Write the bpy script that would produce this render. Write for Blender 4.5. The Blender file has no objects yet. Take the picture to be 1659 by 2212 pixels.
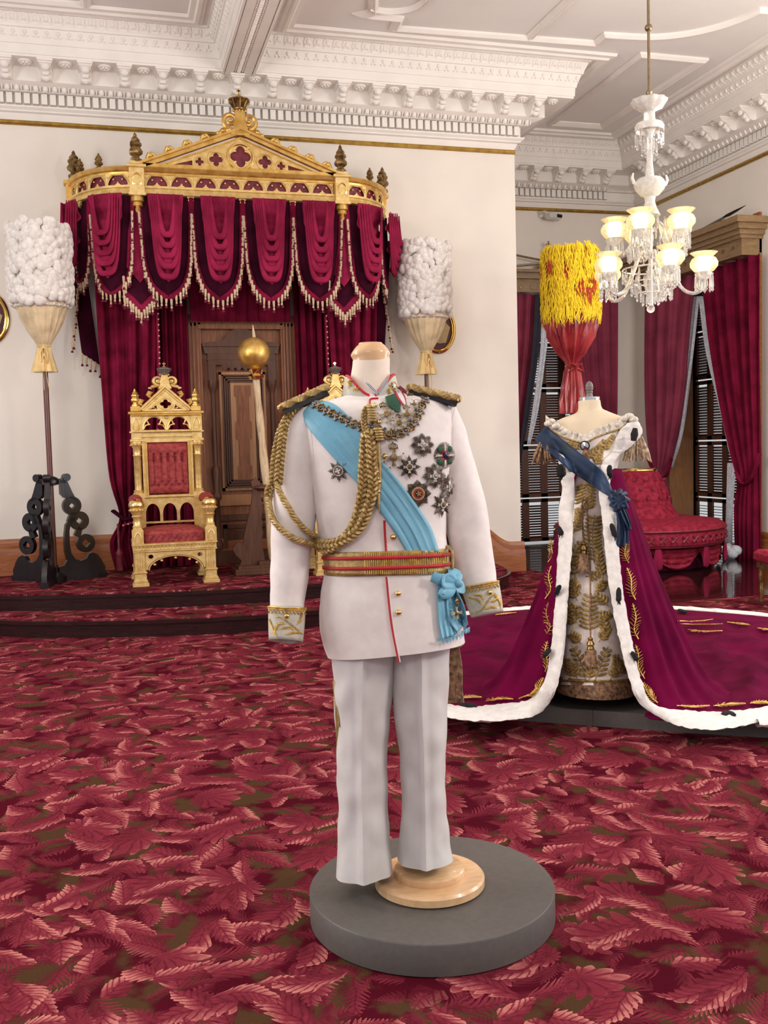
import bpy, bmesh, math, random
from math import sin, cos, pi, radians, sqrt, atan2, hypot
from mathutils import Vector, Matrix, noise
from mathutils.bvhtree import BVHTree
from mathutils.geometry import tessellate_polygon
random.seed(7)
SC = bpy.context.scene
COL = SC.collection
# ------------------------------------------------------------------ camera
FPX, PITCH, ROLL, YAW = 2110.0, radians(3.769), radians(-1.517), radians(15.644)
CAM = Vector((0, 0, 1.39))
FW = Vector((sin(YAW)*cos(PITCH), cos(YAW)*cos(PITCH), -sin(PITCH)))
_r = Vector((cos(YAW), -sin(YAW), 0)); _u = _r.cross(FW)
RT = cos(ROLL)*_r + sin(ROLL)*_u
UP = -sin(ROLL)*_r + cos(ROLL)*_u
cam = bpy.data.cameras.new('camera'); camo = bpy.data.objects.new('camera', cam); COL.objects.link(camo)
cam.sensor_fit = 'HORIZONTAL'; cam.sensor_width = 36; cam.lens = FPX/1659*36; cam.clip_end = 200
camo.matrix_world = Matrix.Translation(CAM) @ Matrix((RT, UP, -FW)).transposed().to_4x4()
SC.camera = camo
# ------------------------------------------------------------------ world, lights, exposure
W = bpy.data.worlds.new('world'); SC.world = W; W.use_nodes = True
bg = W.node_tree.nodes['Background']; bg.inputs[0].default_value = (.95, .98, 1.0, 1); bg.inputs[1].default_value = .60
def lamp(name, loc, power, color=(1, .86, .72), size=.25, kind='POINT', rot=None, sy=None):
    l = bpy.data.lights.new(name, kind); l.energy = power; l.color = color
    if kind == 'POINT': l.shadow_soft_size = size
    else:
        l.size = size
        if sy: l.shape = 'RECTANGLE'; l.size_y = sy
    o = bpy.data.objects.new(name, l); COL.objects.link(o); o.location = loc
    if rot: o.rotation_euler = rot
    return o
# the hall's other chandeliers, hanging behind and beside the camera, plus an added alcove lamp
lamp('unseen_hall_light', (-1.2, 4.4, 3.3), 130, (1, .90, .80), .4)
lamp('unseen_hall_light', (-1.0, -.6, 3.1), 105, (1, .91, .82), .4)
lamp('unseen_hall_light', (3.9, .4, 3.1), 280, (1, .91, .82), .4)
lamp('unseen_hall_light', (6.0, 5.9, 3.3), 155, (1, .92, .83), .4)  # lamp added out of view at the right to brighten the alcove
# daylight from the tall windows down the right and left side of the hall
lamp('window_daylight', (7.0, 3.0, 2.3), 150, (.93, .96, 1), 1.6, 'AREA', (radians(90), 0, radians(75)), 3.0)
lamp('window_daylight', (-4.6, 4.2, 2.6), 190, (1, .96, .91), 1.6, 'AREA', (radians(90), 0, radians(-82)), 3.0)
vs = SC.view_settings
vs.view_transform = 'Standard'; vs.look = 'None'; vs.exposure = .04; vs.gamma = 1; vs.use_curve_mapping = False
# ------------------------------------------------------------------ helpers
def at(x, y, X=None, Y=None, Z=None, D=None):
    """a photo position at a known wall, floor height or distance, as a point of the room"""
    d = FW + RT*((x-829.5)/FPX) - UP*((y-1106)/FPX)
    t = D if D else (Y/d.y if Y is not None else (X/d.x if X is not None else (Z-CAM.z)/d.z))
    return CAM + d*t
def ray(x, y): return (FW + RT*((x-829.5)/FPX) - UP*((y-1106)/FPX)).normalized()
def V(*a): return Vector(a)
def lerp(a, b, t): return a+(b-a)*t
def cat(pts, n):
    """smooth curve through points, n samples"""
    m = len(pts); out = []
    P = [Vector(p) for p in pts]
    for i in range(n):
        s = i/(n-1)*(m-1); k = min(int(s), m-2); t = s-k
        p1, p2 = P[k], P[k+1]; p0 = P[k-1] if k else p1*2-p2; p3 = P[k+2] if k+2 < m else p2*2-p1
        out.append(.5*((2*p1)+(p2-p0)*t+(2*p0-5*p1+4*p2-p3)*t*t+(3*p1-p0-3*p2+p3)*t**3))
    return out
def even(pts, n):
    P = [Vector(p) for p in pts]; L = [0]
    for a, b in zip(P, P[1:]): L.append(L[-1]+(b-a).length)
    out = []; k = 0
    for i in range(n):
        s = L[-1]*i/(n-1)
        while k < len(L)-2 and L[k+1] < s: k += 1
        d = L[k+1]-L[k]
        out.append(P[k].lerp(P[k+1], (s-L[k])/d if d > 1e-9 else 0))
    return out
def itp(tab, x):
    """piecewise linear table [(x, y...)]"""
    if x <= tab[0][0]: return tab[0][1]
    for a, b in zip(tab, tab[1:]):
        if x <= b[0]: return a[1]+(b[1]-a[1])*(x-a[0])/(b[0]-a[0])
    return tab[-1][1]
def frame(loc, nrm, up=Vector((0, 0, 1)), s=1):
    """matrix: local z = nrm, local y ~ up"""
    n = Vector(nrm).normalized(); x = Vector(up).cross(n)
    x = x.normalized() if x.length > 1e-5 else Vector((1, 0, 0)); y = n.cross(x)
    M = Matrix((x*s, y*s, n*s)).transposed().to_4x4(); M.translation = loc
    return M
def T(x, y, z): return Matrix.Translation((x, y, z))
def RZ(a): return Matrix.Rotation(a, 4, 'Z')
def RX(a): return Matrix.Rotation(a, 4, 'X')
def RY(a): return Matrix.Rotation(a, 4, 'Y')
XZ = Matrix(((1, 0, 0, 0), (0, 0, -1, 0), (0, 1, 0, 0), (0, 0, 0, 1)))   # local xy -> room xz, local z -> towards the viewer (-y)
class MB:
    def __init__(s, M=None): s.v = []; s.f = []; s.M = M or Matrix()
    def add(s, vs, fs):
        k = len(s.v); s.v += [s.M @ Vector(p) for p in vs]; s.f += [tuple(i+k for i in f) for f in fs]; return s
    def box(s, x0, x1, y0, y1, z0, z1):
        return s.add([(x, y, z) for z in (z0, z1) for y in (y0, y1) for x in (x0, x1)],
                     [(0, 2, 3, 1), (4, 5, 7, 6), (0, 1, 5, 4), (2, 6, 7, 3), (0, 4, 6, 2), (1, 3, 7, 5)])
    def cb(s, c, d, b=0):
        x, y, z = c; a, e, h = d[0]/2, d[1]/2, d[2]/2
        if not b: return s.box(x-a, x+a, y-e, y+e, z-h, z+h)
        vs = []; 
        for k, (i, j) in ((-1, (b, b)), (1, (b, b))): pass
        o = [(x-a, y-e), (x+a, y-e), (x+a, y+e), (x-a, y+e)]; n = [(x-a+b, y-e+b), (x+a-b, y-e+b), (x+a-b, y+e-b), (x-a+b, y+e-b)]
        vs = [(p[0], p[1], z-h) for p in n]+[(p[0], p[1], z-h+b) for p in o]+[(p[0], p[1], z+h-b) for p in o]+[(p[0], p[1], z+h) for p in n]
        fs = [(3, 2, 1, 0), (12, 13, 14, 15)]
        for r in range(3):
            for i in range(4): fs.append((r*4+i, r*4+(i+1) % 4, r*4+4+(i+1) % 4, r*4+4+i))
        return s.add(vs, fs)
    def lathe(s, prof, n=24, c=(0, 0, 0), a0=0, a1=2*pi, sx=1, sy=1, wob=None):
        full = abs(a1-a0-2*pi) < 1e-6; m = n if full else n+1; vs = []
        for r, z in prof:
            for i in range(m):
                a = a0+(a1-a0)*i/n; rr = r*(wob(a, z) if wob else 1)
                vs.append((c[0]+rr*cos(a)*sx, c[1]+rr*sin(a)*sy, c[2]+z))
        fs = []
        for j in range(len(prof)-1):
            for i in range(n): fs.append((j*m+i, j*m+(i+1) % m, (j+1)*m+(i+1) % m, (j+1)*m+i))
        if full and prof[0][0] > 1e-6: fs.append(tuple(range(m))[::-1])
        if full and prof[-1][0] > 1e-6: fs.append(tuple(range((len(prof)-1)*m, len(prof)*m)))
        return s.add(vs, fs)
    def tube(s, path, r, n=8, closed=False, flat=1, up=None):
        P = [Vector(p) for p in path]; m = len(P); vs = []; N = Vector(up) if up else None
        for i, p in enumerate(P):
            t = (P[(i+1) % m]-P[i-1]) if closed else (P[min(i+1, m-1)]-P[max(i-1, 0)])
            t = t.normalized() if t.length > 1e-9 else Vector((0, 0, 1))
            if N is None: N = Vector((0, 0, 1)) if abs(t.z) < .9 else Vector((1, 0, 0))
            B = t.cross(N); B = B.normalized() if B.length > 1e-6 else t.orthogonal().normalized()
            N = B.cross(t); rr = r[i] if isinstance(r, (list, tuple)) else r
            for k in range(n):
                a = 2*pi*k/n; vs.append(p+(B*cos(a)+N*sin(a)*flat)*rr)
        fs = []
        for i in range(m if closed else m-1):
            for k in range(n): fs.append((i*n+k, i*n+(k+1) % n, ((i+1) % m)*n+(k+1) % n, ((i+1) % m)*n+k))
        if not closed: fs += [tuple(range(n))[::-1], tuple(range((m-1)*n, m*n))]
        return s.add(vs, fs)
    def ball(s, c, r, n=12, m=8, sx=1, sy=1, sz=1):
        return s.lathe([(r*max(sin(pi*j/m), 0), -r*cos(pi*j/m)*sz) for j in range(m+1)], n, c, sx=sx, sy=sy)
    def ring(s, c, R, r, n=24, k=8, M=None):
        return s.tube([(M or Matrix()) @ Vector((c[0]+R*cos(2*pi*i/n), c[1]+R*sin(2*pi*i/n), c[2])) for i in range(n)], r, k, True)
    def prism(s, poly, z0, z1, holes=(), bev=0):
        loops = [[(p[0], p[1]) for p in poly]]+[[(p[0], p[1]) for p in h] for h in holes]
        tri = tessellate_polygon([[Vector((p[0], p[1], 0)) for p in l] for l in loops])
        flat = [p for l in loops for p in l]; n = len(flat)
        vs = [(x, y, z0) for x, y in flat]+[(x, y, z1) for x, y in flat]; fs = []
        for t in tri:
            a, b, c = [flat[i] for i in t]
            ccw = (b[0]-a[0])*(c[1]-a[1])-(b[1]-a[1])*(c[0]-a[0]) > 0
            t = tuple(t) if ccw else tuple(t)[::-1]
            fs += [tuple(i+n for i in t), t[::-1]]
        k = 0
        for li, l in enumerate(loops):
            m = len(l); area = sum(l[i][0]*l[(i+1) % m][1]-l[(i+1) % m][0]*l[i][1] for i in range(m))
            fw = (area > 0) == (li == 0)
            for i in range(m):
                a, b = k+i, k+(i+1) % m
                fs.append((a, b, b+n, a+n) if fw else (b, a, a+n, b+n))
            k += m
        return s.add(vs, fs)
    def grid(s, nu, nv, fn, cu=False, cv=False):
        vs = [fn(i/(nu if cu else nu-1), j/(nv if cv else nv-1)) for j in range(nv) for i in range(nu)]; fs = []
        for j in range(nv if cv else nv-1):
            for i in range(nu if cu else nu-1):
                a, b = j*nu+i, j*nu+(i+1) % nu; c, d = ((j+1) % nv)*nu+(i+1) % nu, ((j+1) % nv)*nu+i
                fs.append((a, b, c, d))
        return s.add(vs, fs)
ROOT = {}
def ob(name, mb, mat, parent=None, world=False, smooth=True, solid=0, ang=40, kind=None, label=None, off=0):
    me = bpy.data.meshes.new(name)
    vs = mb.v
    if world and parent is not None:
        o0 = ROOT.get(parent.name, Vector((0, 0, 0))); vs = [v-o0 for v in vs]
    me.from_pydata([tuple(v) for v in vs], [], mb.f); me.validate()
    if smooth and me.polygons:
        me.shade_smooth(); me.set_sharp_from_angle(angle=radians(ang))
    me.materials.append(mat)
    o = bpy.data.objects.new(name, me); COL.objects.link(o)
    if parent is not None:
        o.parent = parent; ROOT[o.name] = ROOT.get(parent.name, Vector((0, 0, 0)))
    if solid:
        md = o.modifiers.new('thickness', 'SOLIDIFY'); md.thickness = solid; md.offset = off
    if kind: o['kind'] = kind
    if label: o['label'] = label
    return o
def thing(name, label, cat, loc=(0, 0, 0), rz=0, group=None):
    o = bpy.data.objects.new(name, None); o.empty_display_size = .1; COL.objects.link(o)
    o.location = loc; o.rotation_euler = (0, 0, rz); o['label'] = label; o['category'] = cat
    if group: o['group'] = group
    ROOT[o.name] = Vector(loc); return o
def tag(o, label, cat, group=None):
    o['label'] = label; o['category'] = cat
    if group: o['group'] = group
    return o
def struct(o): o['kind'] = 'structure'; return o
def inst(src, parent, M=None, mat=None, name=None):
    """another piece alike, sharing the mesh"""
    o = src.copy(); COL.objects.link(o); o.parent = parent
    if name: o.name = name
    if M is not None: o.matrix_local = M
    return o
def pieces(name, mb, mat, parent, mats, smooth=True):
    first = ob(name, mb, mat, parent, smooth=smooth)
    for i, M in enumerate(mats):
        o = first if i == 0 else inst(first, parent)
        o.matrix_local = M
    return first
def dup(root, loc, label, group=None, rz=None):
    r = root.copy(); COL.objects.link(r); r.location = loc; r['label'] = label
    if rz is not None: r.rotation_euler = (0, 0, rz)
    if group: r['group'] = group
    for ch in list(root.children):
        c = ch.copy(); COL.objects.link(c); c.parent = r
        for g in list(ch.children):
            d = g.copy(); COL.objects.link(d); d.parent = c
    return r
# ------------------------------------------------------------------ materials
class NS:
    """node socket with arithmetic"""
    def __init__(s, nt, k): s.nt = nt; s.k = k
    def op(s, o, b=None, c=None):
        n = s.nt.nodes.new('ShaderNodeMath'); n.operation = o
        for i, q in enumerate((s, b, c)):
            if q is None: continue
            if isinstance(q, NS): s.nt.links.new(q.k, n.inputs[i])
            else: n.inputs[i].default_value = q
        return NS(s.nt, n.outputs[0])
    def __add__(s, b): return s.op('ADD', b)
    def __sub__(s, b): return s.op('SUBTRACT', b)
    def __mul__(s, b): return s.op('MULTIPLY', b)
    def __truediv__(s, b): return s.op('DIVIDE', b)
    def abs(s): return s.op('ABSOLUTE')
    def sin(s): return s.op('SINE')
    def cos(s): return s.op('COSINE')
    def clamp(s): n = s.op('ADD', 0.0); n.k.node.use_clamp = True; return n
    def step(s, a, b):
        n = s.nt.nodes.new('ShaderNodeMapRange'); n.interpolation_type = 'SMOOTHSTEP'
        s.nt.links.new(s.k, n.inputs[0])
        for i, q in ((1, a), (2, b)):
            if isinstance(q, NS): s.nt.links.new(q.k, n.inputs[i])
            else: n.inputs[i].default_value = q
        return NS(s.nt, n.outputs[0])
def node(nt, t, ins=(), **kw):
    n = nt.nodes.new(t)
    for k, v in kw.items(): setattr(n, k, v)
    for k, v in dict(ins).items():
        if hasattr(v, 'is_output'): nt.links.new(v, n.inputs[k])
        elif isinstance(v, NS): nt.links.new(v.k, n.inputs[k])
        else: n.inputs[k].default_value = v
    return n
def mix(nt, f, a, b):
    n = nt.nodes.new('ShaderNodeMix'); n.data_type = 'RGBA'
    for i, q in ((0, f), (6, a), (7, b)):
        if isinstance(q, NS): nt.links.new(q.k, n.inputs[i])
        elif hasattr(q, 'is_output'): nt.links.new(q, n.inputs[i])
        else: n.inputs[i].default_value = q if i == 0 else (*q, 1) if len(q) == 3 else q
    return n.outputs[2]
def newmat(name):
    m = bpy.data.materials.new(name); m.use_nodes = True; nt = m.node_tree
    return m, nt, nt.nodes['Principled BSDF']
def mat(name, col, rough=.5, metal=0, var=.08, scale=8, bump=0, bscale=60, sheen=0, spec=.5, trans=0, emit=0, col2=None, stretch=None, coat=0, sss=0, aniso=0):
    m, nt, b = newmat(name)
    tc = nt.nodes.new('ShaderNodeTexCoord'); vec = tc.outputs['Object']
    if stretch:
        mp = node(nt, 'ShaderNodeMapping', {0: vec, 3: stretch}); vec = mp.outputs[0]
    nz = node(nt, 'ShaderNodeTexNoise', {'Vector': vec, 'Scale': scale, 'Detail': 4.0})
    c2 = col2 or tuple(max(0, c*(1-2.2*var)) for c in col)
    c1 = tuple(min(1, c*(1+var)) for c in col) if not col2 else col
    cr = node(nt, 'ShaderNodeMapRange', {0: nz.outputs[0], 1: .35, 2: .65})
    nt.links.new(mix(nt, NS(nt, cr.outputs[0]), c2, c1), b.inputs['Base Color'])
    b.inputs['Roughness'].default_value = rough; b.inputs['Metallic'].default_value = metal
    b.inputs['Specular IOR Level'].default_value = spec
    if sheen: b.inputs['Sheen Weight'].default_value = sheen; b.inputs['Sheen Roughness'].default_value = .4; b.inputs['Sheen Tint'].default_value = (*[min(1, c*2+.1) for c in col], 1)
    if trans: b.inputs['Transmission Weight'].default_value = trans
    if coat: b.inputs['Coat Weight'].default_value = coat
    if sss: b.inputs['Subsurface Weight'].default_value = sss; b.inputs['Subsurface Radius'].default_value = (.02, .02, .02)
    if emit: b.inputs['Emission Color'].default_value = (*col, 1); b.inputs['Emission Strength'].default_value = emit
    if bump:
        n2 = node(nt, 'ShaderNodeTexNoise', {'Vector': vec, 'Scale': bscale, 'Detail': 3.0})
        bp = node(nt, 'ShaderNodeBump', {'Height': n2.outputs[0], 'Strength': bump, 'Distance': .01})
        nt.links.new(bp.outputs[0], b.inputs['Normal'])
    return m
def wood(name, c1, c2, rough=.35, stretch=(14, 14, 1.2), scale=3, coat=0):
    m, nt, b = newmat(name)
    tc = nt.nodes.new('ShaderNodeTexCoord'); mp = node(nt, 'ShaderNodeMapping', {0: tc.outputs['Object'], 3: stretch})
    nz = node(nt, 'ShaderNodeTexNoise', {'Vector': mp.outputs[0], 'Scale': scale, 'Detail': 6.0, 'Distortion': 1.2})
    f = node(nt, 'ShaderNodeMapRange', {0: nz.outputs[0], 1: .3, 2: .7})
    nt.links.new(mix(nt, NS(nt, f.outputs[0]), c1, c2), b.inputs['Base Color'])
    b.inputs['Roughness'].default_value = rough
    if coat: b.inputs['Coat Weight'].default_value = coat
    bp = node(nt, 'ShaderNodeBump', {'Height': nz.outputs[0], 'Strength': .15, 'Distance': .005}); nt.links.new(bp.outputs[0], b.inputs['Normal'])
    return m
def carpet():
    m, nt, b = newmat('leaf_pattern_carpet')
    geo = nt.nodes.new('ShaderNodeNewGeometry')
    sep = node(nt, 'ShaderNodeSeparateXYZ', {0: geo.outputs['Position']})
    X, Y = NS(nt, sep.outputs[0]), NS(nt, sep.outputs[1])
    wob = node(nt, 'ShaderNodeTexNoise', {'Vector': geo.outputs['Position'], 'Scale': 3.0, 'Detail': 2.0})
    ws = node(nt, 'ShaderNodeSeparateColor', {0: wob.outputs['Color']})
    wob2 = node(nt, 'ShaderNodeTexNoise', {'Vector': geo.outputs['Position'], 'Scale': 14.0, 'Detail': 2.0})
    ws2 = node(nt, 'ShaderNodeSeparateColor', {0: wob2.outputs['Color']})
    grain = node(nt, 'ShaderNodeTexNoise', {'Vector': geo.outputs['Position'], 'Scale': 38.0, 'Detail': 3.0}); GN = NS(nt, grain.outputs[0])
    X = X+(NS(nt, ws.outputs[0])-.5)*.16+(NS(nt, ws2.outputs[0])-.5)*.03; Y = Y+(NS(nt, ws.outputs[1])-.5)*.16+(NS(nt, ws2.outputs[1])-.5)*.03
    def cell(sc, ox, oy, rnd=.9):
        cv = node(nt, 'ShaderNodeCombineXYZ', {0: X*sc+ox, 1: Y*sc+oy})
        vo = node(nt, 'ShaderNodeTexVoronoi', {'Vector': cv.outputs[0], 'Scale': 1.0, 'Randomness': rnd}, voronoi_dimensions='2D')
        d = node(nt, 'ShaderNodeVectorMath', {0: cv.outputs[0], 1: vo.outputs['Position']}, operation='SUBTRACT')
        ds = node(nt, 'ShaderNodeSeparateXYZ', {0: d.outputs[0]}); c = node(nt, 'ShaderNodeSeparateColor', {0: vo.outputs['Color']})
        x, y = NS(nt, ds.outputs[0]), NS(nt, ds.outputs[1]); R, G, B = (NS(nt, c.outputs[i]) for i in range(3))
        a = R*(2*pi); ca, sa = a.cos(), a.sin()
        return x*ca+y*sa, y*ca-x*sa, G, B
    base = node(nt, 'ShaderNodeTexNoise', {'Vector': geo.outputs['Position'], 'Scale': 5.0, 'Detail': 5.0})
    col = mix(nt, NS(nt, base.outputs[0]).step(.47, .56), (.070, .004, .012), (.072, .036, .018))
    DK, MD, HI = (.085, .009, .017), (.205, .026, .043), (.55, .20, .175)
    def tone(sh): return mix(nt, sh.step(.50, 1.05), mix(nt, sh.step(.0, .55), DK, MD), HI)
    def leaf(col, sc, ox, oy, Wd, fr, bright, jag=.3, keep=.75, bend=.35):
        lx, ly, G, B = cell(sc, ox, oy)
        ly = ly-lx*lx*((B-.5)*bend*2)
        a = lx/.60; w = (a*a*-1.0+1.0)*(a*-.45+1.0)*Wd
        vein = lx*fr-ly.abs()*fr*1.1
        sv = vein.sin()
        w = w*(sv*jag*.5+(1-jag*.5))
        gap = w-ly.abs()
        mk = gap.step(0.0, .02)*(G.step(1-keep, 1-keep+.02))
        vl = sv.step(-1.0, -.35)                                  # thin dark veins
        rib = ly.abs().step(.004, .022)
        side = (ly*3.0+.5).clamp()
        sh = (side*.55+.30+a*.16+(GN-.5)*.5)*(vl*.45+.55)*(rib*.5+.5)
        hl = (gap.step(.0, .035)*-1.0+1.0)*(ly.step(0, .05))*.45   # light rolled edge
        return mix(nt, mk, col, tone((sh+hl)*bright))
    def fan(col, sc, ox, oy, bright, keep=.7, k=15.0):
        lx, ly, G, B = cell(sc, ox, oy)
        lx = lx+.22
        rr = (lx*lx+ly*ly*1.5).op('SQRT'); th = ly.op('ARCTAN2', lx)
        st = (th*k).cos()
        R = (st*.07+.52)*(th.cos()*.34+.64)
        gap = R-rr
        mk = gap.step(0.0, .025)*(G.step(1-keep, 1-keep+.02))
        vl = st.step(-1.0, -.3)
        sh = ((ly*1.3+.62).clamp()*.62+rr*.45+(GN-.5)*.5)*(vl*.5+.5)+(gap.step(.0, .05)*-1.0+1.0)*.25
        return mix(nt, mk, col, tone(sh*bright))
    col = leaf(col, 10.00, 3.1, 7.7, .30, 40, .42, .6, .8)
    col = leaf(col, 6.75, 13.1, 5.7, .30, 50, .55, .8, .75)
    col = leaf(col, 5.25, 11.3, 2.9, .26, 62, .75, .5, .7, .6)
    col = fan(col, 3.38, 5.5, 1.7, .80, .50, 17.0)
    col = leaf(col, 4.00, 1.9, 9.3, .23, 58, .92, .25, .42, .7)
    col = leaf(col, 7.50, 8.2, 4.4, .30, 34, 1.0, .15, .42)
    col = fan(col, 4.00, 2.2, 6.1, 1.0, .32, 13.0)
    col = leaf(col, 5.50, 21.2, 14.4, .24, 52, 1.08, .25, .34, .8)
    pile = node(nt, 'ShaderNodeTexNoise', {'Vector': geo.outputs['Position'], 'Scale': 420.0, 'Detail': 1.0})
    pl = NS(nt, pile.outputs[0])
    hs = node(nt, 'ShaderNodeHueSaturation', {'Color': col, 'Value': pl*.9+.55})
    nt.links.new(hs.outputs[0], b.inputs['Base Color'])
    b.inputs['Roughness'].default_value = 1; b.inputs['Specular IOR Level'].default_value = .02
    bp = node(nt, 'ShaderNodeBump', {'Height': pl, 'Strength': .5, 'Distance': .004}); nt.links.new(bp.outputs[0], b.inputs['Normal'])
    return m
def stripes(name, bands, axis=2, rough=.6, ribs=0, metal=0, bump=.4):
    """bands: [(upto, colour)] along an object axis"""
    m, nt, b = newmat(name)
    tc = nt.nodes.new('ShaderNodeTexCoord'); sp = node(nt, 'ShaderNodeSeparateXYZ', {0: tc.outputs['Object']})
    z = NS(nt, sp.outputs[axis]); col = bands[0][1]; col = (*col, 1)
    for (u0, _), (u1, c) in zip(bands, bands[1:]): col = mix(nt, z.op('GREATER_THAN', u0), col, c)
    if hasattr(col, 'is_output'): nt.links.new(col, b.inputs['Base Color'])
    else: b.inputs['Base Color'].default_value = col
    b.inputs['Roughness'].default_value = rough; b.inputs['Metallic'].default_value = metal
    if ribs:
        wv = (NS(nt, sp.outputs[0])*ribs+NS(nt, sp.outputs[1])*ribs*.4).sin()
        bp = node(nt, 'ShaderNodeBump', {'Height': wv, 'Strength': bump, 'Distance': .003}); nt.links.new(bp.outputs[0], b.inputs['Normal'])
    return m
M_CARPET = carpet()
M_WALL = mat('cream_wall_paint', (.80, .745, .68), .7, var=.02, scale=1.5, bump=.03)
M_PLASTER = mat('white_plaster', (.86, .825, .78), .6, var=.02, scale=4, bump=.03)
M_CEIL = mat('ceiling_paint', (.82, .80, .78), .7, var=.015, scale=1.2)
M_GILT = mat('gilt_moulding', (.42, .26, .055), .35, .8, var=.12, scale=20)
M_GOLD = mat('gold_leaf', (.78, .52, .17), .36, .72, var=.22, scale=14, col2=(.58, .33, .07), bump=.1, bscale=40)
M_GOLDP = mat('pale_gilding', (.83, .62, .28), .38, .55, var=.2, scale=18, col2=(.66, .44, .14), bump=.12, bscale=60)
M_GOLDB = mat('bright_gold', (.95, .70, .28), .16, 1, var=.1, scale=9)
M_DKGOLD = mat('antique_gold', (.30, .19, .07), .38, .85, var=.3, scale=26)
M_OAK = wood('golden_brown_wood', (.25, .075, .022), (.40, .14, .05), .35, (1.5, 1.5, 14))
M_DOOR = wood('walnut_door', (.15, .046, .016), (.30, .108, .040), .5)
M_DOORD = wood('dark_walnut', (.055, .018, .008), (.12, .040, .016), .5)
M_DOORL = wood('light_figured_wood', (.33, .15, .062), (.44, .215, .09), .38)
M_BLACKW = wood('ebonised_wood', (.008, .006, .008), (.018, .012, .014), .28)
M_RISER = wood('dark_riser_wood', (.012, .005, .006), (.03, .010, .010), .22, (2, 2, 20))
M_GLOSS = wood('polished_dark_floor', (.022, .005, .006), (.05, .014, .012), .06, (2, 14, 1), 3, .6)
M_PALEW = wood('pale_maple', (.62, .36, .18), (.76, .50, .28), .3, (3, 10, 3), 4, .3)
def velvet(name, col, dk=.45, sheen=.06): return mat(name, col, .85, 0, .25, 5, .15, 200, sheen, .04, col2=tuple(c*dk for c in col))
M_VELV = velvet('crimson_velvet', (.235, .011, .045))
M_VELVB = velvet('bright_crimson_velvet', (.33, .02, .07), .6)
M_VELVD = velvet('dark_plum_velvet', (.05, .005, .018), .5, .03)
M_CURT = velvet('wine_red_curtain', (.20, .009, .038), .55, .05)
M_CURTP = mat('mauve_red_curtain', (.27, .045, .085), .85, 0, .12, 3, .05, 100, .1, .08)
M_DKBLUE = mat('dark_curtain_border', (.02, .022, .04), .8, 0, .1, 6)
M_DAMASK = mat('rose_damask', (.36, .065, .06), .65, 0, .25, 26, .2, 120, .08, .2, col2=(.24, .028, .032))
M_BROCADE = mat('red_brocade', (.32, .022, .05), .7, 0, .25, 22, .2, 90, .08, .15, col2=(.19, .008, .025))
M_WHITE = mat('white_wool_cloth', (.80, .735, .715), .8, 0, .02, 40, .06, 900, .2, .2)
M_TROUS = mat('pale_grey_satin', (.64, .62, .61), .42, 0, .03, 12, .04, 500, .2, .35)
M_SKIN = mat('linen_form', (.80, .68, .575), .75, 0, .02, 20, .04, 800)
M_CREAM = mat('cream_jersey_form', (.72, .60, .43), .7, 0, .03, 10, .03, 500)
M_SASH = mat('sky_blue_moire', (.20, .47, .62), .42, 0, .18, 3, .1, 90, .2, .4, col2=(.13, .36, .52), stretch=(1, 1, 1))
M_NAVY = mat('navy_blue_silk', (.011, .032, .082), .5, 0, .25, 6, .15, 200, .25, .4)
M_BRAID = mat('gold_braid', (.56, .40, .17), .42, .45, .25, 60, .3, 400, 0, .5, col2=(.33, .215, .07))
M_THREAD = mat('gold_thread', (.72, .46, .11), .36, .6, .2, 80, .2, 500)
M_CUFFC = mat('silver_grey_cloth', (.53, .50, .42), .6, 0, .06, 50, .1, 600)
M_RED = mat('scarlet_piping', (.50, .012, .022), .6)
M_SILVER = mat('aged_silver', (.30, .255, .225), .4, .75, .3, 90, .25, 300)
M_SILVD = mat('pewter', (.20, .165, .135), .42, .7, .3, 90, .25, 300)
M_ENAM = mat('white_enamel', (.66, .61, .57), .3, 0, .2, 90)
M_ENSOFT = mat('old_white_enamel', (.42, .33, .22), .35, .4, .3, 60)
M_ENRED = mat('red_enamel', (.36, .03, .025), .25)
M_ENBLUE = mat('dark_blue_enamel', (.012, .018, .07), .2)
M_ENGRN = mat('green_enamel', (.02, .10, .055), .25)
M_GRNRIB = mat('green_ribbon', (.012, .10, .055), .5, 0, .2, 20)
M_MAROON = mat('maroon_ribbon', (.19, .012, .03), .5, 0, .2, 20)
M_BLACK = mat('black_cloth', (.010, .010, .014), .7, 0, .1, 30)
M_GREYP = mat('charcoal_platform_paint', (.098, .088, .082), .5, 0, .04, 60, .02, 300)
M_ERM = mat('ermine_fur', (.86, .82, .785), .95, 0, .05, 30, .5, 240, .5, .1)
M_TAIL = mat('black_ermine_tail', (.008, .007, .009), .9, 0, .2, 40, .6, 200)
M_MANTLE = velvet('burgundy_velvet_mantle', (.135, .002, .036), .6, .05)
M_SATIN = mat('white_satin', (.86, .77, .72), .36, 0, .12, 14, .1, 60, .2, .5)
M_FERN = mat('gold_fern_embroidery', (.40, .26, .085), .42, .45, .25, 70, .3, 500)
M_FRINGE = mat('bronze_silk_fringe', (.30, .165, .085), .55, 0, .35, 60, .4, 500, .3)
M_FRINGEP = mat('pale_silk_fringe', (.56, .40, .26), .5, 0, .35, 60, .4, 500, .3)
M_LACE = mat('cream_lace', (.80, .73, .63), .8, 0, .12, 60, .6, 200)
M_CHROME = mat('chrome', (.72, .72, .72), .12, 1)
M_GREYK = mat('grey_finial', (.16, .13, .12), .45)
M_TUFT = mat('white_feather_tuft', (.80, .755, .72), .95, 0, .06, 30, .4, 120, .4, .1, sss=.0)
M_SILKC = mat('cream_silk', (.70, .56, .35), .38, 0, .12, 8, .12, 120, .3, .45)
M_SILKY = mat('golden_silk_tie', (.76, .55, .25), .38, 0, .12, 8, .12, 120, .3, .45)
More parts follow.
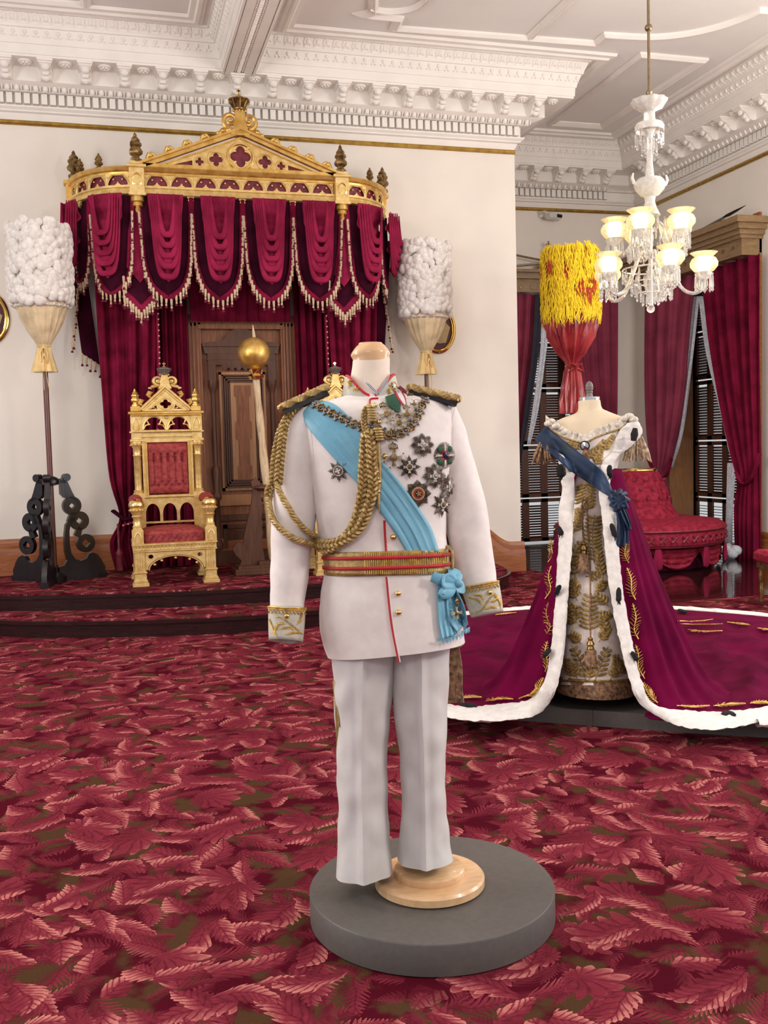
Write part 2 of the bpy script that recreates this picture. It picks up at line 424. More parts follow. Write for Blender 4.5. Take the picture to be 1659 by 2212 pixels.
M_SILKR = mat('red_satin', (.40, .038, .040), .30, 0, .3, 6, .1, 60, .3, .6, col2=(.20, .008, .016))
M_FEATH = mat('yellow_feather', (.86, .62, .012), .8, 0, .2, 30, .3, 300, .2, col2=(.62, .36, .004))
M_FEATHR = mat('red_feather', (.42, .03, .010), .8, 0, .2, 30, .3, 300)
M_KOA = wood('dark_koa_pole', (.085, .022, .020), (.15, .045, .035), .3)
M_TUSK = wood('ivory_staff', (.42, .28, .15), (.70, .54, .35), .4, (9, 9, 1.5), 4)
M_SHUT = wood('brown_shutter', (.085, .030, .018), (.13, .05, .03), .4)
M_PELM = wood('gold_brown_pelmet', (.20, .125, .06), (.32, .205, .10), .4, (3, 3, 12))
M_LACEC = mat('lace_curtain', (.72, .76, .84), .9, 0, .1, 40, .3, 120)
M_CRYSTAL = mat('crystal_glass', (.97, .96, .93), .04, 0, .01, 5, trans=.82, spec=.8)
M_FROST = mat('frosted_glass', (.93, .90, .84), .35, 0, .06, 40, trans=.35, bump=.15, bscale=60)
M_BULB = mat('lit_bulb', (1, .86, .62), .4, emit=6)
M_SHADE = mat('lit_etched_shade', (.95, .82, .56), .4, 0, .12, 50, trans=.45, emit=.05)
M_BRASS = mat('dull_brass', (.32, .24, .14), .35, .85, .1, 20)
M_CREAMT = mat('cream_tassel_silk', (.62, .47, .31), .55, 0, .1, 40)
M_BOB = mat('wine_tassel_bob', (.15, .008, .03), .7)
M_PLAST = mat('white_plastic', (.74, .72, .68), .35)
M_LENS = mat('black_lens', (.005, .005, .006), .15)
M_EMBL = mat('tan_emblem', (.42, .30, .14), .6)
M_PICBG = mat('dark_red_mat_board', (.06, .008, .016), .6)
M_GREYBIT = mat('dark_metal', (.05, .045, .05), .4, .6)
# ================================================================== the room
YW, XC, YA, XR, ZC = 9.9, 4.33, 12.2, 7.12, 5.30
ZD = .27
def quad(pts): return MB().add(pts, [tuple(range(len(pts)))])
struct(ob('floor', MB().prism([(-7, -4), (9, -4), (9, 7.35), (4.45, 7.35), (4.45, 10.05), (-7, 10.05)], -.05, 0), M_CARPET))
struct(ob('floor', MB().prism([(4.45, 7.35), (9, 7.35), (9, 13), (4.45, 13)], -.05, -.003), M_GLOSS))
struct(ob('wall_back', MB().box(-5, XC, YW, YW+.25, 0, ZC), M_WALL))
struct(ob('wall_alcove_side', MB().box(XC-.25, XC, YW+.25, YA, 0, ZC), M_WALL))
def pierced(name, a0, a1, z1, o0, o1, oz, thick, place):
    mb = MB(place); mb.prism([(a0, 0), (o0, 0), (o0, oz), (o1, oz), (o1, 0), (a1, 0), (a1, z1), (a0, z1)], 0, thick)
    return struct(ob(name, mb, M_WALL))
# local x along the wall, local y up, local z outwards
PA = Matrix(((1, 0, 0, 0), (0, 0, 1, YA), (0, 1, 0, 0), (0, 0, 0, 1)))
PR = Matrix(((0, 0, 1, XR), (1, 0, 0, 0), (0, 1, 0, 0), (0, 0, 0, 1)))
pierced('wall_alcove', XC-.25, XR+.45, ZC, 5.25, 6.5, 3.45, .45, PA)
pierced('wall_right', 3.5, YA, ZC, 9.75, 11.45, 3.42, .45, PR)
struct(ob('ceiling', MB().box(-5, XR+.4, -2, YA+.4, ZC, ZC+.1), M_CEIL))
# -------------------------------------------------- cornice: profile (distance from wall, height)
PROF = [(0, 4.54), (.012, 4.56), (.025, 4.59), (.05, 4.60), (.055, 4.612), (.08, 4.632), (.085, 4.645), (.05, 4.648), (.05, 4.755), (.115, 4.757), (.12, 4.768), (.13, 4.775), (.20, 4.792), (.235, 4.806), (.245, 4.812), (.245, 4.94), (.468, 4.945), (.470, 4.962), (.478, 4.965), (.482, 5.045), (.492, 5.05), (.496, 5.075), (.505, 5.10), (.53, 5.165), (.545, 5.17), (.547, 5.185), (.552, 5.20), (.585, 5.272), (.605, 5.275), (.607, 5.292), (.655, 5.292), (.66, 5.268), (.69, 5.262), (.70, 5.25), (.73, 5.25), (.745, 5.268), (.79, 5.272), (.80, 5.299)]
def run(name, prof, A, B, nrm, mA, mB):
    """profile swept from A to B; nrm points into the room; m = +1 inside mitre, -1 outside mitre, 0 square"""
    A, B, nrm = Vector((*A, 0)), Vector((*B, 0)), Vector((*nrm, 0)); d = (B-A).normalized(); mb = MB(); n = len(prof)
    vs = [A+d*(mA*p)+nrm*p+V(0, 0, z) for p, z in prof]+[B-d*(mB*p)+nrm*p+V(0, 0, z) for p, z in prof]
    mb.add(vs, [(i, i+1, n+i+1, n+i) if d.cross(nrm).z < 0 else (i+1, i, n+i, n+i+1) for i in range(n-1)])
    return struct(ob(name, mb, M_PLASTER, ang=25))
def modillion():
    mb = MB()   # local x along the wall, y out from it, z up; seated against the soffit at z=0
    side = [(0, 0), (.20, 0), (.205, -.02), (.19, -.035), (.165, -.045), (.13, -.06), (.10, -.085), (.085, -.115), (.06, -.135), (.025, -.14), (0, -.13)]
    mb.M = Matrix(((0, 0, 1, -.05), (1, 0, 0, 0), (0, 1, 0, 0), (0, 0, 0, 1))); mb.prism(side, 0, .10)
    mb.M = Matrix(); mb.cb((0, .108, -.006), (.135, .225, .02)); mb.cb((0, .10, -.022), (.12, .205, .014))
    mb.ball((0, .165, -.055), .034, 8, 5, sx=1.1, sy=.8); mb.ball((0, .075, -.115), .036, 8, 5, sx=1.1, sy=.9); mb.ball((0, .115, -.09), .03, 8, 4, sx=1.3)
    return mb
def rosette():
    mb = MB(); mb.lathe([(.062, 0), (.062, -.012), (.05, -.02), (.035, -.012)], 12)
    for k in range(6): mb.ball((.03*cos(k*pi/3), .03*sin(k*pi/3), -.016), .017, 6, 4)
    mb.ball((0, 0, -.022), .015, 6, 4); return mb
def dentil(): return MB().box(-.026, .026, 0, .058, -.046, .046)
def egg():
    mb = MB(); mb.ball((0, .026, -.004), .028, 6, 4, sx=.85, sy=.6, sz=1.05); mb.box(-.043, -.034, .0, .03, -.02, .028); return mb
def acanthus():
    mb = MB(); mb.prism([(-.034, -.04), (.034, -.04), (.042, 0), (.034, .04), (.0, .05), (-.034, .04), (-.042, 0)], 0, .008)
    mb.ball((0, .01, .006), .026, 6, 4, sx=.9, sy=1.4, sz=.5); mb.ball((-.022, -.012, .008), .012, 5, 3); mb.ball((.022, -.012, .008), .012, 5, 3)
    return mb
def lily():
    mb = MB(); mb.ball((0, .016, 0), .017, 6, 4, sz=.7, sx=.75, sy=1.3); mb.ball((-.018, -.016, 0), .011, 5, 3); mb.ball((.018, -.016, 0), .011, 5, 3); return mb
PIECE = {}
def orn(parent, A, d, nrm, s0, s1, kinds, full=True):
    A, d, nrm = Vector((*A, 0)), Vector((*d, 0)), Vector((*nrm, 0))
    R = Matrix((d, nrm, V(0, 0, 1))).transposed().to_4x4()
    if d.cross(nrm).z < 0: R = Matrix((-d, nrm, V(0, 0, 1))).transposed().to_4x4()
    up = lambda tilt: R @ Matrix(((1, 0, 0, 0), (0, 0, 1, 0), (0, 1, 0, 0), (0, 0, 0, 1))) if tilt is None else R @ RX(tilt)
    spec = dict(modillion=(modillion, .345, .245, 4.942, R), rosette=(rosette, .345, .36, 4.945, R), dentil=(dentil, .0765, .05, 4.702, R),
                egg=(egg, .083, .155, 4.783, R @ RX(-.5)), acanthus=(acanthus, .094, .566, 5.232, R @ Matrix(((1, 0, 0, 0), (0, .42, .9, 0), (0, .9, -.42, 0), (0, 0, 0, 1)))),
                lily=(lily, .094, .517, 5.12, R @ Matrix(((1, 0, 0, 0), (0, .35, .94, 0), (0, .94, -.35, 0), (0, 0, 0, 1)))))
    for k in kinds:
        fn, sp, p, z, Rm = spec[k]; off = .5 if k in ('rosette',) else 0
        if k not in PIECE: PIECE[k] = fn()
        first = None; i = math.ceil((s0-(1.33 if abs(d.x) > .5 else 0))/sp)-1
        while True:
            s = (i+off)*sp+(1.33 if abs(d.x) > .5 else 0); i += 1
            if s < s0: continue
            if s > s1: break
            M = Matrix.Translation(V(d.x*s if d.x else A.x, d.y*s if d.y else A.y, 0)+nrm*p+V(0, 0, z)) @ Rm
            if first is None: first = o = ob(k, PIECE[k], M_PLASTER, parent)
            else: o = inst(first, parent)
            o.matrix_local = M
ALLK = ('modillion', 'rosette', 'dentil', 'egg', 'acanthus', 'lily')
LOW = [q for q in PROF if q[1] < 4.944]+[(.468, 4.945)]
UPR = [q for q in PROF if q[1] >= 4.945]
BL, BR = 1.18, 1.49                               # beam edges
t1 = run('trim_1', LOW, (-4, YW), (XC, YW), (0, -1), 0, -1)
orn(t1, (0, YW), (1, 0), (0, -1), -2.9, XC+.02, ('dentil',)); orn(t1, (0, YW), (1, 0), (0, -1), -2.9, XC+.1, ('egg',))
orn(t1, (0, YW), (1, 0), (0, -1), -2.9, XC+.2, ('modillion',)); orn(t1, (0, YW), (1, 0), (0, -1), -2.9, XC+.42, ('rosette',))
SH = [(p-.468, z) for p, z in UPR]
YB = YW-.468                                      # upper cornice line
t2 = run('trim_2', SH, (-4, YB), (BL, YB), (0, -1), 0, 1); orn(t2, (0, YW), (1, 0), (0, -1), -2.9, BL-.06, ('acanthus', 'lily'))
t3 = run('trim_3', SH, (BR, YB), (XC+.468, YB), (0, -1), 1, -1); orn(t3, (0, YW), (1, 0), (0, -1), BR+.06, XC+.5, ('acanthus', 'lily'))
t4 = run('trim_4', SH, (BL, 3), (BL, YB), (-1, 0), 0, 1); orn(t4, (BL+.468, 0), (0, 1), (-1, 0), 6.6, YB-.1, ('acanthus', 'lily'))
t5 = run('trim_5', SH, (BR, 3), (BR, YB), (1, 0), 0, 1); orn(t5, (BR-.468, 0), (0, 1), (1, 0), 6.6, YB-.1, ('acanthus', 'lily'))
run('trim_6', PROF, (XC, YW), (XC, YA), (1, 0), -1, 1)
t7 = run('trim_7', PROF, (XC, YA), (XR, YA), (0, -1), 1, 1); orn(t7, (0, YA), (1, 0), (0, -1), XC+.5, XR-.5, ALLK)
t8 = run('trim_8', PROF, (XR, 4), (XR, YA), (-1, 0), 0, 1); orn(t8, (XR, 0), (0, 1), (-1, 0), 7.2, YA-.55, ALLK)
# ceiling beam underside with its beaded channel
bm_ = MB(); bm_.box(BL, BL+.02, 3, YB+.1, 4.935, ZC); bm_.box(BR-.02, BR, 3, YB+.1, 4.935, ZC); bm_.box(BL+.03, BL+.105, 3, YB+.1, 4.94, 5.1); bm_.box(BR-.105, BR-.03, 3, YB+.1, 4.94, 5.1); bm_.box(BL, BR, 3, YB+.1, 4.955, 5.2)
beam = struct(ob('ceiling_beam', bm_, M_PLASTER))
bd = MB()
for i in range(90): bd.ball((1.335, YB-.02-i*.04, 4.95), .019, 6, 4); 
for i in range(90):
    for s in (-1, 1): bd.ball((1.335+s*.034, YB-.02-i*.04, 4.953), .011, 5, 3)
ob('bead_moulding', bd, M_PLASTER, beam, kind='stuff')
# picture rail
for nm, A, B, nr in (('trim_9', (-4, YW), (XC, YW), (0, -1)), ('trim_10', (XC, YA), (XR, YA), (0, -1)), ('trim_11', (XR, 4), (XR, YA), (-1, 0))):
    o = run(nm, [(0, 4.485), (.018, 4.488), (.026, 4.502), (.026, 4.515), (.018, 4.528), (0, 4.532)], A, B, nr, 0, 0); o.data.materials[0] = M_GILT
# raised mouldings on the ceiling panels
def strip(name, pts, closed=False, w=.045):
    P = [Vector((x, y, 0)) for x, y in pts]; m = len(P); mb = MB()
    prof = [(-w, 0), (-w, -.02), (-.4*w, -.045), (.1*w, -.03), (.3*w, -.035), (w, -.012), (w, 0)]; n = len(prof); vs = []
    for i, p in enumerate(P):
        t0 = (p-P[i-1]).normalized() if (i or closed) else None; t1 = (P[(i+1) % m]-p).normalized() if (i < m-1 or closed) else None
        t0 = t0 or t1; t1 = t1 or t0; t = (t0+t1).normalized(); nn = V(-t.y, t.x, 0); k = 1/max(.4, t.dot(t0))
        vs += [p+nn*(a*k)+V(0, 0, ZC+h) for a, h in prof]
    mb.add(vs, [(i*n+j, i*n+j+1, ((i+1) % m)*n+j+1, ((i+1) % m)*n+j) for i in range(m if closed else m-1) for j in range(n-1)])
    return struct(ob(name, mb, M_PLASTER, ang=20))
strip('trim_12', [(5.38, 9.06), (6.08, 9.06), (6.05, 11.15), (5.4, 11.15)], True)
arc = lambda cx, cy, r, a0, a1, n=10: [(cx+r*cos(radians(lerp(a0, a1, i/n))), cy+r*sin(radians(lerp(a0, a1, i/n)))) for i in range(n+1)]
strip('trim_13', [(2.2, 7.0), (2.2, 8.25), (2.34, 8.25)]+arc(2.30, 8.62, .16, 20, 60, 3)+[(2.46, 8.78), (2.72, 8.78), (2.74, 8.98), (4.78, 8.90), (4.78, 8.70), (5.05, 8.68)]+arc(5.0, 7.75, .93, 80, 10)+[(6.0, 7.9), (6.0, 6.6)])
strip('trim_14', [(4.08, 8.90), (4.12, 6.8)])
strip('trim_15', [(-2.5, 9.1), (-.02, 9.1), (-.02, 7.2)])
strip('trim_16', arc(2.55, 8.35, .30, 120, -60, 12), w=.03)
# -------------------------------------------------- baseboards
def zoff(x): t = min(1, max(0, (x-3.72)/.5)); t = t*t*(3-2*t); return .29*(1-t)
def baseboard(name, prof, pts, nrm):
    n = len(prof); vs = []; nrm = Vector((*nrm, 0)); mb = MB()
    for x, y, z in pts: vs += [V(x, y, 0)+nrm*p+V(0, 0, (q+z) if q > 0 else 0) for p, q in prof]
    vs += [V(*pts[-1][:2], 0)+V(0, 0, q+pts[-1][2]) for p, q in prof]
    m = len(pts)
    mb.add(vs, [(i*n+j, (i+1)*n+j, (i+1)*n+j+1, i*n+j+1) for i in range(m) for j in range(n-1)])
    return struct(ob(name, mb, M_OAK, ang=25))
BB = [(.06, 0), (.06, .16), (.052, .165), (.05, .20), (.045, .235), (.03, .24), (.034, .285), (.03, .30), (.02, .32), (0, .325)]
baseboard('baseboard_back', BB, [(x, YW, zoff(x)) for x in [-4, 0, 2, 3.5]+[3.72+i*.03 for i in range(18)]+[XC+.03]], (0, -1))
baseboard('baseboard_right', BB, [(XR, 9.62, 0), (XR, 4, 0)], (-1, 0))
# -------------------------------------------------- dais
lo = cat([(-2.3, 9.88), (-1.75, 8.75), (-.87, 8.06), (-.5, 7.84), (-.08, 7.67), (.49, 7.51), (1.14, 7.44), (1.95, 7.52), (2.8, 7.88), (3.47, 8.5), (3.82, 9.0), (3.95, 9.88)], 70)
hi = cat([(-1.7, 9.88), (-1.35, 8.95), (-.9, 8.5), (-.32, 8.26), (.54, 8.05), (1.26, 7.99), (2.0, 8.08), (2.75, 8.45), (3.2, 9.0), (3.4, 9.88)], 70)
def shrink(pts, d):
    out = []
    for i, p in enumerate(pts):
        t = (pts[min(i+1, len(pts)-1)]-pts[max(i-1, 0)]).normalized(); out.append((p.x-t.y*d, p.y+t.x*d))
    return out
dais = thing('dais', 'curved two-step dais with red leaf carpet and dark wooden risers', 'platform', (1.3, 9.0, 0))
for e, z0, z1 in ((lo, 0, .135), (hi, .135, .27)):
    e2 = [Vector((p[0], p[1])) for p in e]
    ob('riser', MB().prism(shrink(e2, .02), z0, z1-.035), M_RISER, dais, True)
    nz = MB().prism([(p.x, p.y) for p in e2], z1-.035, z1-.008); ob('nosing', nz, M_RISER, dais, True)
    ob('tread_carpet', MB().prism(shrink(e2, .035), z1-.008, z1), M_CARPET, dais, True)
# -------------------------------------------------- door behind the thrones
DX = 1.32
def boxes(*bs):
    mb = MB()
    for b in bs: mb.box(*b)
    return mb
door = struct(ob('door_1', boxes((.92, 1.715, 9.865, 9.90, ZD, 2.63)), M_DOOR))
cs = MB()
for s in (-1, 1):
    x = DX+s*.48
    cs.box(x-.085, x+.085, 9.80, 9.90, ZD, 2.66)
    for k in (-.055, -.025, .01, .05): cs.box(x+k-.009, x+k+.009, 9.785, 9.80, ZD, 2.66)
cs.box(.76, 1.88, 9.80, 9.90, 2.63, 2.74); cs.box(.9, 1.74, 9.78, 9.80, 2.60, 2.64)
ob('casing', cs, M_DOOR, door)
# carved aedicule on the door: pediment, entablature, columns, panel
pd = MB(XZ @ T(0, 0, 0)); pd.M = T(0, 9.865, 0) @ XZ
pd.prism([(.935, 2.43), (1.70, 2.43), (1.70, 2.46), (1.62, 2.475), (1.55, 2.475)]+arc(1.32, 2.42, .19, 25, 155, 10)+[(1.09, 2.475), (1.02, 2.475), (.935, 2.46)], 0, .07)
pd.prism([(.96, 2.36), (1.68, 2.36), (1.70, 2.43), (.94, 2.43)], 0, .05)
ob('pediment', pd, M_DOORD, door)
ob('frieze', boxes((.985, 1.655, 9.82, 9.865, 2.25, 2.36), (.975, 1.665, 9.815, 9.865, 2.30, 2.31), (.985, 1.06, 9.82, 9.865, 2.10, 2.25), (1.58, 1.655, 9.82, 9.865, 2.10, 2.25)), M_DOORD, door)
for x in (1.025, 1.615):
    ob('colonnette', MB(T(x, 9.83, 0)).lathe([(.045, .42), (.045, .48), (.03, .5), (.028, .9), (.05, .93), (.05, .96), (.026, 1.0), (.04, 1.22), (.022, 1.26), (.022, 1.95), (.03, 2.0), (.045, 2.04), (.048, 2.08), (.05, 2.10)], 12), M_DOORD, door)
ob('panel_frame', boxes((1.09, 1.115, 9.835, 9.865, 1.0, 2.18), (1.525, 1.55, 9.835, 9.865, 1.0, 2.18), (1.09, 1.55, 9.835, 9.865, 2.155, 2.18), (1.09, 1.55, 9.835, 9.865, 1.0, 1.03)), M_DOORL, door)
pf = MB()
for k, (d, y) in enumerate(((0, .05), (.022, .04), (.044, .03), (.066, .02))):
    a, b_, z0, z1 = 1.115+d, 1.525-d, 1.03+d, 2.155-d
    for q in ((a, a+.014, z0, z1), (b_-.014, b_, z0, z1), (a, b_, z1-.014, z1), (a, b_, z0, z0+.014)): pf.box(q[0], q[1], 9.865-y, 9.865, q[2], q[3])
ob('panel_moulding', pf, M_DOORD, door)
ob('panel_field', boxes((1.20, 1.44, 9.85, 9.866, 1.10, 2.08)), M_DOORL, door)
ip = [(1.25, 1.12), (1.39, 1.12), (1.39, 1.24), (1.375, 1.25), (1.375, 1.50), (1.40, 1.52), (1.40, 1.68), (1.38, 1.70), (1.38, 1.93), (1.40, 1.95), (1.40, 2.05), (1.24, 2.05), (1.24, 1.95), (1.26, 1.93), (1.26, 1.70), (1.24, 1.68), (1.24, 1.52), (1.265, 1.50), (1.265, 1.25), (1.25, 1.24)]
pp = MB(T(0, 9.85, 0) @ XZ); pp.prism(ip, 0, .012); ob('inlaid_panel', pp, M_DOOR, door)
zz = MB(T(0, 9.835, 0) @ XZ); zz.prism([(1.12, 2.25), (1.52, 2.25)]+[(1.52-i*.0333, 2.19 if i % 2 else 2.225) for i in range(13)], 0, .02); ob('zigzag_trim', zz, M_DOORD, door)
ob('lock_rail', boxes((1.02, 1.62, 9.84, 9.866, .85, .96)), M_DOORL, door)
ob('door_knob', MB(T(1.47, 9.80, .9)).ball((0, 0, 0), .022), M_DOORD, door)
ob('lower_panel', boxes((1.0, 1.64, 9.83, 9.866, .70, .76), (1.08, 1.56, 9.835, 9.866, .62, .66), (1.08, 1.12, 9.835, 9.866, .42, .66), (1.52, 1.56, 9.835, 9.866, .42, .66), (1.12, 1.52, 9.85, 9.866, .5, .6), (.93, 1.71, 9.83, 9.866, ZD, .40)), M_DOORD, door)
# -------------------------------------------------- windows with louvred shutters
def shutters(name, place, x0, x1, zt, cols, tiers, tilts):
    w = struct(ob(name, MB(place).prism([(x0-.02, 0), (x0+.05, 0), (x0+.05, zt-.05), (x1-.05, zt-.05), (x1-.05, 0), (x1+.02, 0), (x1+.02, zt+.02), (x0-.02, zt+.02)], .36, .44), M_SHUT))
    cw = (x1-x0-.1)/cols; ti = 0
    for c in range(cols):
        a, b_ = x0+.05+c*cw, x0+.05+(c+1)*cw
        for (z0, z1) in tiers:
            fr = MB(place); 
            for q in ((a, a+.05, z0, z1), (b_-.05, b_, z0, z1), (a, b_, z0, z0+.05), (a, b_, z1-.05, z1)): fr.box(q[0], q[1], q[2], q[3], .39, .42)
            p = ob('shutter_leaf', fr, M_SHUT, w)
            sl = MB(); n = int((z1-z0-.1)/.036); tl = tilts[ti % len(tilts)]; ti += 1
            for i in range(n):
                z = z0+.062+i*.036; sl.M = place @ T((a+b_)/2, z, .405) @ RX(tl)
                sl.box(-cw/2+.052, cw/2-.052, -.0035, .0035, -.019, .019)
            ob('louvre_slats', sl, M_SHUT, p, kind='stuff')
    return w
TI = ((.02, .62), (.64, 1.36), (1.38, 2.15), (2.17, 2.78), (2.8, 3.4))
shutters('window_1', PA, 5.25, 6.5, 3.45, 4, TI, (.7, .8, .3, .7, .4, .65, .75, .8, .2, .7, .3, .75, .8, .7, .7, .7, .8, .3))
shutters('window_2', PR, 9.75, 11.45, 3.42, 5, TI, (.2, .7, .65, .7, .7, .2, .7, .7, .7, .7, .2, .7, .7, .7, .7))
# wooden reveals of the deep right window
rv = MB(PR); rv.box(11.40, 11.46, 0, 3.42, 0, .40); rv.box(9.74, 9.80, 0, 3.42, 0, .40); rv.box(9.74, 11.46, 3.38, 3.43, 0, .4)
for z in (.3, 1.05, 1.7, 2.4): rv.box(11.39, 11.40, z, z+.05, .1, .22)
struct(ob('trim_17', rv, M_DOORL))
cs2 = MB(PR); cs2.box(9.50, 9.62, 0, 3.9, -.03, 0); struct(ob('trim_18', cs2, M_OAK))
# ================================================================== canopy over the thrones
def drape(lp, rp, nf, amp, nrm, nu=60, nv=24, ph=0, sharp=1, taper=None):
    """a hanging cloth between two edge curves, with nf folds along nrm"""
    L, R = cat(lp, nv), cat(rp, nv); nrm = Vector(nrm)
    def fn(u, v):
        j = min(int(round(v*(nv-1))), nv-1); p = L[j].lerp(R[j], u)
        s = sin(2*pi*nf*u+ph+.6*sin(3*v+u*7)); s = (abs(s)**sharp)*(1 if s > 0 else -1)
        a = amp*(taper(v) if taper else 1)
        return p+nrm*(a*(s+.35*sin(2*pi*nf*2.3*u+1.3+ph)))
    return MB().grid(nu, nv, fn)
CX, CYF, ZB, ZT = 1.29, 9.2, 3.70, 3.94
canopy = thing('throne_canopy', 'gilded gothic canopy with red velvet swags above the two thrones', 'canopy', (CX, 9.9, 3.7))
def cpath(n=16, d=0):
    """plan of the canopy front: wall, quarter curve, straight front, quarter curve, wall (d = offset outwards)"""
    a = .94; out = []
    for i in range(n+1):
        t = pi/2*i/n; out.append((CX-a-(.56+d)*cos(t), 9.88-(.68+d)*sin(t)))
    for i in range(n+1):
        t = pi/2*(1-i/n); out.append((CX+a+(.56+d)*cos(t), 9.88-(.68+d)*sin(t)))
    return out
def sweep(prof, n=16):
    """profile (outward, z) swept along the canopy front"""
    rows = [[V(x, y, z) for x, y in cpath(n, d)] for d, z in prof]; m = len(rows[0])
    return MB().add([p for r in rows for p in r], [(j*m+i, j*m+i+1, (j+1)*m+i+1, (j+1)*m+i) for j in range(len(rows)-1) for i in range(m-1)])
ob('lower_moulding', sweep([(-.05, 3.705), (.02, 3.705), (.045, 3.715), (.035, 3.74), (.03, 3.765), (.045, 3.772), (.045, 3.785), (0, 3.79)]), M_GOLDP, canopy, True)
ob('upper_moulding', sweep([(0, 3.89), (.02, 3.895), (.025, 3.912), (.05, 3.92), (.065, 3.945), (.06, 3.955), (-.1, 3.955)]), M_GOLD, canopy, True)
ob('frieze_backing', sweep([(-.012, 3.77), (-.012, 3.90)]), M_MAROON, canopy, True)
roof = MB().prism(cpath(16, 0), 3.93, 3.945); ob('canopy_top', roof, M_DKGOLD, canopy, True)
def plan(s):
    """point and outward normal on the front at distance s from the middle"""
    if abs(s) <= .94: return V(CX+s, 9.2, 0), V(0, -1, 0)
    k = 1 if s > 0 else -1; t = pi/2-(abs(s)-.94)/.62
    return V(CX+k*(.94+.56*cos(t)), 9.88-.68*sin(t), 0), V(k*cos(t)*.68, -sin(t)*.56, 0).normalized()
def trefoil(cx, cy, r, n=5):
    return [(cx+r*cos(a), cy+r*sin(a)) for a in [2*pi*i/n for i in range(n)]]
def archcell(w, h):
    """tracery tile: spandrel with a cusped arch cut out"""
    o = [(-w/2, 0), (w/2, 0), (w/2, h), (-w/2, h)]; r = w*.42
    hole = [(-r, .012)]+[(-r*cos(t)*(1-.14*max(0, sin(3*t+pi))), .012+h*.86*sin(t)*(1-.10*abs(sin(3*t)))) for t in [pi*i/18 for i in range(1, 18)]]+[(r, .012), (r*.35, .012), (0, h*.30), (-r*.35, .012)]
    mb = MB(); mb.prism(o, 0, .012, [hole[::-1]])
    rim = [(-r*1.12*cos(t), .01+h*.93*sin(t), .012) for t in [pi*i/12 for i in range(13)]]; mb.tube(rim, .0065, 5)
    for t in (.9, pi-.9): mb.ball((-r*.72*cos(t), .012+h*.58*sin(t), .008), .010, 6, 4)
    mb.ball((0, h*.30, .008), .010, 6, 4); mb.ball((-w/2+.012, h*.72, .010), .011, 6, 4); mb.ball((w/2-.012, h*.72, .010), .011, 6, 4)
    return mb
tr = []
for i in range(8): tr.append((-.94+.07+(i+.5)*(1.74/8)))
for k in (-1, 1):
    for i in range(4): tr.append(k*(1.01+(i+.5)*.215))
mats = []
for s in tr:
    p, n = plan(s); mats.append(frame(p-Vector(canopy.location)+V(0, 0, 3.787), n))
ac = pieces('tracery_arch', archcell(.216, .112), M_GOLDP, canopy, mats)
drops = []
for i in range(9): drops.append(-.94+i*.235)
for k in (-1, 1): drops += [k*1.25, k*1.55]
dr = MB(); dr.prism([(-.03, 0), (.03, 0), (.03, -.012), (.018, -.018), (.026, -.034), (.012, -.045), (0, -.062), (-.012, -.045), (-.026, -.034), (-.018, -.018), (-.03, -.012)], 0, .018)
pieces('gilt_drop', dr, M_GOLDP, canopy, [frame(plan(s)[0]+plan(s)[1]*.03-Vector(canopy.location)+V(0, 0, 3.706), plan(s)[1]) for s in drops if abs(abs(s)-.94) > .02])
def finial(s=1):
    return [(.03*s, 0), (.05*s, .0), (.05*s, .03*s), (.032*s, .04*s), (.03*s, .055*s), (.055*s, .075*s), (.06*s, .10*s), (.045*s, .125*s), (.04*s, .135*s), (.052*s, .15*s), (.05*s, .17*s), (.035*s, .185*s), (.04*s, .195*s), (.03*s, .21*s), (.014*s, .23*s), (.016*s, .24*s), (.004*s, .262*s)]
for s in (-.94, .94):
    p, n = plan(s); x, y = p.x, p.y-.035
    pl = MB(); pl.cb((x, y, 3.83), (.13, .10, .26), .006); pl.cb((x, y, 3.95), (.17, .14, .03), .006); pl.cb((x, y, 3.705), (.15, .12, .025)); pl.cb((x, y, 3.975), (.11, .09, .04))
    pil = ob('corner_pillar', pl, M_GOLDP, canopy, True)
    pn = MB(T(x, y-.05, 3.79) @ XZ); pn.tube([(-.035, 0, 0), (-.035, .06, 0), (-.02, .085, 0), (0, .095, 0), (.02, .085, 0), (.035, .06, 0), (.035, 0, 0)], .008, 5, True); ob('niche', pn, M_GOLDB, pil, True)
    fb = MB(T(x, y, 3.99)).lathe(finial(1.0), 10, wob=lambda a, z: 1+.10*cos(5*a)); ob('finial', fb, M_DKGOLD, pil, True)
    dp = MB(T(x, y, 3.695)).lathe([(.0, -.15), (.02, -.145), (.03, -.12), (.022, -.10), (.05, -.09), (.045, -.06), (.06, -.05), (.06, -.02), (.055, 0)], 10); ob('pendant', dp, M_GOLD, pil, True)
for s, sc_ in ((-1.55, .75), (-1.68, .95), (1.55, .75), (1.68, .95), (-1.3, .6), (1.3, .6)):
    p, n = plan(s); ob('finial', MB(T(p.x+n.x*.02, p.y+n.y*.02, 3.95)).lathe(finial(sc_ if abs(s) > 1.6 else .55), 8, wob=lambda a, z: 1+.15*cos(4*a)), M_DKGOLD, canopy, True)
for k in (-1, 1):                                   # small end pilasters against the wall
    x = CX+k*1.52; pl = MB(); pl.cb((x, 9.84, 3.80), (.09, .09, .30), .005); pl.cb((x, 9.83, 3.955), (.13, .12, .03)); pl.cb((x, 9.83, 3.66), (.12, .11, .03)); pl.lathe([(0, 3.50), (.025, 3.52), (.02, 3.56), (.05, 3.58), (.05, 3.64)], 8, (x, 9.83, 0))
    ob('end_pilaster', pl, M_GOLD, canopy, True)
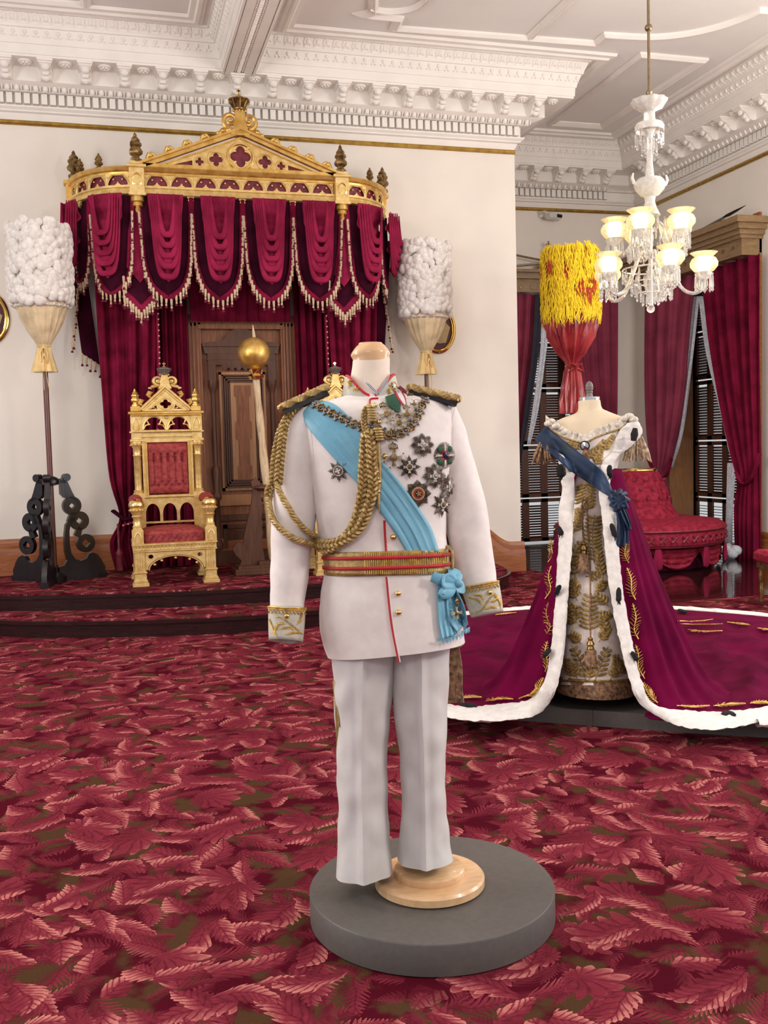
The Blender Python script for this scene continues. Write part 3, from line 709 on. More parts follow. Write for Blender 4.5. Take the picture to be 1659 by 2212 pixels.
# pediment
ped = MB(T(CX, 9.19, 0) @ XZ)
tri_o = [(-.86, 3.955), (.86, 3.955), (0, 4.295)]
def quatre(cx, cy, r, n=32):
    return [(cx+r*(.62+.36*abs(cos(2*(2*pi*i/n+0))))*cos(2*pi*i/n), cy+r*(.62+.36*abs(cos(2*(2*pi*i/n))))*sin(2*pi*i/n)) for i in range(n)]
QF = [(0, 4.095, .098), (-.225, 4.058, .062), (.225, 4.058, .062), (-.375, 4.03, .038), (.375, 4.03, .038)]
holes = [quatre(x, y, r)[::-1] for x, y, r in QF]+[[(-.62, 3.992), (-.44, 3.995), (-.44, 4.04)][::-1], [(.62, 3.992), (.44, 4.04), (.44, 3.995)][::-1]]
ped.prism([(-.74, 3.985), (.74, 3.985), (0, 4.255)], -.01, .012, holes)
pedo = ob('pediment', ped, M_GOLDP, canopy, True)
bk = MB(T(CX, 9.20, 0) @ XZ); bk.prism([(-.80, 3.96), (.80, 3.96), (0, 4.28)], -.03, -.004); ob('pediment_backing', bk, M_MAROON, pedo, True)
rk = MB(T(CX, 9.19, 0) @ XZ)
for k in (-1, 1):
    for wd, z0, z1, o in ((.035, .0, .05, .0), (.022, .0, .075, .03), (.012, .0, .035, -.045)):
        a, b_ = V(k*.90, 3.955+o, 0), V(0, 4.305+o, 0)
        rk.prism([(a.x, a.y-wd/2), (b_.x, b_.y-wd/2), (b_.x, b_.y+wd/2), (a.x, a.y+wd/2)][::k], z0, z1)
rk.box(-.90, .90, 3.945, 3.985, 0, .05)
ob('raking_cornice', rk, M_GOLD, pedo, True)
for x, y, r in QF:
    rm = MB(T(CX, 9.175, 0) @ XZ); rm.ring((x, y, 0), r*1.18, r*.10+.004, 24, 6)
    for q in range(4):
        a = pi/4+q*pi/2; rm.ball((x+r*.70*cos(a), y+r*.70*sin(a), -.005), r*.11+.003, 6, 4)
    ob('quatrefoil_rim', rm, M_GOLDB if r > .09 else M_GOLDP, pedo, True)
def crocket():
    mb = MB(); mb.tube([(-.045, 0, 0), (-.04, .035, 0), (-.015, .06, 0), (.02, .055, 0), (.035, .035, 0), (.02, .02, 0), (.005, .03, 0)], [.014, .017, .02, .018, .014, .012, .008], 7)
    mb.ball((0, .045, .0), .026, 8, 5); mb.cb((0, .004, 0), (.11, .02, .03)); return mb
cm = []
for k in (-1, 1):
    for f in (.12, .30, .48, .66):
        x, z = k*.90*(1-f), 3.955+.35*f+.018; R = T(x, -.74, z-3.7) @ XZ @ RZ(k*-.37)
        if k > 0: R = R @ Matrix.Scale(-1, 4, (1, 0, 0))
        cm.append(R)
pieces('crocket', crocket(), M_GOLD, canopy, cm)
def spiral(cx, cy, r, turns, k, n=36, z=0):
    return [(cx+k*r*(1-.78*i/n)*cos(-pi/2+turns*2*pi*i/n), cy+r*(1-.78*i/n)*sin(-pi/2+turns*2*pi*i/n), z) for i in range(n+1)]
def scroll_top(s, mat_a, mat_b, parent, M):
    sc_ = MB(M)
    for k in (-1, 1):
        sc_.tube([(k*.20*s, 0, 0), (k*.17*s, .03*s, 0), (k*.09*s, .05*s, 0)]+[(p[0], p[1], 0) for p in spiral(k*.085*s, .135*s, .075*s, 1.35, k)], [.024*s]*4+[.024*s-.010*s*i/36 for i in range(36)], 7)
        sc_.ball((k*.085*s, .135*s, .0), .022*s, 8, 5); sc_.ball((k*.16*s, .035*s, .01*s), .03*s, 8, 5); sc_.ball((k*.205*s, .012*s, .01*s), .02*s, 8, 4)
    sc_.prism([(-.09*s, 0), (.09*s, 0), (.05*s, .12*s), (.045*s, .22*s), (-.045*s, .22*s), (-.05*s, .12*s)], -.03*s, .03*s)
    for i in range(5): sc_.ball(((i-2)*.028*s, .235*s-.012*s*abs(i-2)*.3, .01*s), .016*s, 6, 4)
    a = ob('scrollwork', sc_, mat_a, parent, True)
    cr = MB(M @ T(0, .235*s, 0) @ RX(-pi/2))
    cr.lathe([(.055*s, 0), (.06*s, .012*s), (.055*s, .025*s), (.065*s, .03*s), (.085*s, .075*s), (.10*s, .085*s), (.10*s, .095*s), (.07*s, .105*s), (.04*s, .12*s), (.015*s, .13*s)], 14)
    for q in range(8):
        t = 2*pi*q/8; cr.tube([(.058*s*cos(t), .058*s*sin(t), .02*s), (.078*s*cos(t), .078*s*sin(t), .055*s), (.092*s*cos(t), .092*s*sin(t), .085*s)], .008*s, 5)
    c = ob('crown', cr, mat_b, parent, True)
    f = MB(M @ T(0, .36*s, 0)); f.ball((0, 0, 0), .022*s, 8, 6); f.cb((0, .045*s, 0), (.014*s, .05*s, .014*s)); f.cb((0, .05*s, 0), (.04*s, .014*s, .014*s)); ob('orb_cross', f, M_GOLDB, c, True)
scroll_top(.98, M_GOLD, M_DKGOLD, canopy, T(CX, 9.16, 4.275) @ XZ)
# -------------------------------------------------- swags, tails and bead fringe
tas_a = MB(); tas_a.lathe([(.0, -.082), (.010, -.08), (.012, -.066), (.006, -.06), (.011, -.055), (.014, -.02), (.015, -.006), (.006, 0)], 7)
tas_b = MB(); tas_b.lathe([(.0, -.10), (.012, -.10), (.017, -.094), (.012, -.085), (.006, -.08)], 7)
TSRC = {}
def fringe(parent, pts, sp=.034, out=.012):
    n = max(2, int(sum((b-a).length for a, b in zip(pts, pts[1:]))/sp)); base = Vector(canopy.location)
    for i, p in enumerate(even(pts, n)):
        for nm, mb_, mm in (('tassel', tas_a, M_CREAMT), ('tassel_bob', tas_b, M_BOB)):
            if nm in TSRC: o = inst(TSRC[nm], parent)
            else: o = TSRC[nm] = ob(nm, mb_, mm, parent)
            L = 1 if i % 2 else 1.28
            o.matrix_local = T(*(p-base)) @ RZ(i*.7) @ RX(random.uniform(-.08, .08)) @ Matrix.Diagonal((.85, .85, L, 1))
def swag(sc, wd, L, skew=0):
    """U-shaped velvet lappet centred at front distance sc"""
    NU, NV = 25, 26
    def edge(v): return wd/2*(1-.18*v)*sqrt(max(0, 1-max(0, (v-.55)/.45)**2.2))
    def pos(s, z, o): p, n = plan(s); return p+n*(.02+o)+V(0, 0, ZB+z)
    def outer(u, v):
        x = (u*2-1)*edge(v)
        return pos(sc+x, -L*v, .035*sin(pi*u)*min(1, v*4)+.012*sin(9*u+4*v))
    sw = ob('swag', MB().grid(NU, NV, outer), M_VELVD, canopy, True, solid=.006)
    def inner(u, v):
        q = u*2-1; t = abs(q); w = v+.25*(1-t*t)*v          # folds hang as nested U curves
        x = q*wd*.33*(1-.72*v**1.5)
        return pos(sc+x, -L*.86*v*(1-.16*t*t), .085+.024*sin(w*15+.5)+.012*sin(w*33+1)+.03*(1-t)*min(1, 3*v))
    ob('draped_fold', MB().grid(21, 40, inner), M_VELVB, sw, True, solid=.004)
    for k in range(5):                                       # hanging catenary folds
        wk, dk, zt_ = wd*(.29-.035*k), L*(.80-.10*k), .0
        P = [pos(sc+wk*(abs(q)**.8)*(1 if q > 0 else -1), -.01-dk*(1-abs(q)**3.2), .10+.016*k+.02*(1-abs(q))) for q in [-1+i/14 for i in range(29)]]
        ob('catenary_fold', MB().tube(P, [.006+.024*(1-abs(-1+i/14)**2) for i in range(29)], 8, flat=.7, up=(0, -1, 0)), M_VELVB, sw, True)
    eL, eR = [pos(sc-edge(v/20), -L*v/20, .02) for v in range(21)], [pos(sc+edge(v/20), -L*v/20, .02) for v in range(20, -1, -1)]
    bot = [pos(sc+edge(.999)*0, -L, .04)]
    rim = eL[:-1]+bot+eR[1:]
    ob('border_band', MB().tube(cat([rim[i] for i in range(0, len(rim), 2)], 50), .026, 6, flat=.45, up=(0, -1, .01)), M_VELV, sw, True)
    fringe(sw, [p+V(0, -.012, -.008) for p in eL[3:]+eR[:-3]], .047)
    return sw
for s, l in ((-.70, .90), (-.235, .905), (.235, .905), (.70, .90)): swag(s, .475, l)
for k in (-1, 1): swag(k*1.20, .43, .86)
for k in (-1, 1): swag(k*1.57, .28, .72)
for k in (-1, 1):                                    # pointed tails under the corner pillars
    p, n = plan(k*.945); x, y = p.x, p.y+.0
    def tail(zt, zb, w, o, m, nm, par):
        mb = MB(T(x, y+.02-o, 0) @ XZ); mb.prism([(-w*.55, zt), (w*.55, zt), (w, zb+.14), (0, zb), (-w, zb+.14)][::-1], 0, .012); return ob(nm, mb, m, par, True, ang=20)
    tl = tail(3.66, 2.66, .145, .0, M_VELVB, 'pointed_tail', canopy)
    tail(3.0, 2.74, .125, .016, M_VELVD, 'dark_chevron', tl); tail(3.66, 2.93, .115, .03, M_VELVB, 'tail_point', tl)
    fringe(tl, [V(x-.145, y-.03, 2.82), V(x, y-.03, 2.67), V(x+.145, y-.03, 2.82)], .030); fringe(tl, [V(x-.145, y-.03, 2.99), V(x-.145, y-.03, 2.84)], .05)
    x2 = CX+k*1.52                                   # narrow side tail against the wall
    st = MB(); st.M = T(x2, 9.80, 0) @ XZ; st.prism([(-.07, 3.5), (.07, 3.5), (-.11*k+.08, 2.25 if k < 0 else 2.36), (-.11*k-.08, 2.25 if k > 0 else 2.36)], 0, .05)
    so = ob('side_tail', st, M_VELVD, canopy, True, ang=20)
    fringe(so, [V(x2-.11*k-.08, 9.74, 2.25 if k > 0 else 2.36), V(x2-.11*k+.08, 9.74, 2.25 if k < 0 else 2.36)], .035); fringe(so, [V(x2-k*(.07-.02*i), 9.73, 3.3-.14*i) for i in range(7)], .05)
# -------------------------------------------------- curtains behind the thrones
def wx(x, y, Y): return at(x, y, Y=Y)
def curtain(name, label, m, lp, rp, nf, amp, nrm=(0, -1, 0), **kw):
    mb = drape(lp, rp, nf, amp, nrm, **kw); o = ob(name, mb, m, solid=.006)
    return tag(o, label, 'curtain')
G1 = 'curtains behind the thrones'
c1 = curtain('velvet_curtain', 'wine red velvet curtain with cord tieback, left of the left throne', M_VELV, [(-.06, 9.62, 3.66), (-.05, 9.62, 2.9), (-.03, 9.62, 2.0), (0, 9.62, 1.2), (.08, 9.66, .8), (-.02, 9.7, .55), (.02, 9.7, .285)], [(.50, 9.55, 3.66), (.48, 9.55, 2.6), (.43, 9.55, 1.8), (.33, 9.55, 1.1), (.24, 9.58, .75), (.30, 9.62, .5), (.33, 9.62, .285)], 4, .035, nu=80, nv=40); c1['group'] = G1
c2 = curtain('velvet_curtain', 'dark wine velvet curtain between left curtain and the wooden door', M_CURT, [(.30, 9.74, 3.66), (.30, 9.74, 2), (.30, 9.74, .285)], [(.80, 9.74, 3.66), (.79, 9.74, 2), (.79, 9.74, .285)], 6, .03, nu=90); c2['group'] = G1
c3 = curtain('velvet_curtain', 'dark wine velvet curtain just right of the wooden door', M_CURT, [(1.84, 9.74, 3.66), (1.85, 9.74, 2), (1.86, 9.74, .285)], [(2.32, 9.74, 3.66), (2.32, 9.74, 2), (2.32, 9.74, .285)], 6, .03, nu=90); c3['group'] = G1
c4 = curtain('velvet_curtain', 'wine red velvet curtain at the right end of the canopy', M_VELV, [(2.12, 9.6, 3.66), (2.15, 9.58, 2.6), (2.22, 9.58, 1.4), (2.3, 9.6, .285)], [(2.66, 9.62, 3.66), (2.66, 9.62, 2.6), (2.60, 9.62, 1.4), (2.62, 9.62, .285)], 4, .035, nu=80); c4['group'] = G1
bv = drape([(.82, 9.68, 3.66), (.82, 9.68, 2.66)], [(1.80, 9.68, 3.66), (1.80, 9.68, 2.66)], 8, .012, (0, -1, 0), nu=110, nv=10, sharp=.6)
tag(ob('door_valance', bv, M_CURT, solid=.006), 'flat pleated wine red valance hanging above the wooden door', 'valance')
def cord(parent, pts, r=.012, every=.05, m=M_VELVB):
    ob('beaded_cord', MB().tube(cat(pts, 40), r, 6), m, parent)
    P = even(cat(pts, 40), int(sum((Vector(b)-Vector(a)).length for a, b in zip(pts, pts[1:]))/every)); mb = MB()
    for p in P: mb.ball(p+V(.008, -.012, 0), .009, 6, 4)
    ob('cord_beads', mb, M_CREAMT, parent, kind='stuff')
cord(c1, [(.50, 9.50, 2.70), (.49, 9.50, 2.1), (.44, 9.50, 1.5), (.34, 9.50, 1.0), (.24, 9.50, .78), (.10, 9.55, .72)])
cord(c4, [(2.12, 9.52, 2.70), (2.13, 9.52, 2.1), (2.18, 9.52, 1.5), (2.28, 9.52, 1.0), (2.4, 9.52, .8)])
tb = MB(); tb.tube([(.02, 9.60, .86), (.12, 9.50, .78), (.26, 9.5, .80)], .03, 8, flat=.5); ob('tieback_band', tb, M_VELVD, c1)
tt = MB(T(.06, 9.52, .44)); tt.lathe([(.0, -.14), (.035, -.14), (.03, 0), (.035, .02), (.02, .05), (.012, .07), (.012, .30)], 10); ob('tieback_tassel', tt, M_MAROON, c1)
# ================================================================== the thrones
def gothic_arch(cx, w, z0, h, n=12): return [(cx-w*cos(pi*i/n), z0+h*sin(pi*i/n)) for i in range(n+1)]
throne = thing('throne', 'carved gold throne with red damask seat, standing left of the wooden door', 'throne', (.515, 8.78, ZD), group='pair of gilded thrones on the dais')
F = lambda y: T(0, y, 0) @ XZ            # face at depth y (local, front is -y)
def tob(nm, mb, m, par=None, **k): return ob(nm, mb, m, par or throne, **k)
for sx in (-1, 1):
    for y, hh in ((-.29, .36), (.26, .40)):
        lg = MB(); x = sx*.295
        lg.cb((x, y, .02), (.135, .135, .04), .006); lg.cb((x, y, .055), (.115, .115, .03), .006); lg.cb((x, y, .10), (.095, .095, .08), .01); lg.cb((x, y, .145), (.11, .11, .02), .005); lg.cb((x, y, .15+hh/2-.07), (.085, .085, hh-.14), .004)
        l = tob('leg', lg, M_GOLDP)
        fl = MB()
        for k in (-.028, -.01, .01, .028): fl.box(x+k-.005, x+k+.005, y-.047, y-.042, .16, hh-.02)
        tob('fluting', fl, M_GOLDP, l)
rail = MB(); rail.cb((0, -.29, .40), (.69, .10, .07), .006); rail.cb((0, -.29, .432), (.71, .12, .016)); rail.cb((0, -.29, .362), (.70, .11, .012)); rail.cb((0, 0, .395), (.66, .60, .06)); 
for sx in (-1, 1): rail.cb((sx*.30, -.01, .40), (.10, .60, .08), .005)
ro = tob('seat_rail', rail, M_GOLDP)
sc = MB(F(-.345))
for i in range(11): sc.tube([(-.31+i*.062+.022*cos(t), .405+.016*sin(t), 0) for t in [pi*k/6 for k in range(7)]], .006, 5); sc.ball((-.31+i*.062, .408, 0), .008, 6, 4)
for i in range(22): sc.ball((-.325+i*.031, .378, 0), .008, 5, 4)
tob('scallop_carving', sc, M_GOLDP, ro)
# pierced apron arch with cusps
apo = [(-.25, .35), (.25, .35), (.25, .17)]+[(.235*cos(t), .17+.145*sin(t)) for t in [pi*i/16 for i in range(17)]][0:]+[(-.25, .17)]
ap = MB(F(-.30)); ap.prism(apo, 0, .03, [[(x+.022*cos(t), .305+.022*sin(t)) for t in [2*pi*i/10 for i in range(10)]][::-1] for x in (-.205, .205)])
aro = tob('apron_arch', ap, M_GOLDP)
cu = MB(F(-.315)); cu.tube([(.225*cos(t), .165+.14*sin(t), 0) for t in [pi*i/20 for i in range(21)]], .009, 6)
for t in (.5, .95, 1.571, pi-.95, pi-.5): cu.ball((.20*cos(t), .165+.115*sin(t), 0), .014, 6, 5)
for x in (-.205, .205): cu.ring((x, .305, 0), .03, .007, 14, 5)
tob('apron_tracery', cu, M_GOLDP, aro)
# seat cushion
def cush(u, v):
    a = 2*pi*u; ca, sa = cos(a), sin(a); e = .25
    x = .262*(abs(ca)**e)*(1 if ca > 0 else -1); y = .27*(abs(sa)**e)*(1 if sa > 0 else -1)
    prof = [(0.6, .43), (1, .44), (1.0, .52), (1.015, .535), (.985, .55), (.9, .565), (.6, .585), (.3, .595), (0, .60)]
    k = v*(len(prof)-1); i = min(int(k), len(prof)-2); f = k-i
    r = lerp(prof[i][0], prof[i+1][0], f); z = lerp(prof[i][1], prof[i+1][1], f)
    return V(x*r, -.03+y*r, z)
cu_ = tob('seat_cushion', MB().grid(56, 18, cush, cu=True), M_DAMASK)
bt = MB()
for i in range(9):
    x = -.20+i*.05; bt.tube([(x-.018, -.305, .455), (x, -.300, .485), (x+.018, -.305, .515)], .006, 5); bt.ball((x, -.302, .485), .009, 6, 4)
tob('tufting', bt, M_MAROON, cu_)
# arms
for sx in (-1, 1):
    x = sx*.305; am = MB()
    am.cb((x, -.28, .51), (.095, .10, .15), .006); am.cb((x, -.28, .59), (.075, .08, .02)); am.lathe([(.038, .60), (.04, .62), (.032, .63), (.032, .70), (.045, .72), (.036, .73), (.05, .765), (.058, .78), (.058, .80), (.05, .805)], 14, (x, -.28, 0))
    a = tob('arm_post', am, M_GOLDP)
    nb = MB(); nb.lathe([(.045, 0), (.062, .015), (.066, .045), (.055, .075), (.03, .092), (0, .097)], 18, (x, -.28, .80)); tob('arm_knob', nb, M_GOLDB, a)
    bds = MB()
    for i in range(12): bds.ball((x+.055*cos(i*pi/6), -.28+.055*sin(i*pi/6), .785), .012, 6, 4)
    tob('knob_beading', bds, M_GOLDP, a)
    nn = MB(F(-.335)); nn.tube([(x-.025, .45, 0), (x-.025, .52, 0), (x-.015, .545, 0), (x, .555, 0), (x+.015, .545, 0), (x+.025, .52, 0), (x+.025, .45, 0)], .006, 5, True); tob('arm_niche', nn, M_GOLDP, a)
    pad = MB(); pad.tube([(x, -.22, .85), (x, -.1, .875), (x, .06, .875), (x, .2, .86)], [.045, .058, .058, .05], 12); tob('arm_pad', pad, M_DAMASK)
    ar = MB(); ar.cb((x, -.02, .81), (.06, .46, .04), .006); ar.cb((x, .02, .62), (.03, .42, .34)); tob('arm_rail', ar, M_GOLDP)
# back
BY = .25
for sx in (-1, 1):
    x = sx*.265; ps = MB(); ps.cb((x, BY, .66), (.10, .09, .55), .006)
    ps.lathe([(.042, .93), (.045, .96), (.033, .97), (.033, 1.33), (.04, 1.34), (.033, 1.36), (.036, 1.38), (.036, 1.42), (.05, 1.45), (.055, 1.47), (.055, 1.49)], 14, (x, BY, 0)); ps.cb((x, BY, 1.505), (.115, .10, .03), .005); ps.cb((x, BY, 1.55), (.09, .08, .08), .004); ps.cb((x, BY, 1.595), (.12, .11, .015)); ps.cb((x, BY, 1.69), (.095, .085, .18), .004)
    p = tob('back_post', ps, M_GOLDP)
    lf = MB()
    for i in range(10): lf.ball((x+.05*cos(i*pi/5), BY+.05*sin(i*pi/5), 1.455), .014, 6, 4)
    tob('capital_leaves', lf, M_GOLD, p)
    nn = MB(F(BY-.045)); nn.tube([(x-.025, 1.62, 0), (x-.025, 1.70, 0), (x-.012, 1.73, 0), (x, 1.745, 0), (x+.012, 1.73, 0), (x+.025, 1.70, 0), (x+.025, 1.62, 0)], .006, 5, True); tob('post_niche', nn, M_GOLDP, p)
    fb = MB(T(x, BY, 1.815)); fb.cb((0, 0, .03), (.085, .08, .06), .006); fb.lathe([(r*.62, z*.74+.055) for r, z in finial(1)], 10, wob=lambda a, z: 1+.14*cos(5*a)); tob('finial', fb, M_GOLD, p)
bf = MB()
for sx in (-1, 1): bf.cb((sx*.20, BY-.01, 1.20), (.045, .06, .62), .005)
bf.cb((0, BY-.01, 1.50), (.44, .07, .045), .005); bf.cb((0, BY-.01, .895), (.44, .07, .03), .005); bf.cb((0, BY-.0, 1.56), (.46, .05, .09)); bf.cb((0, BY-.02, 1.548), (.46, .06, .015)); bf.cb((0, BY-.02, 1.60), (.60, .10, .018), .004)
tob('back_frame', bf, M_GOLDP)
for sx in (-1, 1):
    for k in (-.008, .010): tob('frame_bead', MB().cb((sx*.195+k, BY-.045, 1.20), (.007, .012, .60)), M_GOLD)
def backpad(u, v):
    x = (u-.5)*.36; z = .92+v*.555; e = min(1, 9*min(u, 1-u))*min(1, 9*min(v, 1-v)); tuft = 0
    for r, zz in enumerate((1.0, 1.28, 1.345)):
        for c in range(5 if r else 6):
            tx = (c-2)*.062 if r else (c-2.5)*.06; q = (x-tx)**2/.0002+(z-zz)**2/.0008; tuft += .018*math.exp(-q)
    groove = .016*(abs(cos(pi*x/.062)))**10 if 1.0 < z < 1.36 else 0
    return V(x, BY-.02-.045*sqrt(max(e, 0))+tuft+groove, z)
bp_ = tob('back_upholstery', MB().grid(40, 56, backpad), M_DAMASK)
pieces('upholstery_button', MB().ball((0, 0, 0), .009, 6, 4), M_MAROON, bp_, [T((c-o)*.06, BY-.062, zz+.04) for zz, n, o in ((1.345, 6, 2.5), (1.285, 5, 2), (1.02, 5, 2), (.985, 6, 2.5)) for c in range(n)])
lw = MB(F(BY+.01)); lw.prism([(-.24, .60), (.24, .60), (.24, .885), (-.24, .885)], 0, .03, [(gothic_arch(x, .062, .70, .115)+[(x+.062, .62), (x-.062, .62)])[::-1] for x in (-.15, 0, .15)]); tob('lower_arcade', lw, M_GOLDP)
ua = MB(F(BY)); ua.prism([(-.225, 1.61), (.225, 1.61), (.225, 1.785), (-.225, 1.785)], 0, .03, [([(x-.095, 1.615)]+gothic_arch(x, .095, 1.615, .135)+[(x+.095, 1.615)])[::-1] for x in (-.108, .108)])
uo = tob('upper_arcade', ua, M_GOLDP); ct = MB(F(BY-.03))
for x in (-.108, .108):
    ct.tube([(x-.10*cos(pi*i/14), 1.615+.142*sin(pi*i/14), 0) for i in range(15)], .008, 5)
    for k in (-1, 1): ct.tube([(x+k*.095, 1.625, 0), (x+k*.075, 1.665, 0), (x+k*.045, 1.675, 0), (x+k*.055, 1.70, 0), (x+k*.065, 1.73, 0)], .008, 5); ct.ball((x+k*.045, 1.675, 0), .013, 6, 4)
ct.ball((0, 1.75, 0), .02, 8, 5); tob('cusped_tracery', ct, M_GOLDP, uo)
hc = MB(); hc.cb((0, BY-.01, 1.80), (.66, .13, .03), .006); hc.cb((0, BY-.01, 1.778), (.62, .11, .02), .004); tob('head_cornice', hc, M_GOLD)
gb = MB(F(BY)); gb.prism([(-.21, 1.82), (.21, 1.82), (0, 2.06)], -.02, .02, [quatre(0, 1.895, .05)[::-1], [(-.15, 1.84), (-.075, 1.84), (-.085, 1.895)][::-1], [(.15, 1.84), (.085, 1.895), (.075, 1.84)][::-1]])
go = tob('gable', gb, M_GOLDP); gr = MB(F(BY-.02)); gr.ring((0, 1.895, 0), .062, .009, 20, 6)
for k in (-1, 1):
    for o, w in ((0, .014), (.028, .010)): gr.tube([(k*(.235-o), 1.825, 0), (0, 2.085-o*1.3, 0)], w, 6)
for q in range(4): gr.ball((.036*cos(pi/4+q*pi/2), 1.895+.036*sin(pi/4+q*pi/2), 0), .008, 6, 4)
for k in (-1, 1): gr.tube([(k*.14, 1.845, 0), (k*.115, 1.86, 0), (k*.085, 1.885, 0)], .006, 5); gr.tube([(k*.085, 1.845, 0), (k*.115, 1.862, 0)], .006, 5)
tob('gable_tracery', gr, M_GOLDP, go)
for k in (-1, 1):
    for f in (.2, .52):
        ck = MB(F(BY)); x, z = k*.245*(1-f), 1.83+.265*f; ck.tube([(x+k*.012, z, 0), (x+k*.035, z+.03, 0), (x+k*.022, z+.06, 0), (x-k*.005, z+.05, 0), (x+k*.006, z+.035, 0)], [.014, .018, .018, .014, .008], 6); ck.ball((x+k*.018, z+.035, 0), .02, 8, 5); tob('crocket', ck, M_GOLD)
scroll_top_parent = throne
def tscroll():
    M = T(0, BY, 2.06) @ XZ
    a0 = ROOT.get(throne.name)
    scroll_top(.66, M_GOLDP, M_GREYK, throne, T(*a0) @ M)
tscroll()
throne.scale = (1, 1, .825)
throne2 = dup(throne, (2.085, 8.78, ZD), 'carved gold throne mostly hidden behind the white uniform, right of the door')
# ================================================================== feather standards (kahili)
def tuft(seed):
    mb = MB(); rnd = random.Random(seed)
    for i in range(3):
        a = rnd.uniform(0, 2*pi); mb.ball((.032*cos(a), .030*sin(a), rnd.uniform(-.006, .010)), rnd.uniform(.040, .054), 9, 6, sz=.75)
    return mb
TUFTS = [tuft(i) for i in range(5)]
TOBJ = {}
def cloth_lathe(prof, n, folds, amp, seed=0):
    """gathered cloth: lathe with folds"""
    return MB().lathe(prof, n, wob=lambda a, z: 1+amp*sin(folds*a+seed+2*sin(z*9))+.5*amp*sin(folds*2.3*a+1.7*seed))
def kahili(loc, R, z0, z1, base, label, rows=9, silk=M_SILKC, tie=M_SILKY, tall=1):
    k = thing('feather_standard', label, 'feather standard', (loc[0], loc[1], base), group='white feather standards beside the canopy')
    z0 -= base; z1 -= base
    ob('drum', MB().lathe([(R*.2, z0), (R-.03, z0), (R-.03, z1), (0, z1)], 28), M_TUFT, k)
    n = int(2*pi*R/.10); per = (z1-z0)/rows
    for j in range(rows):
        for i in range(n):
            a = 2*pi*(i+.5*(j % 2)+random.uniform(-.2, .2))/n; q = random.randrange(5); s = random.uniform(.9, 1.2)
            M = frame(V((R-.018)*cos(a), (R-.018)*sin(a), z0+(j+.5)*per+random.uniform(-.012, .012)), V(cos(a), sin(a), 0), s=s) @ RZ(random.uniform(0, 6))
            if q in TOBJ: o = inst(TOBJ[q], k)
            else: o = TOBJ[q] = ob('feather_tuft', TUFTS[q], M_TUFT, k)
            o.matrix_local = M
    ob('gathered_silk', cloth_lathe([(R*.88, z0+.03), (R*.86, z0-.03), (R*.80, z0-.06), (R*.70, z0-.14), (R*.52, z0-.24), (R*.30, z0-.33), (R*.19, z0-.38)], 90, 17, .03), silk, k)
    ob('silk_ruffle', cloth_lathe([(R*.80, z0-.055), (R*.90, z0-.04), (R*.87, z0-.015), (R*.78, z0-.0)], 90, 23, .035, 1), M_LACE, k)
    ob('silk_tail', cloth_lathe([(R*.19, z0-.36), (R*.21, z0-.40), (R*.30, z0-.50), (R*.40, z0-.60)], 70, 9, .10), tie, k, solid=.004)
    tb_ = MB(); tb_.ring((0, 0, z0-.375), R*.20, .012, 20, 6); tb_.tube([(0, -.06, z0-.38), (-.03, -.08, z0-.44), (-.02, -.09, z0-.52), (.0, -.085, z0-.45)], .009, 6); tb_.tube([(0, -.06, z0-.38), (.03, -.08, z0-.44), (.025, -.09, z0-.53), (.005, -.085, z0-.45)], .009, 6)
    for s in (-1, 1): tb_.tube([(s*.01, -.08, z0-.40), (s*.015, -.10, z0-.62), (s*.02+.01, -.07, z0-.76)], .006, 5, flat=.5)
    ob('ribbon_tie', tb_, tie, k)
    ob('pole', MB().tube([(0, 0, .02), (0, 0, z0+.2)], .024, 12), M_KOA, k)
    return k
def stand(k, ang):
    """ebonised three-finned fretwork stand"""
    U = .00056
    for q in range(3):
        a = ang+q*2*pi/3; fin = MB(RZ(a) @ Matrix(((1, 0, 0, 0), (0, 0, -1, 0), (0, 1, 0, 0), (0, 0, 0, 1))))
        P = lambda *pts: [(x*U, z*U) for x, z in pts]
        fin.prism(P((60, 60), (820, 60), (820, 180), (780, 250), (760, 300), (700, 380), (620, 420), (560, 400), (520, 330), (420, 300), (330, 340), (270, 430), (250, 600), (255, 800), (290, 930), (250, 960), (200, 900), (170, 700), (170, 480), (200, 330), (150, 250), (60, 230))[::-1], -.022, .022)
        def eye(cx, cz, r, hole):
            fin.prism([(cx*U+r*U*cos(t), cz*U+r*U*sin(t)) for t in [2*pi*i/22 for i in range(22)]], -.022, .022, [[(cx*U+hole*U*(.75+.3*abs(cos(2*t)))*cos(t), cz*U+hole*U*(.75+.3*abs(cos(2*t)))*sin(t)) for t in [2*pi*i/16 for i in range(16)]][::-1]])
        eye(520, 580, 150, 65); eye(430, 950, 155, 50); eye(320, 1200, 150, 45)
        fin.prism(P((330, 720), (430, 680), (470, 820), (400, 860)), -.022, .022); fin.prism(P((230, 960), (330, 900), (380, 1080), (290, 1100)), -.022, .022)
        fin.prism(P((380, 1280), (440, 1200), (330, 1420), (250, 1620), (140, 1620), (140, 1400), (200, 1330), (260, 1330)), -.022, .022)
        fin.prism([(250*U+62*U*cos(t), 1660*U+62*U*sin(t)) for t in [2*pi*i/16 for i in range(16)]], -.03, .03)
        fin.prism(P((40, 1570), (240, 1570), (240, 1650), (40, 1640)), -.022, .022)
        fin.box(.03, .47, 0, .05, -.035, .035)
        ob('fretwork_fin', fin, M_BLACKW, k)
    ob('stand_collar', MB().lathe([(.04, .86), (.07, .87), (.075, .90), (.06, .93), (.03, .945)], 14), M_BLACKW, k)
    ob('stand_base', MB().lathe([(.0, 0), (.10, 0), (.10, .05), (.07, .07), (.035, .09), (.03, .15)], 16), M_BLACKW, k)
kl = kahili((-.505, 9.17), .258, 2.735, 3.40, ZD, 'white feather standard in black fretwork stand, nearest the left edge'); stand(kl, radians(-98))
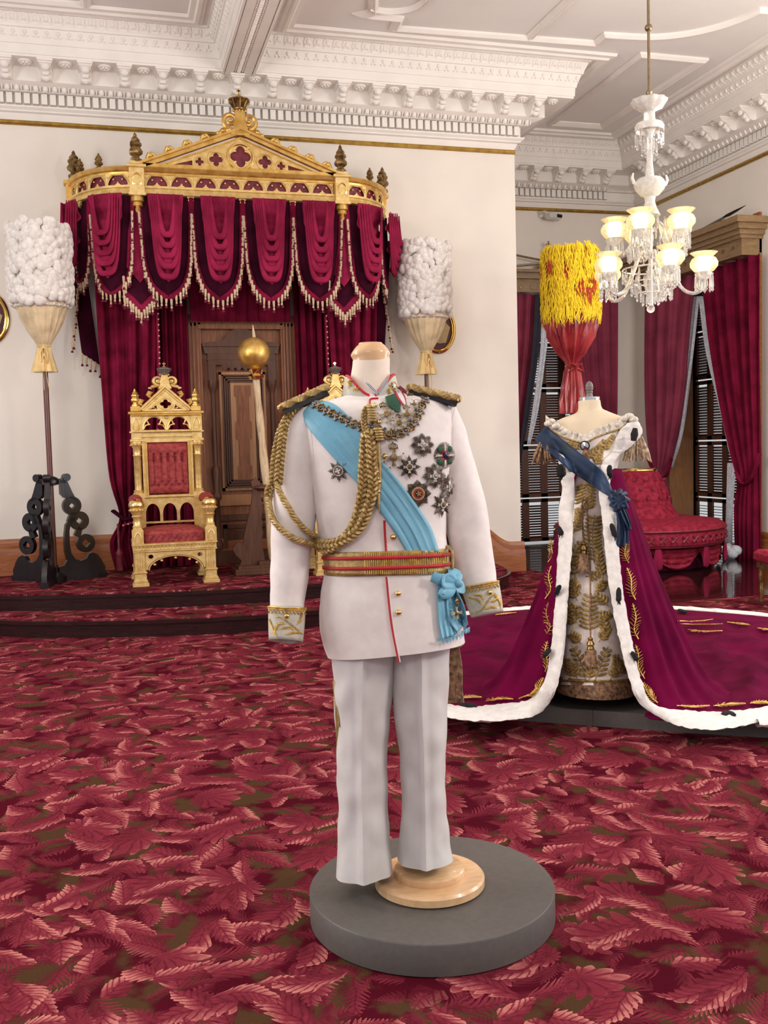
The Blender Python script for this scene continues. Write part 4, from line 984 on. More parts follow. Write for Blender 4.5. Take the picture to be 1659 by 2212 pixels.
kr = kahili((3.165, 9.55), .258, 2.725, 3.42, ZD, 'white feather standard in front of the oval picture, right of the canopy'); stand(kr, radians(-90))
# yellow feather standard
KP = at(1233, 610, D=9.0); ky = thing('feather_standard', 'yellow and red feather standard with red satin tie, behind the gown', 'feather standard', (KP.x, KP.y, 0))
R, z0, z1 = .275, at(1233, 684, D=9.0).z, at(1233, 538, D=9.0).z
ob('drum', MB().lathe([(.05, z0), (R-.05, z0), (R-.05, z1-.01), (0, z1-.01)], 24), M_FEATH, ky)
def feather(seed):
    rnd = random.Random(seed); mb = MB()
    for i in range(7):
        x = (i-3)*.008; mb.tube([(x, rnd.uniform(-.01, .02), 0), (x+rnd.uniform(-.012, .012), -.05, .016+rnd.uniform(-.006, .012)), (x+rnd.uniform(-.018, .018), -.10, .012+rnd.uniform(-.006, .01)), (x+rnd.uniform(-.025, .025), -.14-rnd.uniform(0, .04), .004)], [.005, .0065, .005, .001], 4, flat=.5)
    return mb
FE = {}
FB = [feather(i) for i in range(5)]
for j in range(11):
    n = 27
    for i in range(n):
        a = 2*pi*(i+.5*(j % 2)+random.uniform(-.3, .3))/n; z = lerp(z0+.10, z1, j/10)+random.uniform(-.02, .015)
        red = random.random() < .05; q = (random.randrange(5), red); rr = R-.035 if not red else R-.03
        M = frame(V(rr*cos(a), rr*sin(a), z), V(cos(a), sin(a), .12), s=random.uniform(.95, 1.25)) @ RZ(random.uniform(-.2, .2))
        if q in FE: o = inst(FE[q], ky)
        else: o = FE[q] = ob('red_feather' if red else 'yellow_feather', FB[q[0]], M_FEATHR if red else M_FEATH, ky)
        o.matrix_local = M
tz, bz = at(1233, 790, D=9.0).z, at(1233, 892, D=9.0).z
ob('satin_skirt', cloth_lathe([(R*.86, z0+.06), (R*.88, z0-.05), (R*.74, z0-.18), (R*.45, z0-.33), (.055, tz+.03), (.045, tz)], 130, 11, .10, 2), M_SILKR, ky)
ob('satin_tail', cloth_lathe([(.045, tz), (.065, tz-.05), (.09, tz-.2), (.105, tz-.33), (.115, bz)], 90, 6, .2, 1), M_SILKR, ky, solid=.004)
kb = MB(); kb.ring((0, 0, tz), .05, .018, 18, 7); kb.tube([(0, -.06, tz), (-.06, -.09, tz+.02), (-.08, -.085, tz-.05), (-.02, -.075, tz-.03)], [.014, .022, .02, .012], 7, flat=.5); kb.tube([(0, -.06, tz), (.05, -.09, tz+.015), (.07, -.085, tz-.05), (.02, -.075, tz-.03)], [.014, .022, .02, .012], 7, flat=.5)
kb.tube([(0, -.08, tz), (-.01, -.11, tz-.15), (.0, -.13, tz-.34)], [.02, .03, .035], 8, flat=.3); ob('satin_bow', kb, M_SILKR, ky)
ob('pole', MB().tube([(0, 0, .02), (0, 0, z1-.1)], .024, 10), M_KOA, ky); ob('stand_base', MB().lathe([(.22, 0), (.22, .03), (.12, .06), (.05, .12), (.04, .5), (.03, .52)], 18), M_BLACKW, ky)
# ================================================================== gold ball on a spiral staff
YS = 8.92
b0, b1 = at(548, 763, Y=YS), at(591, 1212, Y=YS); foot = V(b1.x, YS, ZD)
ks = thing('kapu_staff', 'gold ball on a twisted ivory staff, in front of the wooden door', 'staff', foot)
def W3(p): return Vector(p)
ob('gold_ball', MB(T(*b0)).ball((0, 0, 0), .146, 40, 26), M_GOLD, ks, True)
tip = at(546, 702, Y=YS); tp = at(550, 738, Y=YS)
ob('tip', MB().tube([tp, tip.lerp(tp, .5), tip], [.018, .014, .004], 8), M_TUSK, ks, True)
n = 90; P = [b0.lerp(b1, .12+.88*i/(n-1)) for i in range(n)]
sf = MB(); vs = []
for i, p in enumerate(P):
    for k in range(14):
        a = 2*pi*k/14; r = (.030+.014*i/n)*(1+.10*cos(2*(a+i*.16))); vs.append(p+V(r*cos(a), r*sin(a), 0))
sf.add(vs, [(i*14+k, i*14+(k+1) % 14, (i+1)*14+(k+1) % 14, (i+1)*14+k) for i in range(n-1) for k in range(14)]); ob('twisted_staff', sf, M_TUSK, ks, True)
nk = b0.lerp(b1, .17); cl = MB(T(*b0.lerp(b1, .125))); cl.lathe([(.02, .0), (.055, .0), (.07, .03), (.05, .045), (.04, .055), (.05, .075), (.055, .09), (.035, .105), (.03, .13)], 12, wob=lambda a, z: 1+.12*cos(6*a)); ob('leaf_collar', cl, M_GOLDB, ks, True)
dk = at(580, 1053, Y=YS); ob('holding_disc', MB(T(*dk)).lathe([(.05, -.03), (.12, -.02), (.15, 0), (.15, .015), (.12, .025), (.05, .03)], 24), M_DOORD, ks, True)
for s in (-1, 1):
    br = MB(T(b1.x-.02, YS-.02, ZD) @ XZ @ Matrix.Diagonal((1 if s < 0 else .55, 1, 1, 1)))
    out = [(s*.06, .06), (s*.30, .06), (s*.28, .13), (s*.33, .18), (s*.36, .24), (s*.31, .30), (s*.26, .27), (s*.25, .34), (s*.22, .46), (s*.17, .66), (s*.15, .78), (s*.17, .84), (s*.12, .88), (s*.08, .82)]
    out += [(s*(.085-.012*(i % 2)), .78-.045*i) for i in range(14)]
    br.prism(out, -.02, .02); ob('carved_bracket', br, M_DOORD, ks, True)
bs = MB(T(b1.x, YS, ZD)); bs.cb((-.09, 0, .03), (.56, .34, .06), .008); bs.cb((-.09, 0, .07), (.50, .28, .03), .006); bs.cb((0, 0, .10), (.3, .24, .04), .006); ob('stand_base', bs, M_DOORD, ks, True)
# ================================================================== oval pictures
def oval(cx, cz, label):
    o = thing('oval_picture', label, 'picture', (cx, YW, cz), group='oval framed pictures on the back wall')
    fr = MB(F(0)); fr.M = T(0, -.002, 0) @ XZ
    rows = []
    for d, h in ((.0, .0), (.0, .02), (.012, .032), (.026, .036), (.036, .022), (.044, .026), (.05, .012), (.05, 0)):
        rows.append([((.205-d)*cos(2*pi*i/48), (.258-d)*sin(2*pi*i/48), h) for i in range(48)])
    fr.add([p for r in rows for p in r], [(j*48+i, j*48+(i+1) % 48, (j+1)*48+(i+1) % 48, (j+1)*48+i) for j in range(7) for i in range(48)])
    ob('gold_frame', fr, M_GOLDB, o)
    ob('backing', MB(T(0, -.002, 0) @ XZ).prism([(.16*cos(2*pi*i/40), .212*sin(2*pi*i/40)) for i in range(40)], .0, .008), M_PICBG, o)
    ob('emblem', MB(T(0, -.01, 0) @ XZ).prism([(.02, -.15), (.09, -.14), (.14, .02), (.06, .10), (.05, -.02), (.0, -.06), (-.06, .12), (-.13, .04), (-.08, -.12)], .0, .006), M_EMBL, o)
oval(3.41, 2.625, 'oval gold picture frame half hidden behind the right white feather standard')
oval(-1.04, 2.70, 'oval gold picture frame cut off by the left edge of the photo')
# security camera
so_ = thing('security_camera', 'small white security camera high on the alcove wall', 'camera', (5.71, YA, 4.42))
ob('mount', MB().lathe([(.05, -.02), (.055, 0), (.05, .02)], 12).tube([(0, 0, 0), (-.05, -.07, .03), (-.02, -.14, .03), (.02, -.16, .0)], .014, 6), M_PLAST, so_)
cb_ = MB(RZ(.35)); cb_.cb((.06, -.16, -.03), (.22, .10, .09), .02); ob('housing', cb_, M_PLAST, so_); ob('lens', MB(RZ(.35)).cb((.12, -.215, -.025), (.085, .02, .045), .008), M_LENS, so_)
# ================================================================== window dressing in the alcove
p1 = thing('window_pelmet', 'gilded pelmet with crossed spears over the far alcove window', 'pelmet', (5.88, YA, 3.38))
pm = MB(); pm.box(-.80, .82, -.22, 0, 0, .11); pm.box(-.80, .82, -.20, 0, .11, .17); pm.box(-.83, .85, -.26, 0, .17, .20); pm.box(-.81, .83, -.23, 0, .20, .25); pm.box(-.84, .86, -.28, 0, .25, .29); ob('pelmet_board', pm, M_PELM, p1)
stp = MB(XZ); stp.prism([((.022 if i % 2 == 0 else .010)*cos(pi/2+i*pi/5), (.022 if i % 2 == 0 else .010)*sin(pi/2+i*pi/5)) for i in range(10)], 0, .01)
pieces('star', stp, M_DKGOLD, p1, [T(-.76+i*.165, -.22, .055) for i in range(10)])
dm = MB(T(-.14, -.14, .29)); dm.lathe([(.19, 0), (.18, .04), (.13, .10), (.06, .14), (.02, .15), (.012, .20), (.035, .22), (.04, .25), (.03, .28), (.01, .29)], 20); dm.cb((0, 0, .34), (.018, .018, .11)); dm.cb((0, 0, .35), (.07, .018, .02)); ob('crown_finial', dm, M_BRASS, p1)
for s in (-1, 1): ob('spear', MB().tube([(-.14-s*.9, -.18-.02*s, .32+.22), (-.14, -.18-.02*s, .40), (-.14+s*.9, -.18-.02*s, .32-.02)], .014, 7), M_BRASS, p1)
p2_ = thing('window_pelmet', 'dark gilt pelmet with spear over the right-hand window', 'pelmet', (XR, 10.6, 3.45))
pm = MB(); pm.box(-.26, 0, -1.10, 1.35, 0, .15); pm.box(-.30, 0, -1.13, 1.37, .15, .19); pm.box(-.33, 0, -1.16, 1.38, .19, .24); pm.box(-.37, 0, -1.20, 1.40, .24, .30); pm.box(-.42, 0, -1.25, 1.42, .30, .37); pm.box(-.27, 0, -1.11, 1.35, -.03, 0); ob('pelmet_board', pm, M_PELM, p2_)
pieces('star', stp, M_DKGOLD, p2_, [RZ(-pi/2) @ T(0, 0, 0) if 0 else T(-.262, -.95+i*.19, .07) @ RZ(-pi/2) for i in range(11)])
sp_ = MB(); a_, c_ = at(1500, 505, X=6.85)-V(XR, 10.6, 3.45), at(1612, 443, X=6.85)-V(XR, 10.6, 3.45); d_ = (c_-a_); sp_.tube([a_-d_*1.5, a_, a_+d_*.60], .016, 8); ob('spear_shaft', sp_, M_GREYK, p2_); ob('spear_head', MB().tube([a_+d_*.60, a_+d_*.66, a_+d_*.8, c_], [.018, .034, .028, .003], 8, flat=.4), M_GREYBIT, p2_)
def pxd(pts, X=None, Y=None):
    q = [at(x, y, X=X, Y=Y) for x, y in pts]; return [(p.x, p.y, min(p.z, 3.37 if Y else 3.41)) for p in q]
# far window: left and right curtains, lace
curtain('alcove_curtain', 'plum curtain with dark border at left side of the far window', M_CURTP, [(5.02, 12.0, 3.37), (5.02, 12.0, 2), (5.02, 12.0, .05)], pxd([(1158, 636), (1150, 760), (1132, 900), (1121, 1010), (1119, 1100), (1121, 1200)], Y=12.0), 3, .03)
dbk = drape(pxd([(1156, 636), (1148, 760), (1130, 900), (1119, 1010), (1117, 1100)], Y=11.93), pxd([(1172, 636), (1166, 740), (1146, 880), (1126, 990), (1120, 1060)], Y=11.93), 1, .008, (0, -1, 0), nu=16); tag(ob('curtain_border', dbk, M_DKBLUE, solid=.006), 'dark navy border strip hanging beside the far window shutters', 'curtain')
curtain('alcove_curtain', 'mauve red curtain at right side of the far window, behind the gown', M_CURTP, pxd([(1188, 636), (1206, 700), (1228, 800), (1262, 900), (1290, 1000), (1290, 1100), (1285, 1218)], Y=12.0), pxd([(1334, 640), (1333, 800), (1332, 900), (1330, 1000), (1328, 1100), (1326, 1218)], Y=12.0), 4, .03)
lc = drape(pxd([(1168, 600), (1166, 760), (1150, 880), (1138, 960)], Y=12.06), pxd([(1196, 600), (1180, 760), (1164, 880), (1146, 960)], Y=12.06), 2, .01, (0, -1, 0), nu=20); tag(ob('lace_curtain', lc, M_LACEC, solid=.003), 'pale lace strip beside the dark border of the far window', 'lace curtain')
# right-hand window
XN = 6.98; NX = (-1, 0, 0)
cf = curtain('alcove_curtain', 'mauve curtain tied back at far side of the right-hand window', M_CURTP, pxd([(1395, 560), (1395, 800), (1400, 930), (1412, 1000), (1420, 1030), (1418, 1080), (1420, 1160)], X=XN), pxd([(1504, 560), (1490, 720), (1478, 860), (1456, 970), (1437, 1030), (1447, 1080), (1450, 1160)], X=XN), 4, .03, NX)
cn = curtain('alcove_curtain', 'crimson curtain tied back at near side of the right-hand window', M_CURT, pxd([(1518, 560), (1532, 720), (1556, 860), (1580, 970), (1597, 1040), (1590, 1100), (1592, 1215)], X=XN), pxd([(1641, 545), (1641, 720), (1641, 860), (1641, 960), (1640, 1020), (1640, 1100), (1640, 1215)], X=XN), 5, .035, NX)
XL = 7.03
for lp_, rp_, lb in (([(1499, 640), (1484, 780), (1462, 930), (1440, 1020)], [(1511, 640), (1496, 780), (1476, 930), (1452, 1010)], 'white lace edging along the tied-back mauve curtain'),
                 ([(1510, 640), (1526, 760), (1560, 900), (1576, 980)], [(1518, 640), (1536, 760), (1572, 900), (1588, 980)], 'white lace edging along the tied-back crimson curtain'),
                 ([(1426, 1040), (1434, 1080), (1440, 1122)], [(1436, 1040), (1448, 1080), (1452, 1122)], 'short lace tail hanging below the mauve curtain tieback'),
                 ([(1572, 1000), (1570, 1100), (1566, 1190)], [(1590, 1000), (1584, 1100), (1580, 1190)], 'long lace tail hanging below the crimson curtain tieback')):
    lace_ = tag(ob('lace_curtain', drape(pxd(lp_, X=XL+.04), pxd(rp_, X=XL+.04), 2, .012, NX, nu=20), M_LACEC, solid=.003), lb, 'lace curtain')
pb = at(1578, 1205, Z=.0); lb = MB(T(pb.x, pb.y, 0))
for i in range(9): lb.ball((random.uniform(-.1, .1), random.uniform(-.14, .1), .05+random.uniform(0, .06)), random.uniform(.05, .085), 9, 6, sz=.8)
ob('bunched_end', lb, M_LACEC, lace_)
for c_, q in ((cf, [(1398, 985), (1418, 1030), (1438, 1028), (1450, 990)]), (cn, [(1590, 1020), (1606, 1045), (1625, 1030), (1641, 980)])):
    ob('tieback', MB().tube(cat(pxd(q, X=XN-.06), 16), .03, 7, flat=.5), M_CURT, c_)
# ================================================================== round tufted settee
SX, SY = 5.72, 9.80
st = thing('round_settee', 'round crimson tufted settee with central backrest on the dark floor', 'settee', (SX, SY, 0))
seat = MB().lathe([(.84, .27), (.92, .29), (.94, .34), (.92, .42), (.935, .44), (.92, .47), (.88, .50), (.65, .53), (.47, .54), (.40, .56)], 64); ob('seat', seat, M_BROCADE, st)
ob('seat_welt', MB().ring((0, 0, .44), .935, .012, 64, 6).ring((0, 0, .275), .895, .012, 64, 6), M_MAROON, st)
def cone(u, v):
    a = 2*pi*u; prof = [(.46, .53), (.42, .58), (.37, .66), (.345, .72), (.35, .74), (.33, .82), (.275, .95), (.23, 1.03), (.215, 1.05), (.19, 1.055)]
    k = v*(len(prof)-1); i = min(int(k), len(prof)-2); r = lerp(prof[i][0], prof[i+1][0], k-i); z = lerp(prof[i][1], prof[i+1][1], k-i)
    r -= .018*abs(cos(7*a+pi*(int(z*9) % 2)/2))**4*(1 if .6 < z < 1.0 else 0); return V(r*cos(a), r*sin(a), z)
bk_ = ob('central_backrest', MB().grid(112, 30, cone, cu=True), M_BROCADE, st)
tufts = [T(.345*cos(a), .345*sin(a), z) if z < .8 else T((.40-.145*z/1.0*1.0+.03)*cos(a), (.40-.145*z+.03)*sin(a), z) for z, o in ((.76, 0), (.86, .5), (.96, 0)) for a in [2*pi*(i+o)/14 for i in range(14)]]
pieces('tuft_button', MB().ball((0, 0, 0), .016, 6, 4), M_MAROON, bk_, tufts)
pieces('band_tuft', MB().tube([(-.03, 0, -.03), (0, .006, 0), (.03, 0, .03)], .012, 5).tube([(.03, 0, -.03), (0, .006, 0), (-.03, 0, .03)], .012, 5), M_MAROON, st, [RZ(2*pi*i/48) @ T(0, -.938, .355) for i in range(48)])
ob('brass_rim', MB().ring((0, 0, 1.06), .20, .02, 32, 8).lathe([(0, 1.04), (.2, 1.05)], 24), M_GOLDB, st)
for i in range(10):
    a0 = 2*pi*i/10; ss = MB()
    def sw_(u, v):
        a = a0+(u-.03)*2*pi/10*1.06; d = .03+.20*(1-(2*u-1)**2)*v+.02*v; return V((.91+.012*sin(v*22-8*(2*u-1)**2))*cos(a), (.79+.012*sin(v*22-8*(2*u-1)**2))*sin(a), .275-d)
    ob('skirt_swag', ss.grid(16, 14, sw_), M_BROCADE, st, solid=.006)
    jb = MB(RZ(a0) @ T(.92, 0, .26)); jb.lathe([(.0, -.22), (.04, -.20), (.055, -.12), (.03, 0)], 10, sx=.5); ob('skirt_jabot', jb, M_VELVB, st)
ob('plinth', MB().lathe([(.74, 0), (.76, .02), (.76, .26), (.5, .27)], 48), M_VELVD, st)
for i in range(6): ob('caster', MB(RZ(.5+i*pi/3) @ T(.70, 0, 0)).lathe([(.02, 0), (.03, .03), (.02, .06)], 8), M_BRASS, st)
# stool at the right edge
sl = thing('footstool', 'small gilt-legged stool with red seat at the right edge', 'stool', (5.37, 6.80, 0), YAW*-1)
ob('seat', MB().cb((0, 0, .40), (.46, .42, .11), .03), M_BROCADE, sl); ob('apron', MB().cb((0, 0, .325), (.42, .38, .05), .006), M_DKGOLD, sl)
for a in (-1, 1):
    for b_ in (-1, 1): ob('leg', MB(T(a*.18, b_*.16, 0)).lathe([(.012, 0), (.02, .02), (.014, .05), (.018, .08), (.022, .12), (.016, .14), (.022, .22), (.026, .24), (.02, .26), (.032, .30), (.032, .32)], 10), M_DKGOLD, sl)
# ================================================================== chandelier
CD = 7.2; CB = at(1406, 676, D=CD); U = CD/FPX
ch = thing('chandelier', 'crystal chandelier with ten lit etched glass shades', 'chandelier', CB)
zz = lambda y: (676-y)*U
ob('rod', MB().tube([(0, 0, zz(224)), (0, 0, ZC-CB.z)], .011, 8), M_BRASS, ch); ob('rod_ball', MB().ball((0, 0, zz(78)), .028, 14, 10), M_BRASS, ch); ob('rod_collar', MB().lathe([(.012, zz(205)), (.025, zz(212)), (.02, zz(216)), (.03, zz(222)), (.035, zz(228))], 12), M_BRASS, ch)
def scal(a, z): return 1+.05*cos(10*a)
ob('scalloped_bowl', MB().lathe([(.035, zz(252)), (.06, zz(248)), (.10, zz(243)), (.122, zz(234)), (.128, zz(228)), (.118, zz(229)), (.09, zz(240)), (.03, zz(246))], 40, wob=scal), M_FROST, ch)
ob('stem', MB().lathe([(.045, zz(462)), (.075, zz(470)), (.05, zz(455)), (.035, zz(440)), (.045, zz(425)), (.05, zz(420)), (.03, zz(400)), (.034, zz(392)), (.028, zz(375)), (.022, zz(355)), (.025, zz(300)), (.05, zz(285)), (.042, zz(268)), (.04, zz(252))], 20), M_FROST, ch)
ob('drop_canopy', MB().lathe([(.035, zz(274)), (.09, zz(276)), (.105, zz(282)), (.10, zz(292)), (.09, zz(286)), (.03, zz(280))], 30), M_FROST, ch)
ob('dish', MB().lathe([(.03, zz(432)), (.07, zz(426)), (.105, zz(414)), (.115, zz(404)), (.095, zz(394)), (.085, zz(392)), (.09, zz(402)), (.03, zz(415))], 36), M_FROST, ch)
for s in (-1, 1): ob('horn', MB().tube([(s*.10, 0, zz(405)), (s*.13, 0, zz(402)), (s*.145, 0, zz(392)), (s*.135, 0, zz(382))], [.012, .013, .011, .006], 8), M_FROST, ch)
DROP = MB(); DROP.lathe([(0, -.115), (.012, -.10), (.006, -.088), (.011, -.08), (.008, -.01), (.003, 0), (.008, .008), (.008, .016), (0, .02)], 6)
dmats = []
def dring(r, y, n, s, o=0): 
    for i in range(n): a = 2*pi*(i+o)/n; dmats.append(T(r*cos(a), r*sin(a), zz(y)) @ Matrix.Diagonal((s, s, s, 1)))
dring(.098, 295, 9, .95); dring(.05, 315, 6, .9, .5); dring(.055, 462, 8, .8)
dring(.20, 585, 20, .8); dring(.175, 598, 18, .85, .5); dring(.14, 610, 16, .85); dring(.10, 622, 12, .85, .5); dring(.06, 634, 8, .8); dring(.13, 500, 14, .8); dring(.11, 480, 10, .7, .5); dring(.16, 540, 14, .8)
SHD = [(.045, -.062), (.07, -.055), (.098, -.02), (.10, .005), (.085, .035), (.062, .048), (.078, .062), (.098, .078)]
def arm(a, r, zg, zs, zi):
    A = RZ(a)
    tb2 = MB(A).tube(cat([(.03, 0, zs), (.09, 0, zs+.03), (r*.55, 0, zi+.05), (r*.78, 0, zi-.01), (r*.95, 0, zi+.01), (r, 0, zi+.06), (r, 0, zg-.075)], 30), .013, 8); ar = ob('arm', tb2, M_CRYSTAL, ch)
    M = A @ T(r, 0, zg)
    ob('lamp_cup', MB(M).lathe([(.015, -.12), (.045, -.10), (.055, -.075), (.05, -.06), (.02, -.06)], 16), M_FROST, ar)
    ob('glass_shade', MB(M).lathe(SHD, 28), M_SHADE, ar); ob('bulb', MB(M).ball((0, 0, 0), .036, 12, 8, sz=1.2), M_BULB, ar)
    for i in range(9): t = 2*pi*i/9; dmats.append(A @ T(r+.06*cos(t), .06*sin(t), zg-.085) @ Matrix.Diagonal((.85, .85, 1.05, 1)))
for i in range(5): arm(radians(-100+72*i), .375, zz(578), zz(560), zz(636))
for i in range(5): arm(radians(-64+72*i), .255, zz(494), zz(500), zz(545))
pieces('crystal_drop', DROP, M_CRYSTAL, ch, dmats)
ob('crystal_ball', MB().ball((0, 0, .03), .03, 16, 10), M_CRYSTAL, ch); ob('drop_frame', MB().ring((0, 0, zz(583)), .20, .006, 40, 5).ring((0, 0, zz(610)), .14, .005, 32, 5).ring((0, 0, zz(632)), .07, .005, 24, 5).tube([(0, 0, .05), (0, 0, zz(470))], .016, 8), M_FROST, ch)
lamp('chandelier_light', CB+V(0, 0, -.32), 22, (1, .92, .83), .12)
lamp('chandelier_light', CB+V(.28, .22, zz(260)), 16, (1, .92, .83), .10)
# ================================================================== the white uniform on its stand
PC = V(.872, 2.698, 0)
plat = thing('display_platform', 'round charcoal platform under the white uniform', 'platform', PC)
ob('platform_disc', MB().lathe([(.355, 0), (.363, .004), (.363, .086), (.360, .09), (0, .09)], 96), M_GREYP, plat)
ROW = V(RT.x, RT.y, 0).normalized(); DEP = V(FW.x, FW.y, 0).normalized()
uni = thing('uniform_mannequin', 'headless mannequin in white military uniform with light blue sash and medals', 'mannequin', (PC.x, PC.y, .09))
def loft(rings, nu=64, nv=60, e=1.0, disp=None, D0=2.87):
    """rings: (xl, yl, xr, yr, depth ratio or metres, D) along the body, photo positions of both side outlines"""
    C = []
    for q in rings:
        xl, yl, xr, yr, b = q[:5]; D = q[5] if len(q) > 5 else D0
        l, r = at(xl, yl, D=D), at(xr, yr, D=D); C.append((l, r, b))
    L, R = cat([c[0] for c in C], nv), cat([c[1] for c in C], nv); B = [v.x for v in cat([(c[2], 0, 0) for c in C], nv)]
    def fn(u, v):
        j = min(int(round(v*(nv-1))), nv-1); c = (L[j]+R[j])/2; ax = (R[j]-L[j])/2; a = 2*pi*u; ca, sa = cos(a), sin(a)
        x = (abs(ca)**e)*(1 if ca > 0 else -1); y = (abs(sa)**e)*(1 if sa > 0 else -1)
        t = (L[min(j+1, nv-1)]-L[max(j-1, 0)]+R[min(j+1, nv-1)]-R[max(j-1, 0)]); 
        dep = ax.cross(t); dep = dep.normalized() if dep.length > 1e-9 else DEP
        if dep.dot(DEP) < 0: dep = -dep
        p = c+ax*x+dep*(B[j]*y)
        if disp: p = p+(ax*x/ax.length+dep*y)*disp(u, v, p)
        return p
    return MB().grid(nu, nv, fn, cu=True)
def nz(p, s, seed=0): return noise.noise(Vector(p)*s+V(seed*7.3, seed*3.1, seed))
def cdisp(u, v, p):
    d = .004*nz(p, 9)+.0022*nz(p, 22, 1)
    d += .010*nz((p.x*6+p.z*3, p.y*5, p.z*11+p.x*8), 1, 7)*max(0, min(1, (1.24-p.z)*4))*max(0, min(1, (p.z-.98)*5))
    d += .005*nz((p.x*5, p.y*5, p.z*16+p.x*9), 1, 2)*max(0, min(1, (1.22-p.z)*5))*max(0, min(1, (p.z-.95)*6))
    return d
TOR = [(756, 846, 854, 840, .046), (744, 856, 864, 848, .056), (714, 864, 898, 856, .066), (683, 872, 934, 864, .078), (656, 884, 962, 874, .092), (646, 900, 974, 890, .106), (650, 930, 976, 922, .124), (660, 980, 973, 975, .135), (670, 1040, 968, 1035, .132), (680, 1100, 962, 1095, .126), (688, 1150, 963, 1142, .122), (696, 1195, 967, 1186, .120), (699, 1240, 972, 1230, .124), (690, 1300, 985, 1287, .132), (692, 1365, 997, 1342, .138), (708, 1418, 1004, 1386, .142)]
def tdisp(u, v, p):
    d = cdisp(u, v, p)
    return d
torso = loft(TOR, 88, 84, .86, tdisp)
SL = [(646, 878, 712, 900, .05, 2.87), (622, 908, 700, 935, .066, 2.87), (606, 955, 692, 975, .072, 2.87), (595, 1020, 688, 1034, .070, 2.865), (588, 1095, 684, 1106, .066, 2.86), (585, 1170, 673, 1178, .060, 2.85), (584, 1245, 665, 1250, .055, 2.835), (583, 1312, 658, 1314, .050, 2.82), (583, 1330, 657, 1332, .049, 2.82)]
SR = [(920, 895, 984, 876, .05, 2.92), (935, 935, 1002, 918, .064, 2.93), (945, 1000, 1020, 988, .070, 2.94), (955, 1075, 1043, 1060, .068, 2.935), (963, 1120, 1053, 1110, .064, 2.93), (971, 1175, 1062, 1162, .060, 2.92), (985, 1230, 1069, 1215, .055, 2.905), (998, 1270, 1074, 1256, .050, 2.89), (1002, 1285, 1076, 1272, .049, 2.89)]
slv = [loft(SL, 40, 50, 1, cdisp), loft(SR, 40, 50, 1, cdisp)]
jacket = ob('jacket', torso, M_WHITE, uni, True)
for s in slv: ob('sleeve', s, M_WHITE, jacket, True)
cuffs = [loft([(581, 1310, 659, 1313, .053, 2.82), (581, 1350, 657, 1352, .053, 2.81), (582, 1383, 653, 1387, .051, 2.80)], 40, 10, .9), loft([(997, 1270, 1076, 1255, .054, 2.89), (1007, 1302, 1082, 1288, .054, 2.882), (1019, 1334, 1086, 1321, .053, 2.875)], 40, 10, .9)]
cuffo = [ob('cuff', c, M_CUFFC, jacket, True, solid=.003) for c in cuffs]
ob('shirt_cuff', loft([(600, 1366, 645, 1370, .030, 2.81), (604, 1379, 641, 1383, .030, 2.80)], 24, 4), M_WHITE, jacket, True)
def mkbvh(*mbs):
    vs, fs = [], []
    for m in mbs: k = len(vs); vs += m.v; fs += [tuple(i+k for i in f) for f in m.f]
    return BVHTree.FromPolygons(vs, fs)
BT = mkbvh(torso); BALL = mkbvh(torso, *slv); BCUFF = [mkbvh(c) for c in cuffs]
def hit(x, y, bvh=BT, off=0):
    d = ray(x, y); h = bvh.ray_cast(CAM, d)
    if h[0] is None: return None, None
    n = h[1] if h[1].dot(d) < 0 else -h[1]
    return h[0]+n*off, n
def hitp(pts, bvh=BT, off=0):
    """cast photo points onto a garment, filling misses from the neighbours' distance"""
    res = [hit(x, y, bvh, off)[0] for x, y in pts]; good = [i for i, r in enumerate(res) if r is not None]
    out = []
    if not good: return [at(x, y, D=2.80) for x, y in pts]
    for i, (x, y) in enumerate(pts):
        if res[i] is not None: out.append(res[i]); continue
        k = min(good, key=lambda g: abs(g-i)); lo_ = [g for g in good if g < i]; hi_ = [g for g in good if g > i]
        dd = lambda g: (res[g]-CAM).dot(FW)
        D = lerp(dd(lo_[-1]), dd(hi_[0]), (i-lo_[-1])/(hi_[0]-lo_[-1])) if lo_ and hi_ else dd(k)
        out.append(at(x, y, D=D))
    return out
def c6(pts): return [(570+.33152*x, 730+.33152*y) for x, y in pts]          # positions measured on an enlarged detail
def pline(pts, n): return [(p.x, p.y) for p in even([(a, b, 0) for a, b in pts], n)]
def psm(pts, n): return [(p.x, p.y) for p in even(cat([(a, b, 0) for a, b in pts], n*3), n)]
# neck form and wooden cap
neck = loft([(762, 780, 842, 774, .048), (761, 792, 842, 786, .051), (758, 812, 842, 806, .053), (756, 840, 846, 834, .058), (752, 862, 850, 855, .060)], 40, 14, 1); ob('neck_form', neck, M_SKIN, uni, True)
ob('neck_cap', loft([(775, 745, 826, 742, .034), (768, 751, 833, 748, .042), (759, 764, 841, 759, .051), (758, 770, 842, 765, .052), (762, 777, 841, 772, .051), (764, 788, 841, 783, .0495)], 40, 16, 1).add([], []), M_PALEW, uni, True)
capt = at(800, 743, D=2.87); ob('cap_top', MB(T(*capt)).lathe([(.036, -.004), (.034, .003), (0, .006)], 24), M_PALEW, uni, True)
